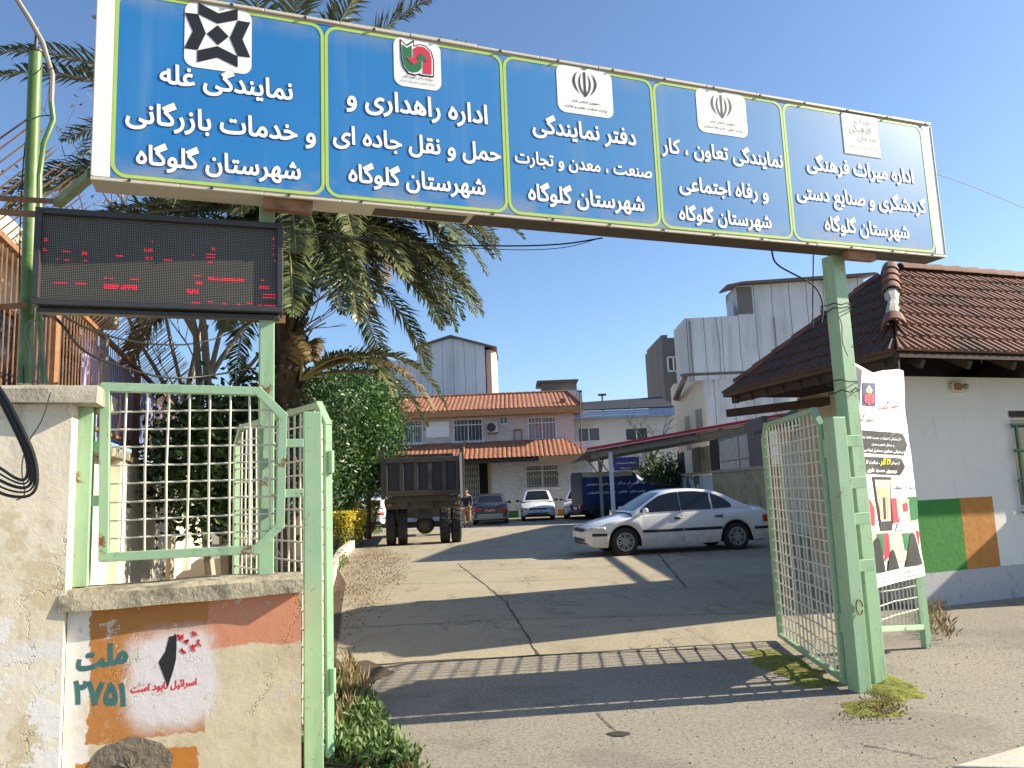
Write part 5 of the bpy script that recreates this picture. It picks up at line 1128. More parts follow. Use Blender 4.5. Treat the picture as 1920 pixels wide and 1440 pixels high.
def car(name, label, spec, paint, loc, rz, grp=None, lower=None, plate=None, hub='alu', detail=True):
    t = thing(name, label, 'car', loc, rz, grp); L = spec['L']; Wd = spec['W'] / 2; R_ = spec['R']; xf, xr = spec['xf'], spec['xr']
    x0, x1 = -L / 2, L / 2; N = 110
    xs = sorted({x0 + (x1 - x0) * (.5 - .5 * math.cos(math.pi * i / N)) for i in range(N + 1)} | {xf + dx * .36 * 1.0 for dx in [-1 + i / 12 for i in range(25)]} | {xr + dx * .36 for dx in [-1 + i / 12 for i in range(25)]})
    Ra = R_ + .055
    w = lambda x: Wd * interp(spec['plan'], x)
    def zb(x):
        b = interp(spec['bot'], x)
        for xc in (xf, xr):
            if abs(x - xc) < Ra: b = max(b, R_ + math.sqrt(max(0, Ra * Ra - (x - xc) ** 2)))
        return b
    prof = [(0, .945), (.12, .985), (.35, 1.0), (.62, 1.0), (.85, .985), (1, .955)]
    def sec(x):
        b, s_, tp = zb(x), interp(spec['sh'], x), interp(spec['top'], x); b = min(b, s_ - .03); q = []
        lowb = interp(spec['bot'], x)
        for f, k in prof: z = b + (s_ - b) * f; q.append((w(x) * k, z))
        for tt in (.12, .3, .55, .8, 1): q.append((w(x) * .955 * (1 - tt) ** .9, s_ + (tp - s_) * math.sin(min(1, tt * 1.15) * math.pi / 2)))
        return q
    m = MB(); rows = []
    for x in xs:
        q = sec(x); rows.append([Vector((x, y, z)) for y, z in q] + [Vector((x, -y, z)) for y, z in q[-2::-1]])
    n = len(rows[0]); vs = [p for r in rows for p in r]
    m.add(vs, [(i * n + j, (i + 1) * n + j, (i + 1) * n + j + 1, i * n + j + 1) for i in range(len(rows) - 1) for j in range(n - 1)])
    m.add(rows[0], [tuple(range(n))]); m.add(rows[-1], [tuple(range(n))[::-1]])
    # greenhouse
    gx0, gx1 = spec['roof'][0][0], spec['roof'][-1][0]; gx = [gx0 + (gx1 - gx0) * i / 60 for i in range(61)]
    ys = lambda x, z: w(x) * .915 - max(0, z - .95) * .34 - .012
    def gsec(x):
        zr = interp(spec['roof'], x); z0 = interp(spec['sh'], x) - .02; zr = max(zr, z0 + .03); ze = max(z0 + .02, zr - .055); q = []
        for f in (0, .33, .66, 1): z = z0 + (ze - z0) * f; q.append((ys(x, z), z))
        ye = ys(x, ze); h = zr - ze
        q += [(ye - .045, ze + h * .55), (ye - .13, ze + h * .85), (ye * .5, ze + h * 1.0), (0, ze + h * 1.08)]
        return q
    rows = []
    for x in gx: q = gsec(x); rows.append([Vector((x, y, z)) for y, z in q] + [Vector((x, -y, z)) for y, z in q[-2::-1]])
    n = len(rows[0]); m.add([p for r in rows for p in r], [(i * n + j, (i + 1) * n + j, (i + 1) * n + j + 1, i * n + j + 1) for i in range(60) for j in range(n - 1)])
    body = m.build('body', paint, t, smooth=True, angle=32)
    m = MB(); m.box(x0 + .25, x1 - .3, -Wd * .8, Wd * .8, .2, .6); m.build('underbody', 'black', t)
    m = MB()
    for (a, b, lift) in ((spec['ws'][0], spec['ws'][1], .008), (spec['rw'][0], spec['rw'][1], -.008)):
        def fn(i, j):
            x = a + (b - a) * i; q = gsec(x); ye = q[5][0] * .97; y = ye * (1 - 2 * j); f = abs(y) / max(.01, q[6][0])
            z = q[7][1] + (q[6][1] - q[7][1]) * min(1, f) if f < 1 else q[6][1] + (q[5][1] - q[6][1]) * (abs(y) - q[6][0]) / max(.01, q[5][0] - q[6][0])
            return Vector((x + lift, y, z + .007))
        m.grid(fn, 12, 12)
    m.build('windscreen', 'glass_ws', t, smooth=True, angle=180)
    for s in (1, -1):
        for wi in spec['wins']:
            m = MB(); pts = []
            k = 10; X = [wi[0][0] + (wi[-1][0] - wi[0][0]) * i / k for i in range(k + 1)]; rv = sorted((p[0], p[1]) for p in wi); rt = sorted((p[0], p[2]) for p in wi)
            for x in X:
                za, zc = interp(rv, x) - .012, interp(rt, x)
                for z in (za, (za + zc) / 2, zc): pts.append(Vector((x, s * (ys(x, z) + .007), z)))
            m.add(pts, [(i * 3 + j, (i + 1) * 3 + j, (i + 1) * 3 + j + 1, i * 3 + j + 1) for i in range(k) for j in range(2)]); m.build('side_window', 'glass_dk', t, smooth=True)
    for xc in (xf, xr):
        for s in (1, -1):
            yo = Wd * .965; m = MB()
            m.lathe([(.19, -.02), (R_ - .045, .0), (R_ - .02, -.012), (R_, -.05), (R_, -.15), (R_ - .03, -.185), (.1, -.18)], (xc, s * yo, R_), (0, s, 0), 32)
            wh = m.build('tyre', 'rubber', t, smooth=True, angle=35)
            m = MB(); m.lathe([(.0, .0), (.045, .0), (.055, -.012), (.075, -.015)], (xc, s * yo, R_), (0, s, 0), 20); m.lathe([(.172, -.018), (.185, .004), (.205, .004), (.212, -.01)], (xc, s * yo, R_), (0, s, 0), 32)
            for k in range(14):
                a0 = k * 2 * math.pi / 14; a1 = a0 + (.10 if k % 2 else -.10) * .6
                p = Vector((xc + math.cos(a0) * .06, s * (yo - .004), R_ + math.sin(a0) * .06)); q = Vector((xc + math.cos(a1) * .185, s * (yo - .004), R_ + math.sin(a1) * .185)); m.bar(p, q, .026, .016, up=(0, 1, 0))
            m.build('wheel_trim', hub, t, smooth=True, angle=35)
            m = MB(); m.lathe([(0, -.035), (.19, -.03)], (xc, s * yo, R_), (0, s, 0), 20); m.build('wheel_disc', 'black', t)
    def side_strip(xa, xb, z0, z1, s, d, name, mt_, kk=10):
        m = MB(); pts = []
        for i in range(kk + 1):
            x = xa + (xb - xa) * i / kk
            for z in (z0, z1):
                b_, s__ = zb(x), interp(spec['sh'], x); f = max(0, min(1, (z - b_) / max(.01, s__ - b_))); y = w(x) * interp(prof, f); pts.append(Vector((x, s * (y + d), z)))
        m.add(pts, [(i * 2, i * 2 + 2, i * 2 + 3, i * 2 + 1) for i in range(kk)]); ob = m.build(name, mt_, t, smooth=True)
        so = ob.modifiers.new('solid', 'SOLIDIFY'); so.thickness = .012; so.offset = 0
        return ob
    for s in (1, -1):
        side_strip(.98, .02, .50, .56, s, .006, 'side_trim', 'black'); side_strip(-.0, -.93, .50, .56, s, .006, 'side_trim', 'black')
        side_strip(x1 - .12, xf + Ra + .05, .46, .52, s, .006, 'bumper_strip', 'black'); side_strip(xr - Ra - .06, x0 + .1, .46, .52, s, .006, 'bumper_strip', 'black')
        for xh in (.12, -.86): side_strip(xh + .09, xh - .08, .77, .815, s, .010, 'door_handle', 'black', 3)
        side_strip(x1 - .09, x1 - .42, .565, .665, s, .006, 'headlight', 'lamp'); side_strip(x0 + .05, x0 + .30, .62, .78, s, .006, 'tail_light', 'red_lamp')
        for xd in (1.02, .02, -.95 if L > 4 else -.9): side_strip(xd + .005, xd - .005, .28 if xd > -.5 else .72, .86, s, .003, 'door_seam', 'black', 1)
        m = MB(); mx = spec['ws'][1] - .18; m.blob((mx, s * (Wd + .10), .99), (.06, .11, .065), 12, 8, 0); m.bar((mx, s * (Wd - .1), .95), (mx, s * (Wd + .05), .97), .04, .05); m.build('mirror', paint if hub == 'alu' else 'black', t, smooth=True)
    # front and rear fascia
    yw = Wd * .70
    m = MB(); m.box(x1 - .10, x1 + .012, -.42, .42, .545, .625); m.build('grille', 'black', t, bevel=.01)
    m = MB(); m.box(x1 - .12, x1 + .010, -.5, .5, .33, .40); m.build('air_intake', 'black', t, bevel=.01)
    for s in (1, -1):
        m = MB(); m.prism([(x1 - .12, s * .46, .54), (x1 - .0, s * .46, .555), (x1 - .16, s * .745, .565), (x1 - .16, s * .745, .67), (x1 - .09, s * .46, .66)], (-.02, 0, 0)) if 0 else m.blob((x1 - .13, s * .58, .605), (.13, .16, .06), 14, 8, 0); m.build('headlight', 'lamp', t, smooth=True)
        m = MB(); m.box(x0 - .012, x0 + .08, s * .42 if s > 0 else -.72, .72 if s > 0 else -.42, .64, .77); m.build('tail_light', 'red_lamp', t, bevel=.012)
        m = MB(); m.cyl((x1 - .1, s * .55, .36), (x1 - .005, s * .55, .36), .05); m.build('fog_lamp', 'lamp', t, smooth=True)
    pc, fc, tx = plate or ('plate', 'ink', None)
    for xx, sx in ((x1 + .016, 1), (x0 - .016, -1)):
        m = MB(); zc = .46 if sx > 0 else .68; m.box(min(xx, xx - sx * .02), max(xx, xx - sx * .02), -.26, .26, zc - .055, zc + .055)
        if tx: letter(m, tx, lambda a, z: (xx + sx * .003, a * sx, zc - .035 + z), 0, 0, width=.44, bold=.03, k=1)
        m.build('number_plate', [pc, fc], t)
    if lower:
        m = MB()
        for (xx, sx) in ((x1, 1), (x0, -1)): m.grid(lambda a, b: (xx + sx * (.03 - .25 * abs(2 * a - 1) ** 4), (2 * a - 1) * Wd * .99, .26 + .26 * b), 16, 3)
        o_ = m.build('bumper', lower, t, smooth=True); so = o_.modifiers.new('s', 'SOLIDIFY'); so.thickness = .06; so.offset = 0
    m = MB(); m.tube([(-.3, 0, 1.45), (-.45, 0, 1.72)], .004, 4); m.build('aerial', 'black', t)
    return t
fw = G(1165, 1043); sr = math.atan2(.30, 1.0)
sed = car('parked_car', 'dusty white four door saloon parked broadside in the middle of the yard', SEDAN, 'car_white', (0, 0, 0), 0)
d = Vector((math.cos(R(9)), math.sin(R(9)), 0))      # from nose to tail
nose = G(1165, 1043) - d * (2.25 - 1.38) * 1.0; ctr_ = G(1165, 1043) + d * 1.38 + Vector((-d.y, d.x, 0)) * .83
sed.location = (ctr_.x + .13, ctr_.y, 0); sed.rotation_euler = (0, 0, math.pi + R(9)); sed.scale = (1.01, 1.02, 1.01)
m = MB()   # small fender badge
b_ = car('parked_car', 'dark saloon with a tan rear bumper and red number plate seen from behind', SEDAN, 'car_dark', (0, 0, 0), 0, None, 'car_tan', ('redv', 'plate', '۳۶۱ الف ۲۷'), 'wire_gray')
p = D(921, 980, 38.4); b_.location = (p.x, 38.4, 0); b_.rotation_euler = (0, 0, R(91))
h_ = car('parked_car', 'white hatchback facing the gate in front of the brick office', HATCH, 'car_white2', (0, 0, 0), 0, None, None, ('plate', 'ink', '۴۶ ب ۲۵۹'), 'wire_gray')
p = D(1009, 980, 40.6); h_.location = (p.x, 40.6, 0); h_.rotation_euler = (0, 0, R(-91)); h_.scale = (1, 1.06, 1.02)
w_ = car('parked_car', 'white hatchback half hidden behind the blue van', HATCH, 'car_white2', (0, 0, 0), 0, None, None, None, 'wire_gray')
p = D(1085, 980, 40.4); w_.location = (p.x + .15, 40.6, 0); w_.rotation_euler = (0, 0, R(-97))
l_ = car('parked_car', 'pale saloon mostly hidden behind the dump truck on its left', SEDAN, 'car_white2', (0, 0, 0), 0, None, None, None, 'wire_gray')
p = D(716, 980, 38); l_.location = (p.x - .55, 39, 0); l_.rotation_euler = (0, 0, R(90))
# ------------------------------------------------------------------ dump truck (seen from behind)
MT['truck'] = mat('dusty_brown_truck_steel', (.058, .050, .038), .75, .35, 4, .3, 30, dirt=(.14, .115, .08), damt=.4, dscale=3)
MT['truck_in'] = mat('faded_dark_tailgate_panel', (.028, .030, .033), .7, .3, 3, .2, 30, dirt=(.09, .075, .055), damt=.3, dscale=3)
tk = wthing('dump_truck', 'brown dump truck parked with its ribbed tailgate towards the gate', 'truck', -3.05, 24.6)
tL, tR_ = D(718, 900, 24.2).x, D(862, 900, 24.2).x; ty = 24.2; tt = D(790, 856, 24.2).z; tb = D(790, 935, 24.2).z
m = MB(); m.box(tL, tR_, ty + .06, ty + 4.6, tb + .12, tb + .24); m.box(tL, tL + .07, ty + .06, ty + 4.6, tb + .24, tt); m.box(tR_ - .07, tR_, ty + .06, ty + 4.6, tb + .24, tt + .02); m.box(tL, tR_, ty + 4.5, ty + 4.6, tb + .24, tt + .3)
for k in range(6): y = ty + .3 + k * .8; m.box(tR_ + .001, tR_ + .09, y, y + .12, tb + .1, tt); m.box(tL - .09, tL - .001, y, y + .12, tb + .1, tt)
m.box(tL - .10, tL + .02, ty - .05, ty + .055, tb + .02, tt + .22); m.box(tR_ - .02, tR_ + .10, ty - .05, ty + .055, tb + .02, tt + .25); m.build('dump_body', 'truck', tk, bevel=.012)
m = MB(); gz0, gz1 = tb + .10, tt - .02; m.box(tL + .03, tR_ - .03, ty + .0, ty + .05, gz0 + .16, gz1 - .16, 1)
m.box(tL + .021, tR_ - .021, ty - .06, ty + .052, gz1 - .158, gz1, 0); m.box(tL + .021, tR_ - .021, ty - .06, ty + .052, gz0, gz0 + .158, 0)
ww = tR_ - tL - .05
for k in range(6): x = tL + .025 + (ww - .14) * k / 5; m.box(x, x + .14 if 0 < k < 5 else x + .08, ty - .055, ty + .0495, gz0 + .16, gz1 - .16, 0)
m.build('tailgate', ['truck', 'truck_in'], tk, bevel=.012)
m = MB(); m.box(tL + .1, tR_ - .1, ty + .1, ty + .3, tb - .1, tb + .09)
for x in (tL + .72, tR_ - .82): m.box(x, x + .11, ty + .25, ty + 6, tb - .36, tb - .101)
m.box(tL + .85, tR_ - .9, ty + .2, ty + .3, tb - .32, tb - .12); m.box(tL + .9, tR_ - .95, ty + .32, ty + .45, tb - .62, tb - .40); m.build('chassis', 'truck', tk, bevel=.01)
yw_ = ty + .75; rw_ = .60
m = MB(); m.cyl((tL + .2, yw_, rw_), (tR_ - .2, yw_, rw_), .09, n=14); cx_ = (tL + tR_) / 2 + .05; m.blob((cx_, yw_, rw_), (.30, .30, .30), 16, 10, .05); m.cyl((cx_, yw_, rw_), (cx_, yw_ - .34, rw_), .13, .07); m.build('rear_axle', 'truck', tk, smooth=True)
for s, xo in ((-1, tL + .02), (1, tR_ - .02)):
    for k in (0, 1):
        xa = xo - s * (.0 + k * .36); m = MB(); wd = .30 * -s
        m.lathe([(.28, .0), (.52, .0), (rw_ - .03, .02), (rw_, .05), (rw_, .25), (rw_ - .03, .28), (.52, .30), (.28, .30)], (xa, yw_, rw_), (-s, 0, 0), 40)
        for q in range(40):
            a = q * 2 * math.pi / 40; c_ = Vector((xa - s * (.09 if q % 2 else .21), yw_ + math.cos(a) * rw_, rw_ + math.sin(a) * rw_)); tn = Vector((0, -math.sin(a), math.cos(a))); rr_ = Vector((0, math.cos(a), math.sin(a)))
            m.bar(c_ - Vector((.075, 0, 0)) - tn * .02, c_ + Vector((.075, 0, 0)) + tn * .02, .035, .03, up=rr_)
        m.build('tyre', 'rubber', tk, smooth=True, angle=35)
    m = MB(); m.box(min(xo, xo - s * .7), max(xo, xo - s * .7), ty + .2, ty + .26, tb - .30, tb + .02); m.build('mudguard', 'truck', tk, bevel=.01)
    m = MB(); m.cyl((xo - s * .45, ty + .5, rw_), (xo - s * .45, ty + 4.9 - .0, rw_), .02); 
    fx = xo - s * .1; m = MB(); m.lathe([(.28, 0), (.56, 0), (.6, .05), (.6, .25), (.56, .3), (.28, .3)], (fx, ty + 5.6, rw_), (-s, 0, 0), 32); m.build('front_tyre', 'rubber', tk, smooth=True, angle=35)
    m = MB(); m.box(xo - s * .12 - .08, xo - s * .12 + .08, ty + .17, ty + .199, tb - .22, tb - .12); m.build('tail_light', 'rust', tk, bevel=.01)
m = MB(); m.box(tL + .1, tR_ - .1, ty + 4.9, ty + 6.7, .7, 2.55); m.build('cab', 'truck', tk, bevel=.08)
m = MB(); m.box(cx_ - .25, cx_ + .28, ty + .28, ty + .30, tb - .60, tb - .46); m.build('number_plate', 'truck_in', tk)
m = MB(); m.box(tR_ - .05, tR_ + .03, ty - .09, ty - .051, tb - .02, tt + .1); m.build('tailgate_latch', 'cab', tk); tk.rotation_euler = (0, 0, R(7.5))
# ------------------------------------------------------------------ person stooping beside the truck
MT['skin'] = mat('skin', (.42, .24, .15), .6, .1, 20, .1); MT['jacket'] = mat('navy_jacket', (.018, .02, .05), .85, .25, 20, .4); MT['khaki'] = mat('khaki_trousers', (.30, .20, .10), .85, .2, 20, .4); MT['hair'] = mat('dark_hair', (.02, .016, .012), .8, .3, 60, .5)
pp = D(876, 985, 34.6); per = thing('person', 'person in a navy jacket and khaki trousers bending beside the truck', 'person', (pp.x, 34.6, 0), 0)
def skin_body(name, joints, edges, root, mtl, parent, lv=2):
    me = bpy.data.meshes.new(name); me.from_pydata([j[0] for j in joints], edges, []); o = bpy.data.objects.new(name, me); S.collection.objects.link(o)
    sk = o.modifiers.new('skin', 'SKIN'); sk.use_smooth_shade = True
    for i, j in enumerate(joints): r = j[1]; me.skin_vertices[0].data[i].radius = r if isinstance(r, tuple) else (r, r)
    me.skin_vertices[0].data[root].use_root = True
    sb = o.modifiers.new('sub', 'SUBSURF'); sb.levels = lv; sb.render_levels = lv
    dg = bpy.context.evaluated_depsgraph_get(); dg.update(); ev = o.evaluated_get(dg); nm = bpy.data.meshes.new_from_object(ev)
    bpy.data.objects.remove(o); nm.materials.clear(); nm.materials.append(MT[mtl]); nm.polygons.foreach_set('use_smooth', [True] * len(nm.polygons))
    ob = bpy.data.objects.new(name, nm); S.collection.objects.link(ob); ob.parent = parent; return ob
J = [((0, 0, .88), .13), ((0, .02, 1.02), .135), ((.0, -.10, 1.26), .155), ((.0, -.22, 1.42), .10), ((.0, -.27, 1.49), .055), ((0, -.34, 1.555), .082), ((0, -.37, 1.63), .088), ((0, -.365, 1.70), .06),
     ((-.10, 0, .84), .10), ((-.11, -.04, .47), .062), ((-.11, .02, .09), .045), ((-.11, -.13, .035), .04), ((.10, 0, .84), .10), ((.11, .02, .47), .062), ((.12, .08, .09), .045), ((.12, -.07, .035), .04),
     ((-.19, -.20, 1.37), .065), ((-.25, -.22, 1.10), .05), ((-.21, -.36, .88), .036), ((-.20, -.40, .82), .032), ((.19, -.20, 1.37), .065), ((.25, -.24, 1.11), .05), ((.20, -.40, .92), .036), ((.19, -.44, .87), .032)]
Ed = [(0, 1), (1, 2), (2, 3), (3, 4), (4, 5), (5, 6), (6, 7), (0, 8), (8, 9), (9, 10), (10, 11), (0, 12), (12, 13), (13, 14), (14, 15), (3, 16), (16, 17), (17, 18), (18, 19), (3, 20), (20, 21), (21, 22), (22, 23)]
for hb, sx in ((19, -1), (23, 1)):
    bx, by, bz_ = J[hb][0]
    for k, (dx, l) in enumerate(((-.028, .07), (-.01, .08), (.01, .078), (.028, .062))):
        i = len(J); J += [((bx + dx, by - .03, bz_ - .03), .010), ((bx + dx, by - .045, bz_ - .03 - l * .6), .009), ((bx + dx, by - .04, bz_ - .03 - l), .008)]; Ed += [(hb, i), (i, i + 1), (i + 1, i + 2)]
    i = len(J); J += [((bx - sx * .035, by - .02, bz_ - .01), .011), ((bx - sx * .05, by - .04, bz_ - .05), .009)]; Ed += [(hb, i), (i, i + 1)]
skin_body('body', J, Ed, 0, 'skin', per)
JJ = [(p, (r + .025 if not isinstance(r, tuple) else r)) for p, r in J]
idx = [0, 1, 2, 3, 16, 17, 18, 20, 21, 22]; mp = {k: i for i, k in enumerate(idx)}; skin_body('jacket', [(JJ[k][0], JJ[k][1] if k in (0, 1, 2) else JJ[k][1] - .006) for k in idx], [(mp[a], mp[b]) for a, b in Ed if a in mp and b in mp], 0, 'jacket', per)
idx = [0, 8, 9, 10, 12, 13, 14]; mp = {k: i for i, k in enumerate(idx)}; skin_body('trousers', [(JJ[k][0], JJ[k][1] - .004) for k in idx], [(mp[a], mp[b]) for a, b in Ed if a in mp and b in mp], 0, 'khaki', per)
m = MB(); m.blob((0, -.35, 1.665), (.092, .10, .085), 14, 9, .05); m.build('hair', 'hair', per, smooth=True)
m = MB()
for s in (-1, 1): m.blob((s * .088, -.36, 1.62), (.014, .028, .035), 8, 6, 0); m.blob((s * .034, -.452, 1.635), (.012, .008, .008), 8, 6, 0, 1)
m.blob((0, -.465, 1.605), (.014, .02, .028), 8, 6, 0); m.box(-.025, .025, -.455, -.442, 1.57, 1.576, 1); m.build('face', ['skin', 'hair'], per, smooth=True)
m = MB()
for x, y in ((-.11, -.07), (.12, -.01)): m.blob((x, y - .02, .045), (.05, .13, .05), 12, 8, 0)
m.build('shoe', 'black', per, smooth=True)
# ------------------------------------------------------------------ office building
def brick_mat(name, a, b, mortar, bw=.22, bh=.075):
    g = NB(name, .9); br = g.n('ShaderNodeTexBrick'); v = g.map((1, 1, 1), (math.pi / 2, 0, 0)); g.set(br.inputs['Vector'], v); br.inputs['Scale'].default_value = 1; br.inputs['Brick Width'].default_value = bw; br.inputs['Row Height'].default_value = bh; br.inputs['Mortar Size'].default_value = .008
    br.inputs['Color1'].default_value = (*a, 1); br.inputs['Color2'].default_value = (*b, 1); br.inputs['Mortar'].default_value = (*mortar, 1); c = g.mix(g.m_('MULTIPLY', g.ss(g.noise(1.6, 7, .7), .5, .75), .5), br.outputs[0], sc(mortar, .7)); g.bump(br.outputs['Fac'], -.4, .01); return g.col(c)
MT['wbrick'] = brick_mat('whitewashed_brick', (.55, .54, .54), (.70, .69, .69), (.40, .36, .33))
MT['wbrick_up'] = brick_mat('pinkish_whitewashed_brick', (.52, .45, .42), (.64, .57, .53), (.45, .36, .32))
Y1, Y0 = 45.0, 44.4
off_ = wthing('office_building', 'two storey whitewashed brick office with orange tiled roofs', 'building', D(900, 950, 44).x, 44, 0)
xl, xr_ = D(690, 800, Y1).x, D(1076, 800, Y1).x; Xu = lambda px: D(px, 800, Y1).x; Zu = lambda px, py: D(px, py, Y1).z
Xl = lambda px: D(px, 900, Y0).x; Zl = lambda px, py: D(px, py, Y0).z
zu0 = Zu(900, 842); zu1 = Zu(900, 765)
up_w = [(757, 792, 788, 832), (850, 905, 785, 829), (990, 1043, 781, 825)]
holes = [(Xu(a) - xl, Xu(b) - xl, Zu((a + b) / 2, d_), Zu((a + b) / 2, c_)) for a, b, c_, d_ in up_w]
m = MB(); wallquad(m, (xl, Y1), (xr_, Y1), zu0 - .6, zu1 - .12, .15, holes); wallquad(m, (xr_, Y1), (xr_, Y1 + 7), zu0 - 1, zu1 - .12); m.build('upper_wall', 'wbrick_up', off_)
xrl = Xl(1112); xll = Xl(690)
dh = (Xl(871) - xll, Xl(915) - xll, 0, Zl(890, 868)); wh_ = (Xl(986) - xll, Xl(1049) - xll, Zl(1017, 915), Zl(1017, 871))
m = MB(); wallquad(m, (xll, Y0), (xrl, Y0), 0, zu0 + .2, .2, (dh, wh_)); wallquad(m, (xrl, Y0), (xrl, Y0 + 8), 0, zu0 + .2); m.build('lower_wall', 'wbrick', off_)
MT['curtain'] = mat('pale_curtain', (.35, .26, .27), .9, .3, 3, 0, dirt=(.2, .2, .24), damt=.5, streak=True)
def grille_window(par, x0, x1, z0, z1, y, bars, mt_pane, mt_bar, rows=(.0, 1.0), sill=True, zig=False, mull=True):
    m = MB(); m.poly([(x0, y + .1, z0), (x1, y + .1, z0), (x1, y + .1, z1), (x0, y + .1, z1)]); wd = m.build('window', mt_pane, par)
    m = MB(); f = .06
    m.box(x0, x1, y + .03, y + .09, z1 - f, z1); m.box(x0, x1, y + .03, y + .09, z0, z0 + f); m.box(x0, x0 + f, y + .03, y + .09, z0 + f, z1 - f); m.box(x1 - f, x1, y + .03, y + .09, z0 + f, z1 - f)
    if mull: m.box((x0 + x1) / 2 - .03, (x0 + x1) / 2 + .03, y + .035, y + .085, z0 + f, z1 - f)
    m.box(x0 + f, x1 - f, y + .04, y + .08, z0 + (z1 - z0) * .72, z0 + (z1 - z0) * .72 + .06)
    if sill: m.box(x0 - .1, x1 + .1, y - .10, y + .029, z0 - .08, z0 - .001)
    m.build('window_frame', 'white', wd)
    m = MB(); n_ = bars
    for k in range(n_ + 1): x = x0 + (x1 - x0) * k / n_; m.cyl((x, y - .05, z0), (x, y - .05, z1), .010, n=5)
    for r_ in (.12, .5, .88) if zig else (.06, .72, .95): z = z0 + (z1 - z0) * r_; m.cyl((x0 - .05, y - .05, z), (x1 + .05, y - .05, z), .012, n=5)
    if zig:
        for k in range(n_): xa = x0 + (x1 - x0) * k / n_; xb = x0 + (x1 - x0) * (k + 1) / n_; zc = z0 + (z1 - z0) * .5; m.cyl((xa, y - .055, zc + (.12 if k % 2 else -.12)), (xb, y - .055, zc + (-.12 if k % 2 else .12)), .010, n=5)
    m.build('window_grille', mt_bar, wd); return wd
for (a, b, c_, d_), h in zip(up_w, holes): grille_window(off_, xl + h[0], xl + h[1], h[2], h[3], Y1, 8, 'curtain' if a > 980 else 'glass_win', 'white')
grille_window(off_, xll + wh_[0], xll + wh_[1], wh_[2], wh_[3], Y0, 13, 'glass_win', 'cab', zig=True)
sx0, sx1, sz0, sz1 = Xu(939), Xu(951), Zu(945, 794), Zu(945, 784)
m = MB(); m.box(sx0, sx1, Y1 - .02, Y1 + .01, sz0, sz1); q_ = m.build('window', 'glass_win', off_); m = MB(); m.box(sx0 - .04, sx1 + .04, Y1 - .05, Y1 - .021, sz0 - .05, sz0); m.box((sx0 + sx1) / 2 - .02, (sx0 + sx1) / 2 + .02, Y1 - .05, Y1 - .021, sz0, sz1); m.build('window_frame', 'white', q_)
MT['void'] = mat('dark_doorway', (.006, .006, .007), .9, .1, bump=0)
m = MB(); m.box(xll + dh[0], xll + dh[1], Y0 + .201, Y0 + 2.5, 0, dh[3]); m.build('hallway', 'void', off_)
m = MB(); x0, x1 = Xl(871), Xl(898)
for k in range(9): x = x0 + (x1 - x0) * k / 8; m.bar((x, Y0 + .05, 0), (x, Y0 + .05, dh[3]), .035, .03)
for k in range(8):
    for j in range(9): xa = x0 + (x1 - x0) * k / 8; dx = (x1 - x0) / 8; z = dh[3] * j / 9; m.bar((xa, Y0 + .02, z), (xa + dx, Y0 + .02, z + .3), .015)
m.build('folding_gate', 'cab', off_)
MT['ochre'] = mat('ochre_post_paint', (.42, .25, .08), .7, .2); m = MB(); m.box(Xl(915), Xl(920), Y0 - .06, Y0 - .001, 0, dh[3] + .05); m.build('door_jamb', 'ochre', off_)
for a, b, k in ((952, 970, 'flag_g'), (970, 984, 'plate'), (1043, 1058, 'flag_o'), (1058, 1066, 'flag_g'), (692, 706, 'redv'), (707, 716, 'flag_g')): m = MB(); m.box(Xl(a), Xl(b), Y0 - .012, Y0 - .001, 0, Zl(960, 958)); m.build('painted_square', k, off_)
def pantile(m, ax, bx, y_e, z_e, y_r, z_r, aR=0, bR=0, pitch=.26, amp=.05, k=0):     # roof slope facing -y
    nx = int((bx - ax) / pitch) * 6; L = math.hypot(y_r - y_e, z_r - z_e); n_ = Vector((0, -(z_r - z_e), (y_r - y_e))).normalized(); ns = 9
    def fn(i, j):
        x = ax + (bx - ax) * i; f = j; xa = ax + aR * f; xb = bx + bR * f; xc = min(max(x, xa), xb); s = (f * ns) % 1
        h = amp * abs(math.sin(math.pi * (x - ax) / pitch)) ** .8 + .025 * (1 - s) + .006 * mnoise.noise(Vector((x * 3, f * 9, 1)))
        return Vector((xc, y_e + (y_r - y_e) * f, z_e + (z_r - z_e) * f)) + n_ * h
    m.grid(fn, nx, ns * 2, k)
ze = Zu(900, 768) + .02; ye = Y1 - .75; xa, xb = D(700, 770, ye).x, D(1092, 757, ye).x
ze = D(920, 768, ye).z; yr = Y1 + 4.2; zr = D(900, 742.5, yr).z
m = MB(); pantile(m, xa, xb, ye, ze, yr, zr, 0, D(1063, 739, yr).x - xb); ru = m.build('upper_roof', 'tile_or', off_, smooth=True, angle=50)
m = MB(); m.add([(xb, ye, ze), (xb, yr * 2 - ye, ze), (D(1063, 739, yr).x, yr, zr + .02)], [(0, 1, 2)]); m.add([(xa, yr, zr), (D(1063, 739, yr).x, yr, zr), (xb, yr * 2 - ye, ze), (xa, yr * 2 - ye, ze)], [(0, 1, 2, 3)]); m.build('roof_back', 'tile_or', off_)
m = MB(); m.box(xa, xb + .02, ye - .02, ye + .05, ze - .32, ze + .02); m.box(xa, xb - .02, ye + .051, Y1 - .002, ze - .32, ze - .24); m.box(xb - .06, xb + .01, ye + .051, yr, ze - .3, ze + .0); m.build('fascia', 'tan_fascia', off_)
m = MB(); caps(m, Vector((D(1063, 739, yr).x, yr, zr + .05)), Vector((xb, ye, ze + .06)), 0, 1, .13, .5); caps(m, Vector((xa, yr, zr + .05)), Vector((D(1063, 739, yr).x, yr, zr + .05)), 0, 1, .12, .5); m.build('ridge_caps', 'tile_or', off_, smooth=True)
m = MB(); q = D(1056, 757, ye + 1).x; m.box(q - .2, q + .2, ye + .9, ye + 1.2, ze + .2, ze + .62); m.build('vent_tile', 'tile_or', off_, bevel=.06)
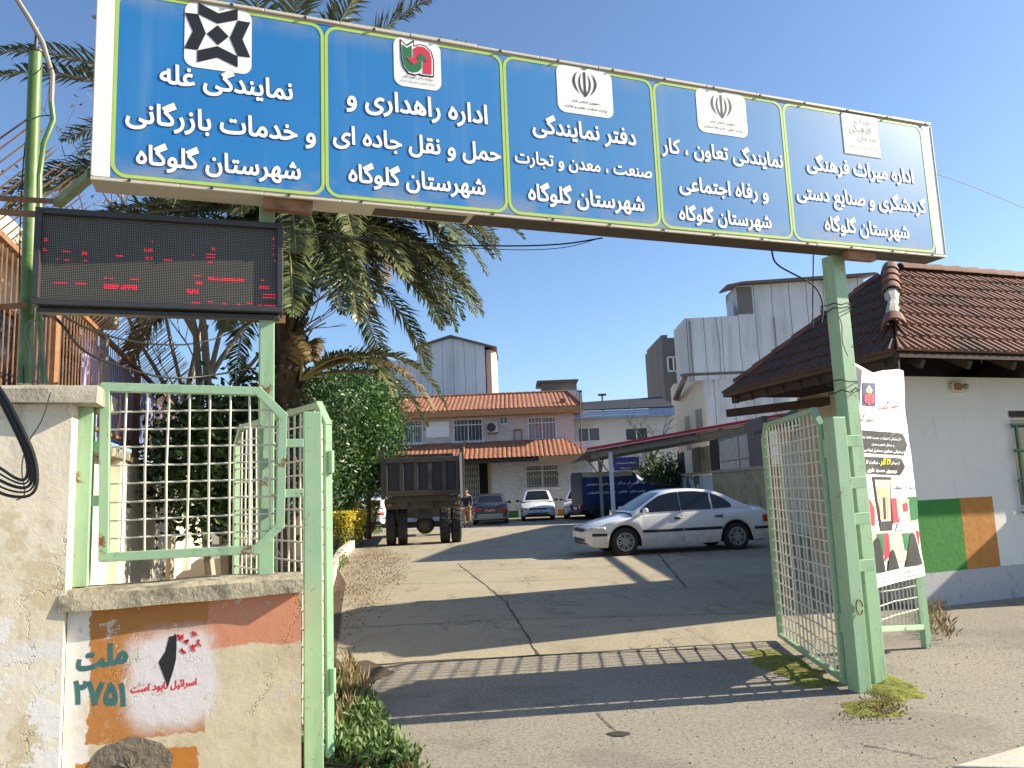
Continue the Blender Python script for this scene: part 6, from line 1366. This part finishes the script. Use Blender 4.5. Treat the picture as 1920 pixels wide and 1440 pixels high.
ye2 = Y0 - 2.2; ze2 = D(980, 858, ye2).z; zr2 = D(980, 829, Y0).z; xa, xb = D(726, 860, ye2).x, D(1108, 852, ye2).x; xm = D(866, 850, ye2).x
m = MB(); pantile(m, xa, xb, ye2, ze2, Y0 + .55, zr2 + .1, 0, -1.2); m.build('lower_roof', 'tile_or', off_, smooth=True, angle=50)
m = MB(); m.add([(xb, ye2, ze2), (xb + .1, Y0 + 1, ze2), (xb - 1.2, Y0 + .55, zr2 + .1)], [(0, 1, 2)]); m.build('roof_hip', 'tile_or', off_)
m = MB(); m.box(D(1010, 850, ye2).x, xb, ye2 - .02, ye2 + .04, ze2 - .26, ze2 + .03); m.build('fascia', 'tan_fascia', off_)
m = MB(); m.box(xa, D(1010, 850, ye2).x - .01, ye2 + .06, ye2 + .12, ze2 - .22, ze2 - .02); m.box(xa, xb - .1, ye2 + .13, Y0 - .02, ze2 - .08, ze2 - .04); m.build('soffit', 'dark_wood', off_)
m = MB(); m.bar((xm, ye2, ze2 + .1), (xm, Y0 + .5, zr2 + .15), .14, .12); m.build('ridge_divider', 'tan_fascia', off_)
m = MB(); m.box(Xu(799), Xu(842), Y1 - .05, Y1 - .001, Zu(820, 820), Zu(820, 791)); tag(m.build('blank_notice_board', 'plate', None, loc=Vector((Xu(820), Y1, Zu(820, 805)))), 'blank white notice board between the upper office windows', 'notice board')
def ac(label, px0, px1, py0, py1, Y):
    t = thing('air_conditioner', label, 'air conditioner', D((px0 + px1) / 2, py1, Y), 0, None, D((px0 + px1) / 2, py1, Y)); x0, x1 = D(px0, py0, Y).x, D(px1, py0, Y).x; z0, z1 = D(px0, py1, Y).z, D(px0, py0, Y).z
    m = MB(); m.box(x0, x1, Y - .35, Y - .03, z0, z1); m.build('casing', 'cab', t, bevel=.02)
    cx = x0 + (x1 - x0) * .4; cz = (z0 + z1) / 2; m = MB(); m.lathe([(.0, 0), (min(x1 - x0, z1 - z0) * .40, 0), (min(x1 - x0, z1 - z0) * .42, .02), (min(x1 - x0, z1 - z0) * .44, 0)], (cx, Y - .352, cz), (0, -1, 0), 24); m.build('fan_grille', 'dark_steel', t)
    m = MB(); m.box(x0 + .05, x0 + .09, Y - .35, Y - .001, z0 - .08, z0 - .001); m.box(x1 - .09, x1 - .05, Y - .35, Y - .001, z0 - .08, z0 - .001); m.build('bracket', 'dark_steel', t)
ac('outdoor air conditioner unit beside the middle upper office window', 913, 933, 793, 812, Y1)
m = MB(); b0, b1 = Xu(963), Xu(978); zt_, zb_ = Zu(970, 806), Zu(970, 826); m.bar((b0, Y1 - .06, zt_), (b1, Y1 - .06, zt_), .08); m.bar((b0 + .03, Y1 - .06, zt_), (b0 + .03, Y1 - .06, zb_), .05); m.bar((b1 - .03, Y1 - .06, zt_), (b1 - .03, Y1 - .06, zb_), .05); tag(m.build('wall_bracket', 'rust', None, loc=Vector((b0, Y1, zb_))), 'empty rusty bracket on the upper office wall', 'bracket')
# ------------------------------------------------------------------ background buildings
def panel_mat(name, a, b, pitch=1.1, seam=.05):
    g = NB(name, .85); x, y, z = g.xyz(); fx = g.m_('FRACT', g.m_('DIVIDE', g.m_('ADD', x, g.m_('MULTIPLY', g.m_('SUBTRACT', g.noise(.4, 3), .5), .25)), pitch)); sm = g.m_('MULTIPLY', g.ss(fx, seam, seam * .35), g.ss(g.noise(1.0, 6, .7), .28, .42))
    c = g.mix(g.noise(.5, 5), a, b); c = g.mix(g.m_('MULTIPLY', g.ss(g.noise(.8, 7, .7, g.map((1, 1, .13))), .44, .68), .6), c, sc(a, .5)); c = g.mix(g.m_('MULTIPLY', g.ss(g.noise(9, 5), .45, .7), .25), c, sc(a, .8)); c = g.mix(g.m_('MULTIPLY', sm, .85), c, (.03, .03, .035)); g.bump(g.noise(4, 6), .3, .02); return g.col(c)
MT['panel'] = panel_mat('weathered_white_render', (.52, .53, .54), (.66, .67, .68), 1.3); MT['panel2'] = panel_mat('bluish_white_render', (.58, .59, .60), (.70, .71, .72), .95)
MT['grey_render'] = mat('grey_cement_render', (.16, .15, .14), .95, .25, 1.2, .3, 8, dirt=(.08, .075, .07), damt=.4, dscale=.8, streak=True)
MT['tin'] = mat('rusty_tin_roof', (.13, .10, .085), .7, .35, 3, .3, dirt=(.16, .06, .03), damt=.4); MT['cream2'] = mat('cream_render', (.62, .54, .42), .9, .12, 2, .3, 10, dirt=(.36, .3, .22), damt=.35, streak=True); MT['pink'] = mat('pink_stone_cladding', (.62, .42, .32), .85, .1, 3, .2)
def bld(name, label, x, y): return wthing(name, label, 'building', x, y)
def XZ(px, py, Y): q = D(px, py, Y); return q.x, q.z
# pale gabled house behind the office
Yb = 66; t = bld('pale_house', 'tall pale blue white gabled house behind the office roof', XZ(830, 700, Yb)[0], Yb)
pts = [(725, 760), (725, 676), (782, 676), (782, 652), (845, 634), (908, 644), (912, 760)]
m = MB(); q = [Vector((*([XZ(a, b, Yb)[0], Yb]), XZ(a, b, Yb)[1])) for a, b in pts]; q[0].z = q[-1].z = 0; m.prism(q, (0, 6, 0)); m.build('wall', 'panel2', t)
m = MB(); x0 = XZ(912, 700, Yb)[0]; x1 = XZ(931, 700, Yb)[0]; zc = XZ(912, 655, Yb)[1]; m.prism([(x0 + .001, Yb + .3, 0), (x0 + .45, Yb + .1, 0), (x1, Yb + 1.2, 0), (x1, Yb + 5, 0), (x0 + .001, Yb + 5, 0)], (0, 0, zc)); m.build('side_wall', 'pink', t)
m = MB()
for k in range(2): za = 1.5 + 3.4 * (k + 1); m.box(x0 + .5, x1 + .35, Yb + .2, Yb + 2, za, za + .9)
m.build('balcony', 'cream2', t)
m = MB(); A1 = Vector((XZ(845, 633, Yb)[0], Yb, XZ(845, 633, Yb)[1] + .02)); B1 = Vector((XZ(932, 662, Yb)[0], Yb, XZ(930, 655, Yb)[1])); C1 = Vector((XZ(776, 655, Yb)[0], Yb, XZ(776, 655, Yb)[1]))
for a, b in ((A1, B1), (A1, C1)): m.prism([a + Vector((0, -.3, 0)), b + Vector((0, -.3, 0)), b + Vector((0, 6, 0)), a + Vector((0, 6, 0))], (0, 0, .18))
m.build('roof', 'tin', t)
m = MB(); xx, zz = XZ(706, 695, Yb); x2 = XZ(728, 700, Yb)[0]; m.box(xx, x2, Yb + 1, Yb + 5, 0, zz); m.build('annex', 'cream2', t)
# white house with roof shed
Yb = 58; t = bld('white_house', 'low white house with a small roof shed behind the office', XZ(1010, 730, Yb)[0], Yb)
m = MB(); x0 = XZ(930, 740, Yb)[0]; x1, z1 = XZ(1091, 731, Yb); m.box(x0, x1, Yb, Yb + 8, 0, z1); m.build('wall', 'panel2', t)
m = MB(); a0, za = XZ(1017, 722, Yb); a1, zb_ = XZ(1083, 715, Yb); m.box(a0, a1, Yb + 1, Yb + 4, z1 + .001, zb_ + .1); sh_ = m.build('roof_shed', 'grey_render', t); m = MB(); m.box(a0 - .4, a1 + .1, Yb + .5, Yb + 4.5, zb_ + .101, zb_ + .25); m.build('shed_roof', 'tin', sh_)
# neighbour with blue eave
Yb = 47; t = bld('blue_eaved_house', 'grey white house with dark roof and blue metal eave beside the office', XZ(1160, 830, Yb)[0], Yb)
x0 = XZ(1074, 800, Yb)[0]; x1 = XZ(1262, 800, Yb)[0]; zt_ = XZ(1160, 782, Yb)[1]
bw_ = [(1083, 1124, 803, 828), (1172, 1214, 803, 826)]
hs = [(XZ(a, 800, Yb)[0] - x0, XZ(b, 800, Yb)[0] - x0, XZ(a, d_, Yb)[1], XZ(a, c_, Yb)[1]) for a, b, c_, d_ in bw_]
MT['offwhite'] = mat('off_white_render', (.52, .52, .50), .9, .1, 2, .2, 10, dirt=(.33, .33, .32), damt=.35, streak=True)
m = MB(); wallquad(m, (x0, Yb), (x1, Yb), 0, zt_, .15, hs); wallquad(m, (x1, Yb), (x1, Yb + 8), 0, zt_); m.build('wall', 'offwhite', t)
for h in hs:
    m = MB(); m.poly([(x0 + h[0], Yb + .1, h[2]), (x0 + h[1], Yb + .1, h[2]), (x0 + h[1], Yb + .1, h[3]), (x0 + h[0], Yb + .1, h[3])]); wd = m.build('window', 'glass_win', t)
    m = MB(); f = .05
    for a, b in (((h[0], h[2]), (h[1], h[2])), ((h[0], h[3]), (h[1], h[3])), ((h[0], h[2]), (h[0], h[3])), ((h[1], h[2]), (h[1], h[3])), (((h[0] + h[1]) / 2, h[2]), ((h[0] + h[1]) / 2, h[3]))): m.bar((x0 + a[0], Yb + .05, a[1]), (x0 + b[0], Yb + .05, b[1]), .06)
    m.build('window_frame', 'white', wd)
MT['blueeave'] = mat('blue_metal_eave', (.22, .32, .52), .4, .15, 3, .1); MT['darkroof'] = mat('dark_bitumen_roof', (.02, .022, .03), .7, .3)
m = MB(); Ye = Yb - .8; zz0 = XZ(1160, 782, Ye)[1]; zz1 = XZ(1160, 768, Ye)[1]
for k in range(3): m.box(x0 + .1, x1, Ye - .04 * (k % 2), Ye + .1, zz0 + (zz1 - zz0) * k / 3, zz0 + (zz1 - zz0) * (k + 1) / 3 - .02)
m.box(x0 + .1, x1, Ye + .101, Yb - .002, zz0, zz0 + .05); m.build('eave', 'blueeave', t)
m = MB(); m.prism([(x0 + .3, Ye, zz1), (x1, Ye, zz1), (x1, Yb + 3, XZ(1160, 752, Yb + 3)[1] + .1), (x0 + .3, Yb + 3, XZ(1160, 757, Yb + 3)[1] + .1)], (0, 0, .08)); m.build('roof', 'darkroof', t)
ac('outdoor air conditioner unit above the bush under the carport roof', 1213, 1232, 852, 868, Yb)
m = MB(); x0b, z1b = XZ(1151, 866, Yb - .1); x1b, z0b = XZ(1199, 881, Yb - .1); m.box(x0b, x1b, Yb - .12, Yb - .04, z0b, z1b + .25, 0)
letter(m, 'اداره خدمات شهرستان', lambda a, z: (a, Yb - .125, z), (x0b + x1b) / 2, z0b + .42, width=(x1b - x0b) * .8, k=1); letter(m, 'دفتر شهرستان گلوگاه', lambda a, z: (a, Yb - .125, z), (x0b + x1b) / 2, z0b + .12, width=(x1b - x0b) * .5, k=1)
tag(m.build('wall_banner', ['b_navy', 'b_blue'], None, loc=Vector((x0b, Yb, z0b))), 'dark blue lettered banner on the house wall behind the van', 'banner')
m = MB(); x, z = XZ(1129, 742, 49); m.cyl((x, 49, 4), (x, 49, z), .05); m.box(x - .25, x + .25, 48.9, 49.1, z, z + .12); tag(m.build('flood_lamp_mast', 'dark_steel', None, loc=Vector((x, 49, 4))), 'thin mast with a small lamp above the dark roof', 'mast')
m = MB(); x, z = XZ(1090, 850, 42.3); m.tube([(x, 42.3, z - .3), (D(1087, 735, 42.3).x, 42.3, D(1087, 735, 42.3).z)], .035, 6); m.box(D(1087, 735, 42.3).x - .12, D(1087, 735, 42.3).x + .12, 42.25, 42.35, D(1087, 735, 42.3).z, D(1087, 735, 42.3).z + .06); tag(m.build('roof_pole', 'dark_steel', None, loc=Vector((x, 42.3, z))), 'slim dark pole standing on the right end of the lower office roof', 'pole')
# dark grey tower
Yb = 62; t = bld('grey_tower_house', 'narrow dark grey cement house with one white window', XZ(1255, 750, Yb)[0], Yb)
m = MB(); x0, z1 = XZ(1240, 634, Yb); x1 = XZ(1282, 700, Yb)[0]; m.box(x0, x1 + 2, Yb, Yb + 8, 0, z1); m.box(x0, x0 + .5, Yb + .001, Yb + 7, z1 + .001, z1 + .25); m.build('wall', 'grey_render', t)
m = MB(); a0, a1 = XZ(1252, 682, Yb)[0], XZ(1273, 682, Yb)[0]; w0, w1 = XZ(1260, 696, Yb)[1], XZ(1260, 670, Yb)[1]; m.box(a0, a1, Yb - .03, Yb - .001, w0, w1); wd = m.build('window', 'glass_win', t); m = MB()
for a, b in (((a0, w0), (a1, w0)), ((a0, w1), (a1, w1)), ((a0, w0), (a0, w1)), ((a1, w0), (a1, w1)), (((a0 + a1) / 2, w0), ((a0 + a1) / 2, w1))): m.bar((a[0], Yb - .05, a[1]), (b[0], Yb - .05, b[1]), .12)
m.build('window_frame', 'white', wd)
# big white building
Yb = 56; t = bld('white_apartment_block', 'big windowless white building with a stepped tin roofed top', XZ(1450, 600, Yb)[0], Yb)
pts = [(1284, 850), (1284, 597), (1385, 590), (1385, 536), (1618, 520), (1625, 850)]
q = [Vector((XZ(a, b, Yb)[0], Yb, XZ(a, b, Yb)[1])) for a, b in pts]; q[0].z = q[-1].z = 0; q[0].x = q[1].x; q[-1].x = q[-2].x; q[2].z = q[1].z + .05; q[3].x = q[2].x
m = MB(); m.prism(q, (0, 3, 0)); m.build('wall', 'panel', t)
m = MB(); m.prism([(q[1].x - .35, Yb + 1.0, 0), (q[1].x - .002, Yb + .2, 0), (q[1].x - .002, Yb + 2.5, 0), (q[1].x - .35, Yb + 2.5, 0)], (0, 0, q[1].z - .4)); m.build('side_wall', 'offwhite', t)
m = MB(); a, b = q[3], q[4]; m.prism([a + Vector((-.9, -.7, -.2)), a + Vector((.3, -.7, .0)), b + Vector((.7, -.7, .02)), b + Vector((.7, 2.2, .3)), a + Vector((.3, 2.2, .28)), a + Vector((-.7, 2.2, .0))], (0, 0, .16)); m.build('roof', 'tin', t)
m = MB(); m.box(q[3].x - .04, q[3].x + 1.1, Yb - .03, Yb - .002, q[2].z + .1, q[3].z - .1); m.build('dark_return', 'grey_render', t)
m = MB(); x, z = XZ(1595, 585, Yb); m.prism([(x - .3, Yb - .3, z - .9), (x + .7, Yb - .3, z - .7), (x + .4, Yb - .3, z + .7), (x - .5, Yb - .3, z + .8)], (0, .29, 0)); m.build('vent_hood', 'dark_steel', t)
m = MB()
for px in (1300, 1460): xq = XZ(px, 700, Yb - .1)[0]; m.cyl((xq, Yb - .1, 1), (xq, Yb - .1, q[1].z - .2), .06, n=8)
xq = XZ(1350, 700, Yb - .1)[0]; m.tube([(xq, Yb - .06, q[1].z), (xq + .15, Yb - .06, q[1].z - 2), (xq - .1, Yb - .06, 3)], .025, 5); m.build('drainpipe', 'wire_gray', t)
# lower cream and white house in front of it
Yb = 50; t = bld('cream_gabled_house', 'lower cream and white house with rusty sloping tin roof under the big white block', XZ(1340, 750, Yb)[0], Yb)
xk = XZ(1322, 750, Yb)[0]; xL = XZ(1266, 750, Yb + 6)[0]; xR2 = XZ(1480, 750, Yb)[0]; zT = XZ(1322, 712, Yb)[1]
m = MB(); m.prism([(xk, Yb, 0), (xR2, Yb, 0), (xR2, Yb + 7, 0), (xk, Yb + 7, 0)], (0, 0, zT)); m.build('wall', 'panel', t)
m = MB(); pL = Vector((XZ(1268, 800, Yb + 5.5)[0], Yb + 5.5, 0)); a = Vector((xk - .004, Yb + .0, 0)); z0_ = XZ(1270, 745, Yb + 5.5)[1]
m.prism([a, a + Vector((0, 0, zT)), pL + Vector((0, 0, z0_ + 1)), pL], Vector((.4, 3, 0))); m.build('side_wall', 'cream2', t)
for f0, f1, z0_, z1_ in ((.12, .32, .52, .78), (.52, .68, .45, .75)):
    m = MB(); nn = Vector((-(pL - a).normalized().y, (pL - a).normalized().x, 0)) ; nn = nn if nn.y < 0 else -nn; P0 = a.lerp(pL, f0) + nn * .02; P1 = a.lerp(pL, f1) + nn * .02
    m.poly([P0 + Vector((0, 0, zT * z0_)), P1 + Vector((0, 0, zT * z0_)), P1 + Vector((0, 0, zT * z1_)), P0 + Vector((0, 0, zT * z1_))]); m.build('window', 'wire_gray', t)
m = MB(); r0 = Vector((XZ(1283, 704, Yb - .5)[0], Yb - .5, XZ(1283, 704, Yb - .5)[1])); r1 = Vector((xR2, Yb - .5, XZ(1430, 698, Yb - .5)[1])); m.prism([r0, r1, r1 + Vector((0, 1.2, .1)), r0 + Vector((0, 1.2, .1))], (0, 0, .14)); l0 = Vector((XZ(1262, 750, Yb + 4)[0], Yb + 4, XZ(1262, 750, Yb + 4)[1])); m.prism([r0, l0, l0 + Vector((.5, .8, 0)), r0 + Vector((.5, 1.2, .05))], (0, 0, .14)); m.build('roof', 'tin', t)
# unseen house added behind the gatehouse: its roof shades the middle of the yard
t = bld('shade_caster_house', 'plain rendered unseen house added behind the gatehouse roof to shade the yard', 11, 22)
m = MB(); m.prism([(9.5, 19.6, 0), (19, 19.2, 0), (19, 34, 0), (13.4, 34.5, 0), (10.1, 24.3, 0)], (0, 0, 6.3)); m.build('wall', 'offwhite', t)
m = MB(); m.prism([(9.3, 19.5, 6.301), (19.1, 19.1, 6.301), (19.1, 34.1, 6.301), (13.3, 34.7, 6.301), (9.9, 24.3, 6.301)], (0, 0, .15)); m.build('roof_slab', 'grey_render', t)
t = bld('tile_roofed_shed', 'low shed with dark tiled lean-to roof behind the gatehouse', 8.6, 17)
m = MB(); m.prism([(8.2, 13.2, 0), (9.2, 13.2, 0), (9.2, 24, 0), (8.2, 24, 0)], (0, 0, 3.1)); m.build('wall', 'cream2', t)
m = MB(); m.prism([(7.55, 12.8, 3.0), (9.3, 12.8, 3.9), (9.3, 24.3, 3.9), (7.55, 24.3, 3.0)], (0, 0, .09)); m.build('roof', 'tile_dk', t)
# ------------------------------------------------------------------ carport, right boundary wall with patchwork fence
cp = wthing('carport', 'lean-to carport with red edged sheet roof and white posts', 'carport', 5, 36)
Yf = 35.0; a = D(1101, 846, Yf); b = D(1520, 772, Yf); back = Vector((.0, 3.0, 0)); dz = Vector((0, 0, 1))
MT['redtrim'] = mat('red_sheet_edge', (.55, .03, .035), .45, .1, bump=0); MT['underside'] = mat('dusty_sheet_underside', (.34, .31, .25), .7, .25, 3, .2, dirt=(.1, .085, .06), damt=.4)
m = MB(); m.prism([a, b, b + back, a + back + Vector((-.6, 0, -.45))], (0, 0, .05)); m.build('roof_sheet', 'underside', cp)
m = MB(); m.bar(a + Vector((0, -.03, .05)), b + Vector((0, -.03, .05)), .03, .19); m.build('red_edge', 'redtrim', cp)
m = MB(); m.bar(a + Vector((0, -.04, .0)), b + Vector((0, -.04, .0)), .02, .025); m.build('white_edge', 'white', cp)
m = MB(); ds = (b - a)
for k in range(4): o_ = Vector((0, .35 + k * .8, -.22 - (.04 * k))); m.bar(a + ds * .02 + o_, b + o_, .10, .24)
for k in range(9): p = a + ds * (.03 + k * .115) + Vector((0, .05, -.08)); m.bar(p, p + Vector((0, 2.8, 0)), .09, .09)
m.build('rafters', 'underside', cp)
for px, Yp, wd, kk in ((1147, 35.3, .17, 'white'), (1126, 36.8, .14, 'underside')):
    x = D(px, 900, Yp).x; m = MB(); m.bar((x, Yp, 0), (x, Yp, a.z + ds.z * max(0, (x - a.x) / ds.x) - .2), wd, wd); m.build('post', kk, cp)
    m = MB(); zt_ = a.z - .25; m.bar((x, Yp, zt_ - .9), (x - .7, Yp, zt_ + .1), .06); m.bar((x, Yp, zt_ - .9), (x + .3, Yp + .9, zt_ + .1), .06); m.build('brace', 'underside', cp)
rw = wthing('yard_wall', 'stained plaster yard wall with patchwork of rusty sheets and bars on top', 'wall', 8.7, 33)
MT['yardwall'] = mat('stained_yard_wall', (.36, .28, .16), .9, .25, 2, .4, 10, dirt=(.12, .09, .05), damt=.45, dscale=1.6)
wa, wb_ = D(1442, 900, 26).xy.to_3d(), D(1272, 900, 43).xy.to_3d(); wdv = (wb_ - wa); wn_ = Vector((-wdv.y, wdv.x, 0)).normalized()
def wseg(m, f0, f1, z0, z1, d0=0, d1=.15, k=0): p, q = wa + wdv * f0, wa + wdv * f1; m.prism([p + wn_ * d0 + Vector((0, 0, z0)), q + wn_ * d0 + Vector((0, 0, z0)), q + wn_ * d1 + Vector((0, 0, z0)), p + wn_ * d1 + Vector((0, 0, z0))], (0, 0, z1 - z0), k)
m = MB(); wseg(m, -.1, .46, 0, 1.95); m.build('wall_body', 'yardwall', rw)
m = MB(); wseg(m, .461, 1, 0, 1.9); m.build('whitewashed_part', 'panel2', rw)
m = MB(); wseg(m, -.1, 1, 1.951, 2.06, -.1, .22); m.build('coping', 'concrete', rw)
for f0, f1, z1, k in ((.86, .98, 3.2, 'darkroof'), (.74, .855, 3.2, 'cream2'), (.62, .735, 3.25, 'tin'), (.50, .615, 3.2, 'yardwall'), (.40, .495, 3.4, 'dark_wood')): m = MB(); wseg(m, f0, f1, 2.061, z1, 0, .04); m.build('sheet_patch', k, rw)
m = MB(); wseg(m, .72, .9, 2.061, 2.7, -.06, -.02); m.build('sheet_patch', 'gal', rw)
m = MB()
for k in range(26): p = wa + wdv * (.12 + .27 * k / 25); m.bar(p + Vector((0, 0, 2.06)), p + Vector((0, 0, 3.5)), .025)
for z in (2.4, 3.3): m.bar(wa + wdv * .1 + Vector((0, 0, z)), wa + wdv * .4 + Vector((0, 0, z)), .05)
m.build('bar_gate', 'wire_gray', rw); m = MB(); wseg(m, -.02, .10, 2.061, 3.7, -.02, .14); m.build('brick_pier', 'tin', rw)
bx = D(1225, 940, 42); evergreen('dark straggly bush behind the blue van', (bx.x, 42, 0), [(D(1235, 890, 42), (1.2, .9, .9)), (D(1262, 905, 42), (1.1, .9, .9)), (D(1215, 915, 41.5), (.9, .8, .7))], 3500, .22, ['citrus', 'cypress'], 1.5, cs=.35, cat='bush', name='bush')
bare('bare_tree', 'small leafless tree with brown leaf tufts in front of the blue eaved house', Vector((D(1240, 900, 43).x, 43, 0)), 3.6, (-.05, 0), 4, .7, .09, 4, 'bark_dk', None, True, .45)
# ------------------------------------------------------------------ blue van with tarpaulin cover
MT['tarp'] = mat('dark_blue_tarpaulin', (.012, .032, .14), .38, .3, 2, .3, 6); MT['tarp_top'] = mat('cream_tarpaulin', (.55, .48, .33), .5, .15); MT['vanpaint'] = mat('dark_blue_van_paint', (.014, .022, .055), .35, .2, bump=0, dirt=(.08, .07, .06), damt=.3); MT['tarp_rear'] = mat('black_rear_tarp', (.03, .03, .042), .6, .3, 3, .4, 8)
Yv = 37.0; va, vb = D(1081, 900, Yv), D(1107, 900, Yv - .0); vz = D(1090, 886, Yv).z; 
vr = R(-20); van = thing('covered_van', 'dark blue pickup van with lettered tarpaulin cover and cream top band', 'van', (D(1083, 975, Yv).x, Yv, 0), 0)
# local: +x runs along the van from tail to nose (to the right and away), y across
ex_ = Vector((math.cos(R(12)), math.sin(R(12)), 0)); van.rotation_euler = (0, 0, R(12)); van.scale = (1.32, 1.1, 1.0)
Lc = 2.75; hz = vz; m = MB(); n_ = 20
def tp_(i, j):   # tarp tunnel section at x
    x = .25 + Lc * i; a = j; top = hz - .0 - max(0, (i - .72) / .28) * .75
    s = [(0, .78), (0, top - .22), (.06, top - .04), (.25, top), (1.45, top), (1.64, top - .04), (1.7, top - .22), (1.7, .78)]; k = a * 7; q = min(6, int(k)); f = k - q
    y = s[q][0] + (s[q + 1][0] - s[q][0]) * f; z = s[q][1] + (s[q + 1][1] - s[q][1]) * f
    return Vector((x, y + .02 * math.sin(x * 9 + z * 5) * (1 if 0 < a < .15 else .3), z + .01 * math.sin(x * 7 + y * 3)))
m.grid(tp_, 24, 28); m.build('tarp_cover', 'tarp', van, smooth=True)
m = MB(); m.grid(lambda i, j: tp_(i * .70, .14 + .05 * j * 3) + Vector((0, -.012, .012)), 20, 4); m.build('cream_band', 'tarp_top', van, smooth=True)
m = MB(); m.prism([(.22, -.01, .75), (.22, 1.71, .75), (.22, 1.71, hz - .15), (.22, 1.5, hz + .02), (.22, .2, hz + .02), (.22, -.01, hz - .15)], (.03, 0, 0)); m.build('rear_flap', 'tarp_rear', van)
m = MB(); yy = -.028; sgn = lambda a, z: Vector((a, yy - .015, z))
letter(m, 'لوله کشی آب و گاز . جوشکاری ساختمان', sgn, .25 + Lc * .46, hz - .62, width=Lc * .82, bold=.03); letter(m, 'تعمیر لوازم . نقاشی . لوله بازکنی فاضلاب', sgn, .25 + Lc * .46, hz - 1.02, width=Lc * .80, bold=.03)
m.build('lettering', 'letter', van)
m = MB(); m.box(.2, 4.2, .02, 1.68, .42, .80); m.prism([(3.05, .06, .80), (4.35, .06, .80), (4.35, .06, 1.0), (3.9, .06, 1.5), (3.05, .06, 1.62)], (0, 1.58, 0)); m.build('body', 'vanpaint', van, bevel=.04)
m = MB(); m.prism([(3.2, .045, 1.05), (4.15, .045, 1.05), (3.85, .045, 1.45), (3.2, .045, 1.52)], (0, .012, 0)); m.build('side_window', 'glass_dk', van)
m = MB(); m.box(.16, .198, .05, 1.65, .34, .74); m.build('tail_board', 'tarp_rear', van, bevel=.01)
m = MB(); m.box(.05, .155, .0, 1.7, .30, .44); m.build('bumper', 'dark_steel', van, bevel=.02)
for y in (.02, 1.5): m = MB(); m.box(.12, .198, y, y + .18, .48, .72); m.build('tail_light', 'red_lamp', van, bevel=.01)
m = MB(); m.box(.14, .157, .6, 1.1, .5, .62); m.build('number_plate', 'plate', van)
for x in (.95, 3.6):
    for y, s in ((.12, -1), (1.58, 1)): m = MB(); m.lathe([(.0, -.0), (.18, .0), (.2, .03), (.29, .03), (.31, -.02), (.31, -.14), (.1, -.16)], (x, y, .31), (0, s, 0), 24); m.build('wheel', 'rubber', van, smooth=True, angle=40)
# fender badge on the white saloon
for o in list(S.objects):
    if o.name.startswith('bare_tree') and o.type == 'EMPTY' and o.get('label', '').startswith(('leafless', 'slim', 'thin')): o['group'] = 'bare trees behind the display'
